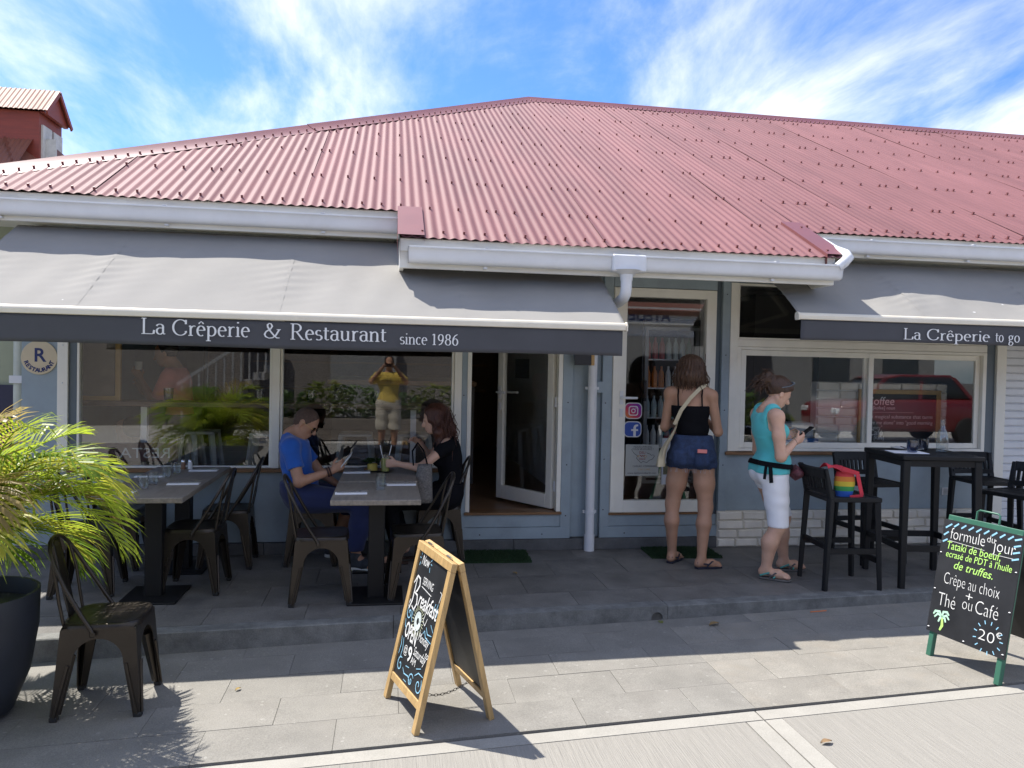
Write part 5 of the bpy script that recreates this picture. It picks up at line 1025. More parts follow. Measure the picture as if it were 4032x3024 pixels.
part('panel', chalk_black, lambda m: m.prism([ga+V3((.43, .075, .15)), gb+V3((.43, .075, .15)), gb+V3((.27, .035, .77)), ga+V3((.27, .035, .77))], gn*-.008), GB)
part('handle', grn, lambda m: m.tube([ga.lerp(gb, .36)+up_-gn*.02, ga.lerp(gb, .36)+up_-gn*.02+V3((.01, 0, .075)), ga.lerp(gb, .39)+up_-gn*.02+V3((.012, 0, .085)), ga.lerp(gb, .63)+up_-gn*.02+V3((.012, 0, .085)), ga.lerp(gb, .66)+up_-gn*.02+V3((.01, 0, .075)), ga.lerp(gb, .66)+up_-gn*.02], .006, 8), GB, smooth=60)
part('screw', bright, lambda m: [m.lathe([(.007, 0), (0, .004)], ga+gu*x+gv*y+gn*.008, 8) for x, y in ((.0, .17), (.0, .4), (.0, .62), (GW, .17), (GW, .4), (GW, .62), (GW/2, .16))], GB)
fmg = frame_map(ga+gn*.0095, gu, gv, gn)
tm = MB()
GT = lambda body, u, y, h, w, **k: put_text(tm, fmg, body, u*.487, y, h, fit=w*.487, **k)
GT('formule', .09, .712, .098, .47, thin=-.0015, rot=.01); GT('du', .58, .745, .058, .1, thin=-.0008); GT('jour', .68, .705, .098, .27, thin=-.0015); strokes(tm, fmg, [[(.04, .7), (.28, .693)], [(.33, .685), (.46, .687)]], .004)
GT('Crêpe au choix', .1, .445, .1, .74, thin=-.002, rot=.015); GT('+', .42, .385, .08, .09, thin=-.001); GT('Thé', .07, .31, .115, .24, thin=-.002, rot=.02); GT('ou', .4, .335, .1, .13, thin=-.002); GT('Café', .57, .335, .11, .29, thin=-.002); GT('20', .66, .205, .085, .2, thin=-.0015); GT('€', .88, .245, .045, .07)
tm.build_split('lettering', chw, GB)
tm = MB(); GT('Tataki de boeuf,', .06, .65, .066, .72, shear=.12, rot=.02); GT("ecrasé de PDT à l'huile", .07, .603, .056, .87, shear=.12, rot=.02); GT('de truffes.', .2, .545, .068, .52, shear=.25); strokes(tm, fmg, [[(.078, .17), (.09, .2), (.082, .25)]], .018); tm.build_split('lettering', chg, GB)
tm = MB(); strokes(tm, fmg, [[(x, .785), (x+.03, .81)] for x in (.06, .11, .16, .21, .26, .31, .36, .41)]+[[(.005, .77), (.045, .8)], [(.0, .725), (.03, .75)], [(.0, .685), (.03, .705)]]+[[(.45, .79-.037*k), (.49, .805-.037*k)] for k in range(4)], .016)
strokes(tm, fmg, [l for l in rays(.385, .228, .072, .092, 13)], .009); tm.build_split('chalk_dashes', chb, GB)
tm = MB(); strokes(tm, fmg, [[(.08, .25), (.06, .275), (.03, .27), (.02, .25)], [(.08, .25), (.05, .26), (.03, .235)], [(.08, .25), (.085, .28), (.11, .285), (.125, .27)], [(.08, .25), (.11, .265), (.13, .245)], [(.08, .25), (.1, .245), (.11, .225)], [(.08, .25), (.07, .24), (.06, .215)]], .015); tm.build('chalk_palm', mat('mint_chalk', (.42, .66, .5), .8, var=.15, vs=60), GB)

# ================================================================ POTTED PALM
tag(MB().lathe([(0, 0), (.15, 0), (.2, .03), (.265, .2), (.3, .42), (.305, .6), (.29, .6), (.285, .52), (0, .52)], (-1.97, -2.62, gz(-1.97)), 36).build('planter_pot', mat('slate_blue_pot', (.022, .026, .036), .55, var=.2, vs=4), base=(-1.97, -2.62, gz(-1.97)), smooth=50), 'tall dark slate pot holding the palm on the pavement', 'pot')
pm = [mat('palm_leaf_%d' % i, c, .38, var=.28, vs=7, trans=.58, spec=.3) for i, c in enumerate([(.27, .38, .03), (.36, .45, .04), (.46, .46, .06), (.18, .29, .03), (.33, .25, .09)])]
palm('potted_palm', 'bushy yellow green palm in the tall dark pot at the terrace edge', (-1.97, -2.62, .38), 46, .78, .5, 1.35, 21, nl=30, lw=.0135, ll=.33, up=1.3, mats=[pm[i] for i in (0, 0, 1, 1, 1, 2, 2, 3, 4)], lowest=.25)

# ================================================================ PEOPLE
def A3(p): return np.array(p, dtype=np.float32)
def unit(v): v = np.array(v, float); return v/np.linalg.norm(v)
class SDF:
    def __init__(s): s.p = []
    def cone(s, a, b, ra, rb, k=.02, ax=None, sc=1.0): s.p.append(('c', A3(a), A3(b), ra, rb, k, None if ax is None else A3(unit(ax)), sc)); return s
    def chain(s, pts, rs, k=.02, **q):
        for i in range(len(pts)-1): s.cone(pts[i], pts[i+1], rs[i], rs[i+1], k, **q)
        return s
    def ell(s, c, r, axes=None, k=.02, sub=False): s.p.append(('e', A3(c), A3(r), A3(axes if axes is not None else np.eye(3)), k, sub)); return s
    def mesh(s, h, post=None, pad=.03):
        lo = np.full(3, 9e9); hi = -lo
        for q in s.p:
            if q[0] == 'c': m = max(q[3], q[4]); l = np.minimum(q[1], q[2])-m; u = np.maximum(q[1], q[2])+m
            else: m = q[2].max(); l = q[1]-m; u = q[1]+m
            lo = np.minimum(lo, l); hi = np.maximum(hi, u)
        lo -= pad; hi += pad; n = np.ceil((hi-lo)/h).astype(int)+1
        F = np.full(n, .25, np.float32); g = [lo[i]+h*np.arange(n[i], dtype=np.float32) for i in range(3)]
        for q in s.p:
            if q[0] == 'c': m = max(q[3], q[4])+.05; l = np.minimum(q[1], q[2])-m; u = np.maximum(q[1], q[2])+m; k = q[5]
            else: m = q[2].max()+.05; l = q[1]-m; u = q[1]+m; k = q[4]
            i0 = np.maximum(0, np.floor((l-lo)/h).astype(int)); i1 = np.minimum(n, np.ceil((u-lo)/h).astype(int)+1)
            X, Y, Z = np.meshgrid(*[g[i][i0[i]:i1[i]] for i in range(3)], indexing='ij'); P_ = np.stack([X, Y, Z], -1).astype(np.float32)
            if q[0] == 'c':
                a, b = q[1], q[2]; ba = b-a; L2 = max(1e-9, float(ba@ba)); t = np.clip(((P_-a)@ba)/L2, 0, 1); d = P_-a-t[..., None]*ba
                if q[6] is not None: d = d+((q[7]-1)*(d@q[6]))[..., None]*q[6]
                f = np.linalg.norm(d, axis=-1)-(q[3]+(q[4]-q[3])*t)
            else:
                l_ = (P_-q[1])@q[3].T; k0 = np.linalg.norm(l_/q[2], axis=-1); k1 = np.linalg.norm(l_/(q[2]**2), axis=-1)+1e-6; f = k0*(k0-1)/k1
            S = (slice(i0[0], i1[0]), slice(i0[1], i1[1]), slice(i0[2], i1[2])); o = F[S]
            if q[0] == 'e' and q[5]: hh = np.clip(.5-.5*(o+f)/k, 0, 1); F[S] = o*(1-hh)+(-f)*hh+k*hh*(1-hh)
            else: hh = np.clip(.5+.5*(o-f)/k, 0, 1); F[S] = o*(1-hh)+f*hh-k*hh*(1-hh)
        if post is not None:
            X, Y, Z = np.meshgrid(*g, indexing='ij'); F = post(X, Y, Z, F)
        for ax in range(3):
            sl = [slice(None)]*3; sl[ax] = 0; F[tuple(sl)] = .2; sl[ax] = -1; F[tuple(sl)] = .2
        return surface_nets(F, lo, h)
def surface_nets(F, lo, h):
    n = F.shape; c = [F[i:n[0]-1+i, j:n[1]-1+j, k:n[2]-1+k] for i in (0, 1) for j in (0, 1) for k in (0, 1)]
    neg = sum((x < 0).astype(np.int8) for x in c); act = (neg > 0) & (neg < 8); ids = np.full(act.shape, -1, np.int64); w_ = np.argwhere(act); ids[act] = np.arange(len(w_))
    vals = np.stack([x[act] for x in c], 1); cor = np.array([(i, j, k) for i in (0, 1) for j in (0, 1) for k in (0, 1)], float)
    acc = np.zeros((len(w_), 3)); cnt = np.zeros(len(w_))
    for a in range(8):
        for b in range(a+1, 8):
            if np.abs(cor[a]-cor[b]).sum() != 1: continue
            va, vb = vals[:, a], vals[:, b]; m = (va < 0) != (vb < 0); t = va/(va-vb+1e-12)
            acc[m] += (cor[a]+(cor[b]-cor[a])*t[:, None])[m]; cnt[m] += 1
    V = (w_+acc/cnt[:, None])*h+lo; Q = []
    for ax in range(3):
        a1, a2 = [(1, 2), (2, 0), (0, 1)][ax]; s0 = [slice(None)]*3; s1 = [slice(None)]*3; s0[ax] = slice(0, n[ax]-1); s1[ax] = slice(1, n[ax])
        A_, B_ = F[tuple(s0)] < 0, F[tuple(s1)] < 0
        for fl_ in (0, 1):
            e = np.argwhere((A_ & ~B_) if fl_ == 0 else (~A_ & B_)); ok = (e[:, a1] > 0) & (e[:, a2] > 0) & (e[:, a1] < n[a1]-1) & (e[:, a2] < n[a2]-1); e = e[ok]
            def idx(d1, d2): q = e.copy(); q[:, a1] -= d1; q[:, a2] -= d2; return ids[q[:, 0], q[:, 1], q[:, 2]]
            q4 = np.stack([idx(1, 1), idx(0, 1), idx(0, 0), idx(1, 0)], 1); Q.append(q4 if fl_ == 0 else q4[:, ::-1])
    return V, np.concatenate(Q)
def sdf_obj(name, S, h, m, parent, post=None, smooth_it=1, label=None):
    V, Q = S.mesh(h, post)
    off = ORG.get(parent.name, Vector((0, 0, 0))); V = V-np.array(off)
    me = bpy.data.meshes.new(name); me.from_pydata(V.tolist(), [], Q.tolist())
    b = bmesh.new(); b.from_mesh(me)
    for _ in range(smooth_it): bmesh.ops.smooth_vert(b, verts=b.verts, factor=.5, use_axis_x=True, use_axis_y=True, use_axis_z=True)
    b.to_mesh(me); b.free(); finish(me, m, 180)
    o = bpy.data.objects.new(name, me); col.objects.link(o); o.parent = parent; ORG[o.name] = off
    if label: o['label'] = label
    return o
def head(S, c, fw, up, s=1.0, nose=1):
    fw = unit(fw); up = unit(np.array(up)-fw*np.dot(up, fw)); rt = np.cross(fw, up); L = lambda x, y, z: np.array(c)+s*(fw*x+rt*y+up*z); E_ = np.stack([fw, rt, up])
    S.ell(L(-.012, 0, .03), np.array([.098, .078, .092])*s, E_, .02)          # skull
    S.ell(L(.028, 0, -.035), np.array([.062, .058, .075])*s, E_, .02)         # face
    S.ell(L(.052, 0, -.088), np.array([.028, .03, .024])*s, E_, .02)          # chin
    S.cone(L(-.01, .052, -.05), L(.045, .026, -.09), .022*s, .018*s, .02); S.cone(L(-.01, -.052, -.05), L(.045, -.026, -.09), .022*s, .018*s, .02)
    S.cone(L(.084, 0, .008), L(.105*nose, 0, -.03), .009*s, .0145*s, .012)    # nose
    S.ell(L(.1, 0, -.033), np.array([.012, .017, .01])*s, E_, .008)
    S.ell(L(.083, 0, -.062), np.array([.011, .022, .0065])*s, E_, .006); S.ell(L(.08, 0, -.072), np.array([.011, .019, .007])*s, E_, .006)   # lips
    S.cone(L(.082, .034, .018), L(.086, .01, .016), .008*s, .009*s, .012); S.cone(L(.082, -.034, .018), L(.086, -.01, .016), .008*s, .009*s, .012)
    for q in (-1, 1):
        S.ell(L(.09, q*.031, -.002), np.array([.014, .017, .011])*s, E_, .01, True); S.ell(L(.072, q*.031, -.003), np.array([.013, .013, .011])*s, E_, .005)
        S.ell(L(-.008, q*.08, -.012), np.array([.019, .009, .031])*s, E_, .008); S.ell(L(-.006, q*.088, -.012), np.array([.009, .006, .018])*s, E_, .006, True)
    return L, E_
def hand(S, w_, d, pn, curl=.5, side=1, s=1.0, spread=.1, thumb=.5):
    # w_ wrist, d pointing along the hand, pn palm normal (fingers curl towards it), side = which way the thumb lies
    d = unit(d); pn = unit(np.array(pn)-d*np.dot(pn, d)); t = np.cross(d, pn)*side; w_ = np.array(w_)
    S.cone(w_, w_+d*.03*s, .024*s, .026*s, .02, ax=pn, sc=1.25)
    for q, l in ((.028, .085), (.009, .09), (-.01, .086), (-.028, .076)): S.cone(w_+d*.03*s+t*q*.7*s, w_+d*l*s+t*q*s, .0135*s, .0105*s, .012)
    for q, l0, ln in ((.029, .085, .068), (.009, .09, .076), (-.011, .086, .07), (-.03, .076, .055)):
        p = w_+d*l0*s+t*q*s; dr = d+t*q*spread*10; a = 0
        for i, fr_ in enumerate((.42, .32, .26)):
            a += curl*(.9 if i == 0 else 1.0); v = unit(unit(dr)*math.cos(a)+pn*math.sin(a)); p2 = p+v*ln*fr_*s; S.cone(p, p2, (.0092-.001*i)*s, (.0085-.001*i)*s, .003); p = p2
    p = w_+d*.025*s+t*.022*s; v1 = unit(t*.75+d*.6+pn*.35); p1 = p+v1*.04*s; v2 = unit(d*.8+t*.1+pn*thumb); p2 = p1+v2*.03*s; S.cone(p, p1, .014*s, .0105*s, .01); S.cone(p1, p2, .0105*s, .009*s, .004); S.cone(p2, p2+unit(d*.8+pn*(thumb+.3)-t*.2)*.024*s, .009*s, .0075*s, .004)
def torso(S, pel, wai, che, nck, fw, w=1.0, infl=0, bust=0, k=.05):
    # pelvis, waist and chest as flattened ellipsoids along the spine
    pel, wai, che, nck = map(np.array, (pel, wai, che, nck)); up = unit(nck-pel); fw = unit(np.array(fw)-up*np.dot(fw, up)); rt = np.cross(fw, up); E_ = np.stack([fw, rt, up])
    S.ell(pel, np.array([.115, .168, .13])*w+infl, E_, k); S.ell(wai, np.array([.092, .132, .13])*w+infl, E_, k); S.ell(che, np.array([.108, .16, .17])*w+infl, E_, k)
    if bust:
        for q in (-1, 1): S.ell(che+fw*(.075+bust*.03)*w+rt*q*.07*w-up*.03, np.array([.05, .06, .06])*w*bust+infl, E_, .035)
    return fw, rt, up
def wrinkle(a, fr=38, seed=0): return lambda X, Y, Z: a*(np.sin(fr*(Z+.35*X+.2*Y)+2.2*np.sin(11*X+seed)+1.7*np.sin(13*Y+seed*2))*.6+np.sin(fr*1.7*(Z-.5*Y)+3*np.sin(9*Z+seed)+4*X)*.4)
def cut(f, n, p, pt): n = unit(n); return np.maximum(f, (p[0]-pt[0])*n[0]+(p[1]-pt[1])*n[1]+(p[2]-pt[2])*n[2])
def skin_m(name, c): return mat(name, c, .5, var=.08, vs=14, sss=.12, spec=.35)
def hair_m(name, c): 
    m = mat(name, c, .45, var=.45, vs=16, stretch=(9, 9, 1.0), spec=.4, bump=.5, bs=40); return m
def strands(b, root, end, n, sp, rs, r=.0022, mid=None):
    for i in range(n):
        a = Vector(root)+Vector((rs.gauss(0, sp[0]), rs.gauss(0, sp[1]), rs.gauss(0, sp[2]))); e = Vector(end)+Vector((rs.gauss(0, sp[3]), rs.gauss(0, sp[4]), rs.gauss(0, sp[5]))); m_ = (a+e)/2+Vector((rs.gauss(0, .012), rs.gauss(0, .012), rs.gauss(0, .008)))+(Vector(mid) if mid else Vector((0, 0, 0)))
        b.tube([a, a.lerp(m_, .6), m_, m_.lerp(e, .6), e], [r, r*1.2, r*1.2, r, r*.4], 4)
def flatbox(b, c, ux, uy, un, d): # oriented box
    ux, uy, un = map(lambda v: Vector(unit(v)), (ux, uy, un)); M = Matrix((ux, uy, un)).transposed(); b.box(c, d, 0, M)
phone_m = mat('phone_black', (.012, .013, .016), .2)
def phone(c, ux, uy, label, backm=None):
    un = np.cross(unit(ux), unit(uy)); T = thing('mobile_phone', label, 'phone', c); part('case', backm or phone_m, lambda b: flatbox(b, Vector(c), ux, uy, un, (.072, .148, .009)), T, bevel=.003, seg=2)
    part('screen', mat('phone_screen', (.02, .022, .03), .06), lambda b: flatbox(b, Vector(c)+Vector(un)*.0052, ux, uy, un, (.064, .138, .001)), T)
skA = skin_m('tan_skin', (.46, .25, .155)); skB = skin_m('light_skin', (.6, .36, .25)); skC = skin_m('olive_skin', (.42, .235, .15))

# ---- seated man in blue
PM = thing('person', 'man in blue t-shirt, navy trousers and sunglasses, seated and looking at his phone', 'person', (-.62, -.3, 0))
mp_, mw, mc, mn = (-.69, -.3, .555), (-.715, -.3, .72), (-.725, -.3, .87), (-.755, -.3, 1.02)
hc = (-.648, -.3, 1.118); hf = (.8, -.24, -.55); hu = (.55, 0, .83)
shN, shF = (-.745, -.485, .945), (-.735, -.125, .945); elN, wrN = (-.665, -.56, .685), (-.425, -.5, .765); elF, wrF = (-.55, -.08, .69), (-.42, -.22, .63)
S = SDF(); torso(S, mp_, mw, mc, mn, (1, 0, .1)); S.chain([mc, mn, (-.70, -.3, 1.07)], [.09, .062, .056], .04); HL, HE = head(S, hc, hf, hu, 1.0)
S.chain([shN, elN, wrN], [.052, .042, .027], .02); S.chain([shF, elF, wrF], [.052, .042, .027], .02)
for a, b in (((-.745, -.36, .95), shN), ((-.735, -.24, .95), shF)): S.cone(a, b, .075, .055, .04)
hand(S, wrN, (.75, .25, .45), (.1, .85, .3), .62, 1); hand(S, wrF, (.8, -.1, -.45), (0, -.3, -1), .5, -1)
knN, anN, knF, anF = (-.175, -.47, .515), (-.235, -.56, .1), (-.235, -.17, .51), (-.42, -.13, .12)
S.chain([(-.66, -.4, .53), knN, (-.215, -.52, .33), anN], [.095, .06, .054, .036], .03); S.chain([(-.66, -.2, .53), knF, (-.33, -.15, .33), anF], [.095, .06, .056, .038], .03)
S.chain([anN, (-.12, -.62, .04)], [.035, .03], .02); S.chain([anF, (-.3, -.13, .04)], [.036, .03], .02)
sdf_obj('body', S, .0075, skA, PM)
S = SDF(); torso(S, mp_, mw, mc, mn, (1, 0, .1), infl=.016); S.cone((-.745, -.36, .95), shN, .09, .07, .04); S.cone((-.735, -.24, .95), shF, .09, .07, .04)
eN = np.array(shN)+.62*(np.array(elN)-np.array(shN)); eF = np.array(shF)+.62*(np.array(elF)-np.array(shF)); S.cone(shN, np.array(elN), .07, .062, .03); S.cone(shF, np.array(elF), .07, .062, .03); S.cone(mc, (-.752, -.3, 1.01), .1, .078, .03); S.ell((-.63, -.3, .64), (.09, .13, .1), None, .05)
wr_ = wrinkle(.004, 34, 1)
def post(X, Y, Z, f):
    p = (X, Y, Z); f = f+wr_(X, Y, Z); f = np.maximum(f, .535-Z-.25*(X+.69)); dN = unit(np.array(elN)-np.array(shN)); dF = unit(np.array(elF)-np.array(shF))
    nearN = (Y < -.44); nearF = (Y > -.16); fN = (X-eN[0])*dN[0]+(Y-eN[1])*dN[1]+(Z-eN[2])*dN[2]; fF = (X-eF[0])*dF[0]+(Y-eF[1])*dF[1]+(Z-eF[2])*dF[2]
    lim = (Z < .9); f = np.where(nearN & lim, np.maximum(f, fN), f); f = np.where(nearF & lim, np.maximum(f, fF), f)
    return np.maximum(f, (X+.72)*.45+(Z-1.025)*.9)
sdf_obj('shirt', S, .0075, mat('royal_blue_cotton', (.012, .1, .42), .85, var=.12, vs=9, sheen=.3), PM, post, label='royal blue short sleeved t-shirt')
S = SDF(); torso(S, mp_, (-.7, -.3, .6), (-.71, -.3, .64), mn, (1, 0, .1), infl=.018); S.chain([(-.66, -.4, .53), knN, (-.21, -.52, .33), (-.235, -.56, .13)], [.115, .083, .08, .062], .04); S.chain([(-.66, -.2, .53), knF, (-.3, -.155, .38)], [.115, .085, .078], .04)
wr2 = wrinkle(.005, 30, 2); sdf_obj('trousers', S, .008, mat('navy_jersey', (.014, .022, .085), .85, var=.15, vs=9, sheen=.2), PM, lambda X, Y, Z, f: np.maximum(f+wr2(X, Y, Z), np.maximum(Z-.66, np.where(Y > -.3, .36-Z, .15-Z))), label='navy blue jogging trousers')
S = SDF(); S.ell(HL(-.013, 0, .031), np.array([.0995, .0795, .0935]), HE, .01); S.ell(HL(-.052, 0, -.01), np.array([.05, .07, .056]), HE, .02)
nf = np.array(hf); nu = HE[2]
sdf_obj('hair', S, .006, mat('buzz_cut_brown', (.1, .062, .044), .8, var=.25, vs=60, bump=.4, bs=300), PM, lambda X, Y, Z, f: np.maximum(f, ((X-HL(.05, 0, .06)[0])*HE[0][0]+(Z-HL(.05, 0, .06)[2])*HE[0][2])*.9-((X-HL(.05, 0, .06)[0])*nu[0]+(Z-HL(.05, 0, .06)[2])*nu[2])*.55), label='very short dark brown hair')
dkl = mat('dark_lens', (.012, .01, .01), .08); gold = mat('gold_wire', (.5, .35, .15), .3, metal=1)
GLS = part('sunglasses', gold, lambda b: (b.tube([HL(.1, .012, .0), HL(.1, -.012, .0)], .002, 5), [b.tube([HL(.094, q*.058, .0), HL(.04, q*.08, .002), HL(-.01, q*.086, .004)], .0022, 5) for q in (-1, 1)]), PM)
part('lens', dkl, lambda b: [b.lathe([(.026, -.003), (.026, .003)], HL(.094, q*.036, -.008), 14, Matrix(tuple(map(tuple, np.stack([HE[1], HE[2], HE[0]]).T)))) for q in (-1, 1)], GLS)
for sgn_, a, b_ in ((0, anN, (-.02, -.655, 0)), (1, anF, (-.22, -.125, .0))):
    d = unit(np.array(b_)[:2]-np.array(a)[:2]); S = SDF(); hl = np.array([a[0], a[1], .05])-np.array([d[0], d[1], 0])*.035; S.chain([hl, hl+np.array([d[0], d[1], 0])*.11, hl+np.array([d[0], d[1], 0])*.215], [.043, .042, .03], .03); S.cone(hl+np.array([0, 0, .01]), (a[0], a[1], .1), .045, .05, .02)
    if sgn_ == 0 or sgn_ == 1: so_ = sdf_obj('shoe', S, .007, mat('grey_trainer', (.04, .045, .055), .8, var=.3, vs=30), PM, lambda X, Y, Z, f: np.maximum(f, .012-Z))
    S = SDF(); S.chain([hl*[1, 1, 0]+[0, 0, .016], hl*[1, 1, 0]+[d[0]*.22, d[1]*.22, .016]], [.048, .036], .02); sdf_obj('sole', S, .007, mat('white_rubber', (.6, .6, .58), .6), PM, lambda X, Y, Z, f: np.maximum(np.maximum(f, Z-.028), .001-Z))
for q in (.86, .93): 
    c = np.array(elN)+q*(np.array(wrN)-np.array(elN)); dv = unit(np.array(wrN)-np.array(elN)); u = unit(np.cross(dv, (0, 0, 1))); v = np.cross(u, dv); part('bracelet', mat('brown_beads', (.06, .025, .015), .5), lambda b: b.tube([c+.036*(u*math.cos(R(24*i))+v*math.sin(R(24*i))) for i in range(15)], .006, 6, closed=True), PM)
phone((-.325, -.46, .838), (.1, 1, .25), (.62, -.1, .78), 'white backed phone in the hands of the man in blue', mat('phone_white', (.6, .6, .58), .3))

# ---- seated woman in black
PW = thing('person', 'woman in black top with long auburn hair, seated and holding a glass', 'person', (.45, -.3, 0))
wp_, ww, wc, wn_ = (.5, -.3, .555), (.515, -.3, .73), (.495, -.3, .87), (.465, -.3, 1.02)
hc2 = (.375, -.3, 1.155); hf2 = (-.97, -.02, -.2)
sN, sF = (.475, -.465, .965), (.46, -.15, .965); eN2, wN2 = (.255, -.53, .79), (.075, -.47, .815); eF2, wF2 = (.36, -.07, .82), (.27, -.16, .95)
S = SDF(); torso(S, wp_, ww, wc, wn_, (-1, 0, .1), .9, 0, .8); S.chain([wc, wn_, (.42, -.3, 1.08)], [.075, .05, .047], .04); HL2, HE2 = head(S, hc2, hf2, (-.2, 0, .98), .96)
S.chain([sN, eN2, wN2], [.042, .034, .022], .02); S.chain([sF, eF2, wF2], [.042, .034, .022], .02); S.cone((.475, -.36, .975), sN, .06, .045, .04); S.cone((.47, -.24, .975), sF, .06, .045, .04)
hand(S, wN2, (-1, .12, .05), (.1, 1, 0), .35, -1, .92); hand(S, wF2, (-.7, -.3, .45), (-.3, -.6, -.5), .6, 1, .9)
S.chain([(.47, -.38, .53), (.0, -.38, .5), (.1, -.4, .09)], [.085, .058, .034], .03); S.chain([(.47, -.22, .53), (.02, -.22, .51), (.16, -.24, .1)], [.085, .058, .034], .03); S.chain([(.1, -.4, .07), (-.03, -.42, .025)], [.03, .024], .02); S.chain([(.16, -.24, .08), (.03, -.25, .025)], [.03, .024], .02)
sdf_obj('body', S, .0075, skB, PW)
S = SDF(); torso(S, wp_, ww, wc, wn_, (-1, 0, .1), .9, .013, .85); S.cone((.475, -.36, .975), sN, .072, .06, .03); S.cone((.47, -.24, .975), sF, .072, .06, .03); S.cone(sN, np.array(sN)+.3*(np.array(eN2)-np.array(sN)), .056, .05, .02); S.cone(sF, np.array(sF)+.3*(np.array(eF2)-np.array(sF)), .056, .05, .02)
blackc = mat('black_cotton', (.006, .006, .008), .9, var=.2, vs=9, spec=.15)
wr3 = wrinkle(.003, 36, 3); sdf_obj('top', S, .0075, blackc, PW, lambda X, Y, Z, f: np.maximum(np.maximum(f+wr3(X, Y, Z), .55-Z), (Z-1.0)*.9-(X-.46)*.4), label='black short sleeved top')
S = SDF(); torso(S, wp_, (.5, -.3, .6), (.5, -.3, .62), wn_, (-1, 0, .1), .92, .014); S.chain([(.47, -.38, .53), (.0, -.38, .5), (.09, -.4, .15)], [.1, .076, .052], .04); S.chain([(.47, -.22, .53), (.02, -.22, .51), (.14, -.24, .16)], [.1, .076, .052], .04)
sdf_obj('trousers', S, .008, blackc, PW, lambda X, Y, Z, f: np.maximum(f+wr3(X, Y, Z), np.maximum(Z-.64, .17-Z)))
hm = hair_m('auburn_hair', (.075, .026, .014)); S = SDF(); S.ell(HL2(-.02, 0, .035), (.108, .09, .103), HE2, .02); S.chain([HL2(-.05, 0, .03), (.455, -.3, 1.08), (.49, -.31, .98)], [.085, .088, .06], .04); S.chain([HL2(-.01, .075, .0), (.41, -.39, 1.06), (.43, -.41, .95)], [.035, .045, .03], .03); S.chain([HL2(-.01, -.075, .0), (.41, -.21, 1.06), (.43, -.2, .96)], [.035, .045, .03], .03)
def hp2(X, Y, Z, f): return np.maximum(f+.0035*np.sin(95*Y+6*np.sin(9*Z)+40*X), ((X-HL2(.062, 0, 0)[0])*HE2[0][0]+(Z-HL2(.062, 0, 0)[2])*HE2[0][2])-.55*np.maximum(0, Z-1.19))
hr = sdf_obj('hair', S, .0065, hm, PW, hp2, label='long straight auburn hair'); rs = random.Random(3)
part('loose_strands', hm, lambda b: (strands(b, (.43, -.37, 1.18), (.44, -.41, .94), 150, (.035, .014, .035, .028, .012, .035), rs, r=.003, mid=(.0, -.02, 0)), strands(b, (.46, -.3, 1.15), (.51, -.31, .95), 160, (.025, .05, .035, .025, .06, .04), rs, r=.003, mid=(.035, 0, 0))), hr)
part('sandal', mat('brown_sandal', (.06, .03, .02), .6), lambda b: [(b.prism([(x-.15, y-.035, .003), (x+.07, y-.03, .003), (x+.07, y+.03, .003), (x-.15, y+.03, .003)], (0, 0, .013)), b.beam((x-.08, y-.045, .02), (x-.08, y+.045, .02), .02, .07)) for x, y in ((.11, -.41), (.17, -.245))], PW, bevel=.004)
pu = thing('handbag', 'grey patterned handbag with black straps between the woman and the table', 'bag', (.27, -.6, .5))
hbm = mat('grey_pattern_canvas', (.07, .065, .06), .6, c2=(.2, .18, .16), vs=70)
part('body', hbm, lambda b: b.grid(lambda u, v: (.27+.085*math.cos(u*6.2832)*(1-.35*v)+.02*v, -.6+.05*math.sin(u*6.2832)*(1-.5*v), .53+.3*v), 20, 8), pu, smooth=180, solid=.004)
part('strap', blackc, lambda b: [b.tube([(.2, y, .82), (.19, y, .93), (.235, y+.1, .985), (.28, y+.05, .93), (.31, y, .82)], .006, 6) for y in (-.62, -.57)], pu, smooth=60)

# ---- standing woman in denim shorts, back to the street
P1 = thing('person', 'woman with bob haircut in black camisole and denim shorts, back to the street', 'person', (2.46, -.62, 0))
f1 = np.array([.4, .916, 0]); r1 = np.array([.916, -.4, 0])
c1 = np.array([2.475, -.61, 0.]); at1 = lambda r, f, z: tuple(c1+r1*r+f1*f+np.array([0, 0, z]))
S = SDF(); pel, wai, che, nck = at1(.005, 0, .945), at1(0, .01, 1.13), at1(-.02, .0, 1.3), at1(-.03, .0, 1.46); torso(S, pel, wai, che, nck, f1, .93, 0, .8)
for q in (-1, 1): S.ell(at1(q*.075, -.075, .905), (.085, .085, .09), None, .05)
S.chain([che, nck, at1(-.03, .02, 1.53)], [.085, .052, .05], .04); HL3, HE3 = head(S, at1(-.025, .035, 1.615), (.5, .85, -.28), (0, 0, 1), .98)
shL, shR = at1(-.185, -.0, 1.415), at1(.145, -.01, 1.4); elL, elR = at1(-.225, .03, 1.13), at1(.205, .02, 1.105); wrL, wrR = at1(-.08, .25, 1.2), at1(.1, .26, 1.19)
S.chain([shL, elL, wrL], [.044, .036, .023], .02); S.chain([shR, elR, wrR], [.044, .036, .023], .02); S.cone(at1(-.1, 0, 1.43), shL, .058, .046, .04); S.cone(at1(.07, 0, 1.43), shR, .058, .046, .04)
hand(S, wrL, f1*.8+np.array([.1, 0, .5]), r1+f1*.2, .5, 1, .92); hand(S, wrR, f1*.8-r1*.3+np.array([0, 0, .5]), -r1, .5, -1, .92)
hL, hR = at1(-.088, -.01, .88), at1(.09, -.01, .88); kL, kR = (2.345, -.545, .5), (2.572, -.69, .49); aL_, aR_ = (2.355, -.535, .085), (2.525, -.745, .08)
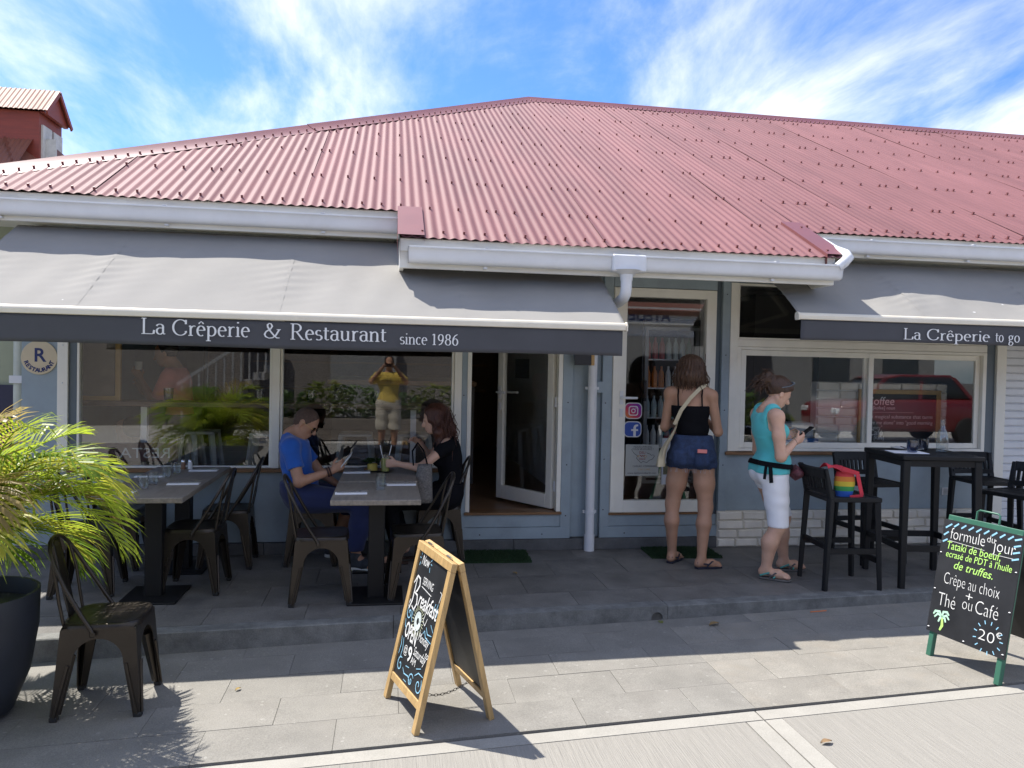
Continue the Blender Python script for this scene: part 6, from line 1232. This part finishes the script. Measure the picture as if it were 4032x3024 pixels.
S.chain([hL, (2.37, -.555, .68), kL, (2.33, -.575, .36), aL_], [.098, .08, .055, .056, .034], .035); S.chain([hR, (2.565, -.67, .68), kR, (2.545, -.725, .36), aR_], [.098, .08, .055, .056, .034], .035)
for a, d in ((aL_, unit((.7, .7, 0))), (aR_, unit((.98, .1, 0)))):
    a = np.array(a); S.cone(a, a*[1, 1, 0]-d*.03+[0, 0, .045], .034, .03, .02); S.chain([a*[1, 1, 0]-d*.02+[0, 0, .045], a*[1, 1, 0]+d*.09+[0, 0, .04], a*[1, 1, 0]+d*.15+[0, 0, .028]], [.03, .033, .026], .02)
    u = np.cross(d, (0, 0, 1))
    for q, l in ((-.026, .165), (-.012, .176), (.002, .176), (.015, .17), (.027, .158)): S.cone(a*[1, 1, 0]+d*.14+u*q+[0, 0, .024], a*[1, 1, 0]+d*l+u*q*1.1+[0, 0, .02], .011, .009, .004)
sdf_obj('body', S, .0075, skC, P1)
S = SDF(); torso(S, pel, wai, che, nck, f1, .93, .011, .82); wr4 = wrinkle(.0025, 42, 4)
sdf_obj('camisole', S, .007, blackc, P1, lambda X, Y, Z, f: np.maximum(np.maximum(f+wr4(X, Y, Z), Z-1.315-.12*np.maximum(0, (X-c1[0])*f1[0]+(Y-c1[1])*f1[1])), 1.05-Z), label='black strappy camisole')
def strap(b, pts, w_, t_=.004, up=(0, 0, 1)):
    for p, q in zip(pts, pts[1:]): b.beam(p, q, w_, t_, up=up)
part('camisole_strap', blackc, lambda b: [b.tube([at1(q+.0, -.1, 1.31), at1(q-.005, -.085, 1.4), at1(q, -.03, 1.475), at1(q, .04, 1.47), at1(q*.9, .1, 1.38)], .0065, 6) for q in (-.115, .075)], P1)
S = SDF(); torso(S, pel, at1(0, 0, 1.03), at1(0, 0, 1.05), nck, f1, .93, .016)
for q in (-1, 1): S.ell(at1(q*.075, -.078, .905), (.098, .098, .1), None, .05)
S.cone(hL, (2.37, -.555, .72), .114, .1, .04); S.cone(hR, (2.567, -.67, .72), .114, .1, .04); wr5 = wrinkle(.004, 40, 5)
denim = mat('blue_denim', (.022, .04, .095), .85, var=.35, vs=22, bump=.3, bs=300, fine=.2)
sh_ = sdf_obj('shorts', S, .007, denim, P1, lambda X, Y, Z, f: np.maximum(np.maximum(f+wr5(X, Y, Z), Z-1.075), .8+.06*np.abs((X-2.475)*r1[0]+(Y+.61)*r1[1])-.0-Z+.004*np.sin(90*X)), label='frayed blue denim shorts')
part('pocket', denim, lambda b: [b.grid(lambda u, v: at1(q+(u-.5)*.12, -.168-.012*math.sin(u*3.14)+.02*abs(v-.5), .83+.13*v), 6, 4) for q in (-.085, .085)], sh_, smooth=180, solid=.004)
part('pocket_phone', mat('coral_phone', (.7, .22, .2), .5), lambda b: b.box(at1(.085, -.176, .96), (.075, .012, .03), R(-23.6)), sh_, bevel=.003)
part('fray', mat('frayed_cotton', (.35, .38, .42), .9), lambda b: [b.tube([at1(rq, -.12+.3*abs(rq)*.3, .81), at1(rq+random.uniform(-.01, .01), -.125+.3*abs(rq)*.3, .775)], .001, 4) for rq in [random.uniform(-.17, .17) for _ in range(24)]], sh_)
hmb = hair_m('chestnut_hair', (.075, .038, .02)); S = SDF(); hq = at1(-.025, .02, 1.63); S.ell(hq, (.112, .105, .108), None, .02); S.ell(at1(-.025, -.02, 1.56), (.112, .1, .09), None, .03); S.ell(at1(-.1, .02, 1.53), (.045, .06, .07), None, .03); S.ell(at1(.055, .03, 1.53), (.045, .06, .075), None, .03)
def hp1(X, Y, Z, f):
    a = np.arctan2(Y-hq[1], X-hq[0]); f = f+.0045*np.sin(26*a+3*np.sin(14*Z))+.003*np.sin(57*a+20*Z); fr_ = (X-hq[0])*f1[0]+(Y-hq[1])*f1[1]
    return np.maximum(np.maximum(f, 1.472+.02*np.sin(5*a)-Z), np.where(Z < 1.66, fr_-.075, -1))
hr = sdf_obj('hair', S, .0065, hmb, P1, hp1, label='chin length chestnut bob'); rs = random.Random(5)
part('loose_strands', hmb, lambda b: [strands(b, at1(-.03+.1*math.cos(t), .02-.1*abs(math.sin(t)), 1.6), at1(-.03+.115*math.cos(t), .02-.11*abs(math.sin(t)), 1.475), 22, (.015, .015, .04, .018, .018, .025), rs, r=.003) for t in np.linspace(0, math.pi, 15)], hr)
def flipflop(P_, a, d, m, m2, ln=.255):
    a = np.array(a)*[1, 1, 0]; u = np.cross(d, (0, 0, 1)); sh = [(-.055, 0.0), (-.045, -.03), (.03, -.034), (.12, -.044), (.165, -.034), (.187, -.005), (.175, .03), (.11, .042), (.03, .032), (-.045, .03)]
    part('sandal_sole', m, lambda b: b.prism([tuple(a+d*x+u*y+[0, 0, .002]) for x, y in sh], (0, 0, .015)), P_, bevel=.003)
    part('sandal_strap', m2, lambda b: (b.tube([tuple(a+d*.03+u*-.038+[0, 0, .02]), tuple(a+d*.075+u*-.036+[0, 0, .062]), tuple(a+d*.15+u*-.006+[0, 0, .05])], .006, 6), b.tube([tuple(a+d*.03+u*.038+[0, 0, .02]), tuple(a+d*.075+u*.036+[0, 0, .062]), tuple(a+d*.15+u*-.006+[0, 0, .05]), tuple(a+d*.158+u*-.006+[0, 0, .02])], .006, 6), b.tube([tuple(a+d*.05+u*-.038+[0, 0, .04]), tuple(a-d*.045+u*-.022+[0, 0, .055]), tuple(a-d*.055+[0, 0, .055]), tuple(a-d*.045+u*.022+[0, 0, .055]), tuple(a+d*.05+u*.038+[0, 0, .04])], .006, 6)), P_, smooth=60)
nvy = mat('navy_rubber', (.012, .014, .03), .6); flipflop(P1, aL_, unit((.7, .7, 0)), nvy, nvy); flipflop(P1, aR_, unit((.98, .1, 0)), nvy, nvy)
tb_ = thing('tote_bag', 'cream canvas tote hanging from the shoulder of the woman in denim shorts', 'bag', at1(-.24, -.08, .8)); cnv = mat('cream_canvas', (.5, .43, .29), .85, var=.08, vs=6, bump=.2, bs=200)
part('bag_body', cnv, lambda b: b.grid(lambda u, v: at1(-.135-.11*(1-v)**.8*(1-.3*v)-.02*math.sin(v*5)+(.035*math.cos(u*6.2832))*(1.1-v), -.1+(.1*math.sin(u*6.2832))*(1.05-v)**.7+.012*math.sin(u*25+v*9), .82+.36*v), 28, 14), tb_, smooth=180)
part('bag_bottom', cnv, lambda b: b.add([at1(-.245+.0385*math.cos(t), -.1+.103*math.sin(t), .821) for t in np.linspace(0, 6.2832, 28)[:-1]], [tuple(range(27))]), tb_)
part('strap', cnv, lambda b: strap(b, [at1(-.14, -.115, 1.16), at1(-.09, -.135, 1.28), at1(-.02, -.13, 1.38), at1(.055, -.09, 1.46), at1(.095, -.03, 1.485), at1(.115, .05, 1.46), at1(.12, .11, 1.38), at1(.14, .13, 1.25)], .03, .005, up=tuple(f1)), tb_)

# ---- standing woman in turquoise, in profile
P2 = thing('person', 'woman in turquoise tank top and white shorts with ponytail, standing and reading her phone', 'person', (3.0, -1.02, 0))
pel, wai, che, nck = (2.97, -1.01, .85), (2.965, -1.01, 1.0), (2.93, -1.0, 1.165), (2.925, -1.0, 1.31)
S = SDF(); torso(S, pel, wai, che, nck, (1, -.02, 0), .9, 0, .85); S.ell((2.9, -1.07, .82), (.07, .075, .08), None, .05); S.ell((2.9, -.95, .82), (.07, .075, .08), None, .05); S.ell((3.015, -1.01, .92), (.08, .11, .09), None, .05)
S.chain([che, nck, (2.965, -1.0, 1.37)], [.085, .053, .05], .04); HL4, HE4 = head(S, (3.018, -1.0, 1.44), (.86, -.04, -.5), (.5, 0, .86), .97, 1.04)
sN, sF = (2.92, -1.165, 1.265), (2.93, -.84, 1.265); eN, eF = (2.935, -1.215, .965), (2.965, -.79, .97); wN, wF = (3.10, -1.12, 1.07), (3.11, -.9, 1.085)
S.chain([sN, (2.925, -1.195, 1.12), eN, wN], [.05, .047, .04, .024], .02); S.chain([sF, (2.945, -.815, 1.12), eF, wF], [.05, .047, .04, .024], .02); S.cone((2.925, -1.08, 1.28), sN, .06, .052, .04); S.cone((2.925, -.92, 1.28), sF, .06, .052, .04)
hand(S, wN, (.85, .2, .32), (.1, .8, .35), .5, 1, .92); hand(S, wF, (.85, -.2, .32), (.1, -.8, .35), .5, -1, .92)
hN, hF = (2.955, -1.09, .79), (2.97, -.92, .79); kN, kF = (2.985, -1.11, .415), (3.15, -.875, .44); aN, aF = (2.915, -1.075, .09), (3.18, -.855, .09)
S.chain([hN, (2.975, -1.1, .6), kN, (2.93, -1.095, .29), aN], [.1, .083, .058, .06, .036], .035); S.chain([hF, (3.06, -.9, .6), kF, (3.145, -.865, .3), aF], [.1, .083, .058, .06, .036], .035)
dN, dF = unit((.81, -.59, 0)), unit((1, -.08, 0))
for a, d in ((aN, dN), (aF, dF)):
    a = np.array(a); S.cone(a, a*[1, 1, 0]-d*.03+[0, 0, .055], .036, .03, .02); S.chain([a*[1, 1, 0]-d*.02+[0, 0, .055], a*[1, 1, 0]+d*.09+[0, 0, .05], a*[1, 1, 0]+d*.15+[0, 0, .036]], [.03, .034, .026], .02); u = np.cross(d, (0, 0, 1))
    for q, l in ((-.026, .165), (-.012, .176), (.002, .176), (.015, .17), (.027, .158)): S.cone(a*[1, 1, 0]+d*.14+u*q+[0, 0, .034], a*[1, 1, 0]+d*l+u*q*1.1+[0, 0, .03], .011, .009, .004)
sdf_obj('body', S, .0075, skB, P2)
S = SDF(); torso(S, pel, wai, che, nck, (1, -.02, 0), .9, .012, .88); S.ell((3.015, -1.01, .91), (.092, .125, .11), None, .05); S.ell((2.9, -1.07, .84), (.085, .09, .1), None, .05); S.ell((2.9, -.95, .84), (.085, .09, .1), None, .05); S.cone(hN, (2.96, -1.05, .9), .117, .1, .04); S.cone(hF, (2.96, -.96, .9), .117, .1, .04); S.chain([(2.95, -1.085, 1.24), (2.925, -1.09, 1.3), (2.895, -1.09, 1.24)], [.05, .058, .055], .02); S.chain([(2.95, -.915, 1.24), (2.925, -.91, 1.3), (2.895, -.91, 1.24)], [.05, .058, .055], .02); wr6 = wrinkle(.004, 34, 6)
def pt2(X, Y, Z, f):
    f = f+wr6(X, Y, Z)*(Z < 1.1); f = np.maximum(np.maximum(f, .825-Z), Z-1.375); f = np.maximum(f, .095-np.sqrt((X-2.935)**2+(Z-1.235)**2+.0*Y)-np.maximum(0, .125-np.abs(Y+1.0))*4)   # arm holes
    return np.maximum(f, .062-np.sqrt((Y+1.0)**2+(np.minimum(0, Z-1.33))**2+np.minimum(0, X-2.93)**2*.3))
sdf_obj('tank_top', S, .0065, mat('turquoise_cotton', (.09, .5, .5), .85, var=.07, vs=9, sheen=.2), P2, pt2, label='turquoise sleeveless top with blue print')
tm = MB(); fmt = frame_map((3.068, -1.105, 1.09), (.05, .02, 1), (-.5, -1, 0)); put_text(tm, frame_map((3.05, -1.128, 1.12), (.15, .0, -1), (.72, .69, 0)), 'ONE', 0, 0, .05); tm.build('shirt_print', mat('blue_shirt_print', (.03, .12, .35), .8), P2)
S = SDF(); torso(S, pel, (2.97, -1.01, .9), (2.97, -1.01, .92), nck, (1, 0, 0), .9, .016); S.ell((2.9, -1.07, .82), (.08, .085, .09), None, .05); S.ell((2.9, -.95, .82), (.08, .085, .09), None, .05); S.chain([hN, (2.975, -1.1, .6), (2.99, -1.11, .38)], [.108, .09, .074], .02); S.chain([hF, (3.07, -.89, .6), (3.17, -.87, .4)], [.104, .086, .074], .012); wr7 = wrinkle(.0028, 24, 7)
sdf_obj('shorts', S, .0075, mat('white_cotton_twill', (.86, .86, .87), .8, var=.03, vs=9), P2, lambda X, Y, Z, f: np.maximum(np.maximum(f+wr7(X, Y, Z), Z-.85), np.where(Y > -.985, .455, .41)+.0*X-Z), label='white knee length shorts')
S = SDF(); torso(S, pel, wai, che, nck, (1, -.02, 0), .9, .026, 0); S.ell((3.015, -1.01, .91), (.106, .139, .124), None, .05); S.ell((2.9, -1.07, .84), (.099, .104, .114), None, .05); S.ell((2.9, -.95, .84), (.099, .104, .114), None, .05); S.cone(hN, (2.96, -1.05, .9), .129, .112, .04); S.cone(hF, (2.96, -.96, .9), .129, .112, .04)
sdf_obj('belt', S, .006, blackc, P2, lambda X, Y, Z, f: np.maximum(f, np.abs(Z-.888+.12*(X-2.97))-.019))
fpk = part('waist_pouch', mat('floral_black', (.02, .02, .025), .6, c2=(.28, .08, .1), vs=45), lambda b: b.grid(lambda u, v: (3.135+.05*math.sin(v*3.14159)*math.cos(u*6.2832)+.01, -1.03+.1*math.sin(v*3.14159)*math.sin(u*6.2832)-.03, .76+.13*v), 20, 10), P2, smooth=180)
part('belt_end', blackc, lambda b: (b.beam((2.86, -1.2, .89), (2.872, -1.2, .765), .03, .005, up=(0, 1, 0)), b.beam((2.838, -1.175, .89), (2.825, -1.18, .79), .022, .005, up=(0, 1, 0))), P2)
hmp = hair_m('brown_hair', (.06, .03, .016)); S = SDF(); S.ell(HL4(-.022, 0, .035), (.108, .087, .1), HE4, .02); S.ell(HL4(.025, 0, .078), (.058, .066, .03), HE4, .03); S.chain([HL4(-.1, 0, .05), HL4(-.15, 0, .06), HL4(-.165, .0, .01), HL4(-.15, 0, -.045)], [.035, .042, .036, .014], .03)
def hp4(X, Y, Z, f):
    lx = (X-HL4(0, 0, 0)[0])*HE4[0][0]+(Z-HL4(0, 0, 0)[2])*HE4[0][2]; lz = (X-HL4(0, 0, 0)[0])*HE4[2][0]+(Z-HL4(0, 0, 0)[2])*HE4[2][2]; f = f+.003*np.sin(70*lz+10*lx+5*np.sin(40*Y))
    return np.where(lx > -.09, np.maximum(f, np.minimum(.9*(lx+.0)-1.1*(lz-.005), 9)*.7), f)
hr = sdf_obj('hair', S, .006, hmp, P2, hp4, label='brown hair tied in a loose ponytail'); rs = random.Random(8)
part('loose_strands', hmp, lambda b: (strands(b, HL4(-.14, 0, .06), HL4(-.17, 0, -.05), 90, (.02, .025, .025, .03, .03, .035), rs, r=.003, mid=(-.03, 0, 0)), strands(b, HL4(-.12, 0, .08), HL4(-.19, 0, .06), 40, (.015, .025, .025, .025, .03, .035), rs), strands(b, HL4(.06, -.075, .03), HL4(.05, -.085, -.09), 5, (.005, .003, .01, .01, .004, .01), rs, r=.0015)), hr)
part('sunglasses', mat('clear_plastic_frame', (.12, .14, .16), .2), lambda b: (b.tube([HL4(.045, q_, .128-1.5*q_*q_) for q_ in (-.07, -.035, 0, .035, .07)], .008, 6), [b.tube([HL4(.045, q*.07, .118), HL4(.01, q*.092, .07), HL4(-.04, q*.094, .03)], .004, 6) for q in (-1, 1)]), P2)
part('eyebrow', hmp, lambda b: [b.tube([HL4(.089, q*.012, .017), HL4(.09, q*.03, .021), HL4(.078, q*.047, .016)], .003, 5) for q in (-1, 1)], P2); part('eyelash', hmp, lambda b: [b.tube([HL4(.083, q*.018, -.006), HL4(.086, q*.031, -.004), HL4(.076, q*.043, -.007)], .0022, 5) for q in (-1, 1)], P2)
part('wristband', hmp, lambda b: b.tube([np.array(wN)+.026*np.array([-.4*math.cos(t), math.sin(t), .9*math.cos(t)]) for t in np.linspace(0, 6.2832, 15)[:-1]], .0035, 5, closed=True), P2)
gs = mat('grey_sandal_sole', (.13, .12, .11), .8); gst = mat('grey_sandal_strap', (.1, .09, .09), .8); tl = mat('teal_strap', (.1, .35, .3), .8)
for a, d in ((aN, dN), (aF, dF)):
    flipflop(P2, a, d, gs, gst); a_ = np.array(a)*[1, 1, 0]; u = np.cross(d, (0, 0, 1)); part('sandal_strap', tl, lambda b: (b.tube([tuple(a_+d*.12+u*-.042+[0, 0, .022]), tuple(a_+d*.11+u*-.01+[0, 0, .066]), tuple(a_+d*.06+u*.042+[0, 0, .022])], .007, 6), b.tube([tuple(a_+d*-.04+u*.03+[0, 0, .03]), tuple(a_+d*.03+u*.038+[0, 0, .06])], .007, 6)), P2, smooth=60)
phone((3.245, -1.01, 1.135), (.1, 1, 0), (.8, 0, .6), 'dark phone held by the woman in turquoise')

# ---- man in pink inside, drinking at the counter
P3_ = thing('person', 'man in pink shirt and shorts drinking at the counter inside the left window', 'person', (-1.95, .95, .31)); X0 = -1.93; Y0 = .98
S = SDF(); torso(S, (X0, Y0, 1.02), (X0, Y0, 1.2), (X0-.03, Y0, 1.38), (X0-.06, Y0, 1.54), (-1, 0, .1), 1.05); S.chain([(X0-.03, Y0, 1.38), (X0-.06, Y0, 1.54), (X0-.09, Y0, 1.6)], [.09, .06, .056], .04); HL5, HE5 = head(S, (X0-.13, Y0, 1.66), (-.97, 0, -.2), (-.2, 0, .97))
for s in (-1, 1): S.chain([(X0-.05, Y0+.18*s, 1.45), (X0-.16, Y0+.22*s, 1.2), (X0-.34, Y0+.04*s, 1.42 if s < 0 else 1.3)], [.05, .042, .027], .02); S.chain([(X0, Y0+.1*s, 1.0), (X0-.45, Y0+.12*s, .98), (X0-.42, Y0+.12*s, .45), (X0-.52, Y0+.12*s, .36)], [.1, .065, .04, .028], .03); hand(S, (X0-.34, Y0+.04*s, 1.42 if s < 0 else 1.3), (-.4, 0, .8), (-.3, -s, 0), .5, s)
sdf_obj('body', S, .009, skA, P3_)
S = SDF(); torso(S, (X0, Y0, 1.02), (X0, Y0, 1.2), (X0-.03, Y0, 1.38), (X0-.06, Y0, 1.54), (-1, 0, .1), 1.05, .02)
for s in (-1, 1): S.cone((X0-.05, Y0+.18*s, 1.45), (X0-.12, Y0+.2*s, 1.28), .075, .07, .04)
sdf_obj('shirt', S, .01, mat('pink_cotton', (.75, .25, .22), .85), P3_, lambda X, Y, Z, f: np.maximum(f, np.maximum(Z-1.53, .95-Z)))
S = SDF(); torso(S, (X0, Y0, 1.02), (X0, Y0, 1.05), (X0, Y0, 1.07), (X0, Y0, 1.5), (-1, 0, .1), 1.05, .02)
for s in (-1, 1): S.cone((X0, Y0+.1*s, 1.0), (X0-.38, Y0+.12*s, .98), .12, .095, .04)
sdf_obj('shorts', S, .01, mat('dark_grey_shorts', (.05, .045, .04), .85), P3_, lambda X, Y, Z, f: np.maximum(f, Z-1.1)); S = SDF(); S.ell(HL5(-.02, 0, .035), (.102, .085, .1), HE5, .01); sdf_obj('hair', S, .009, hair_m('dark_hair', (.03, .02, .015)), P3_, lambda X, Y, Z, f: np.maximum(f, HL5(.05, 0, .04)[0]+.02-X-.6*(Z-1.7)))
in_stool(X0+.02, Y0); tumbler('cup', 'white cup raised by the man in pink', X0-.36, Y0-.02, 1.5, .035, .08, mat('white_ceramic', (.68, .68, .66), .25), cat='cup')

# ---- the photographer, seen reflected in the dining window
P4_ = thing('person', 'man in yellow t-shirt and beige shorts photographing the restaurant, mirrored in the window', 'person', (0, -6.95, gz(0))); g0 = gz(0)
S = SDF(); B0 = (0.0, -6.98); torso(S, (B0[0], B0[1], .93), (B0[0], B0[1], 1.1), (B0[0], B0[1], 1.29), (B0[0], B0[1], 1.47), (0, 1, 0), 1.05); S.chain([(0, -6.98, 1.3), (0, -6.98, 1.46), (0, -6.97, 1.53)], [.09, .06, .056], .04); HL6, HE6 = head(S, (0, -6.95, 1.63), (0, 1, -.05), (0, 0, 1))
for s in (-1, 1):
    S.chain([(s*.19, -6.98, 1.4), (s*.3, -6.9, 1.3), (s*.1, -6.72, 1.56)], [.05, .042, .027], .02); hand(S, (s*.1, -6.72, 1.56), (-s*.5, .3, .6), (-s*.6, .3, -.3), .5, -s)
    S.chain([(s*.1, -6.98, .9), (s*.11, -6.96, .42), (s*.12, -7.0, g0+.09), (s*.14, -6.84, g0+.03)], [.1, .062, .038, .03], .03)
sdf_obj('body', S, .009, skA, P4_)
S = SDF(); torso(S, (B0[0], B0[1], .95), (B0[0], B0[1], 1.1), (B0[0], B0[1], 1.29), (B0[0], B0[1], 1.47), (0, 1, 0), 1.05, .025)
for s in (-1, 1): S.cone((s*.17, -6.98, 1.41), (s*.26, -6.93, 1.33), .085, .075, .04)
sdf_obj('shirt', S, .01, mat('yellow_cotton', (.62, .45, .09), .85), P4_, lambda X, Y, Z, f: np.maximum(f+.004*np.sin(30*Z+9*X), np.maximum(Z-1.47, .86-Z)), label='yellow t-shirt with dark print')
tm = MB(); put_text(tm, frame_map((0, -6.815, 1.28), (-1, 0, 0), (0, 0, 1)), 'H', 0, 0, .12, align='CENTER'); tm.build('shirt_print', mat('dark_print', (.05, .05, .055), .6), P4_)
S = SDF(); torso(S, (0, -6.98, .93), (0, -6.98, .95), (0, -6.98, .96), (0, -6.98, 1.4), (0, 1, 0), 1.05, .02)
for s in (-1, 1): S.cone((s*.1, -6.98, .9), (s*.115, -6.96, .42), .125, .105, .03)
sdf_obj('shorts', S, .01, mat('beige_cotton', (.52, .47, .38), .85), P4_, lambda X, Y, Z, f: np.maximum(f+.005*np.sin(34*Z+8*X), np.maximum(Z-.99, .46-Z))); S = SDF(); S.ell(HL6(-.02, 0, .035), (.102, .085, .1), HE6, .01); sdf_obj('hair', S, .009, MATS['dark_hair'], P4_, lambda X, Y, Z, f: np.maximum(f, Y+6.9))
part('trainer', mat('white_rubber', (.6, .6, .58), .6), lambda b: [b.box((s*.13, -6.93, g0+.035), (.09, .27, .07)) for s in (-1, 1)], P4_, bevel=.025, seg=2)
phone((0, -6.66, 1.6), (0, 0, 1), (1, 0, 0), 'phone raised by the photographer in yellow')
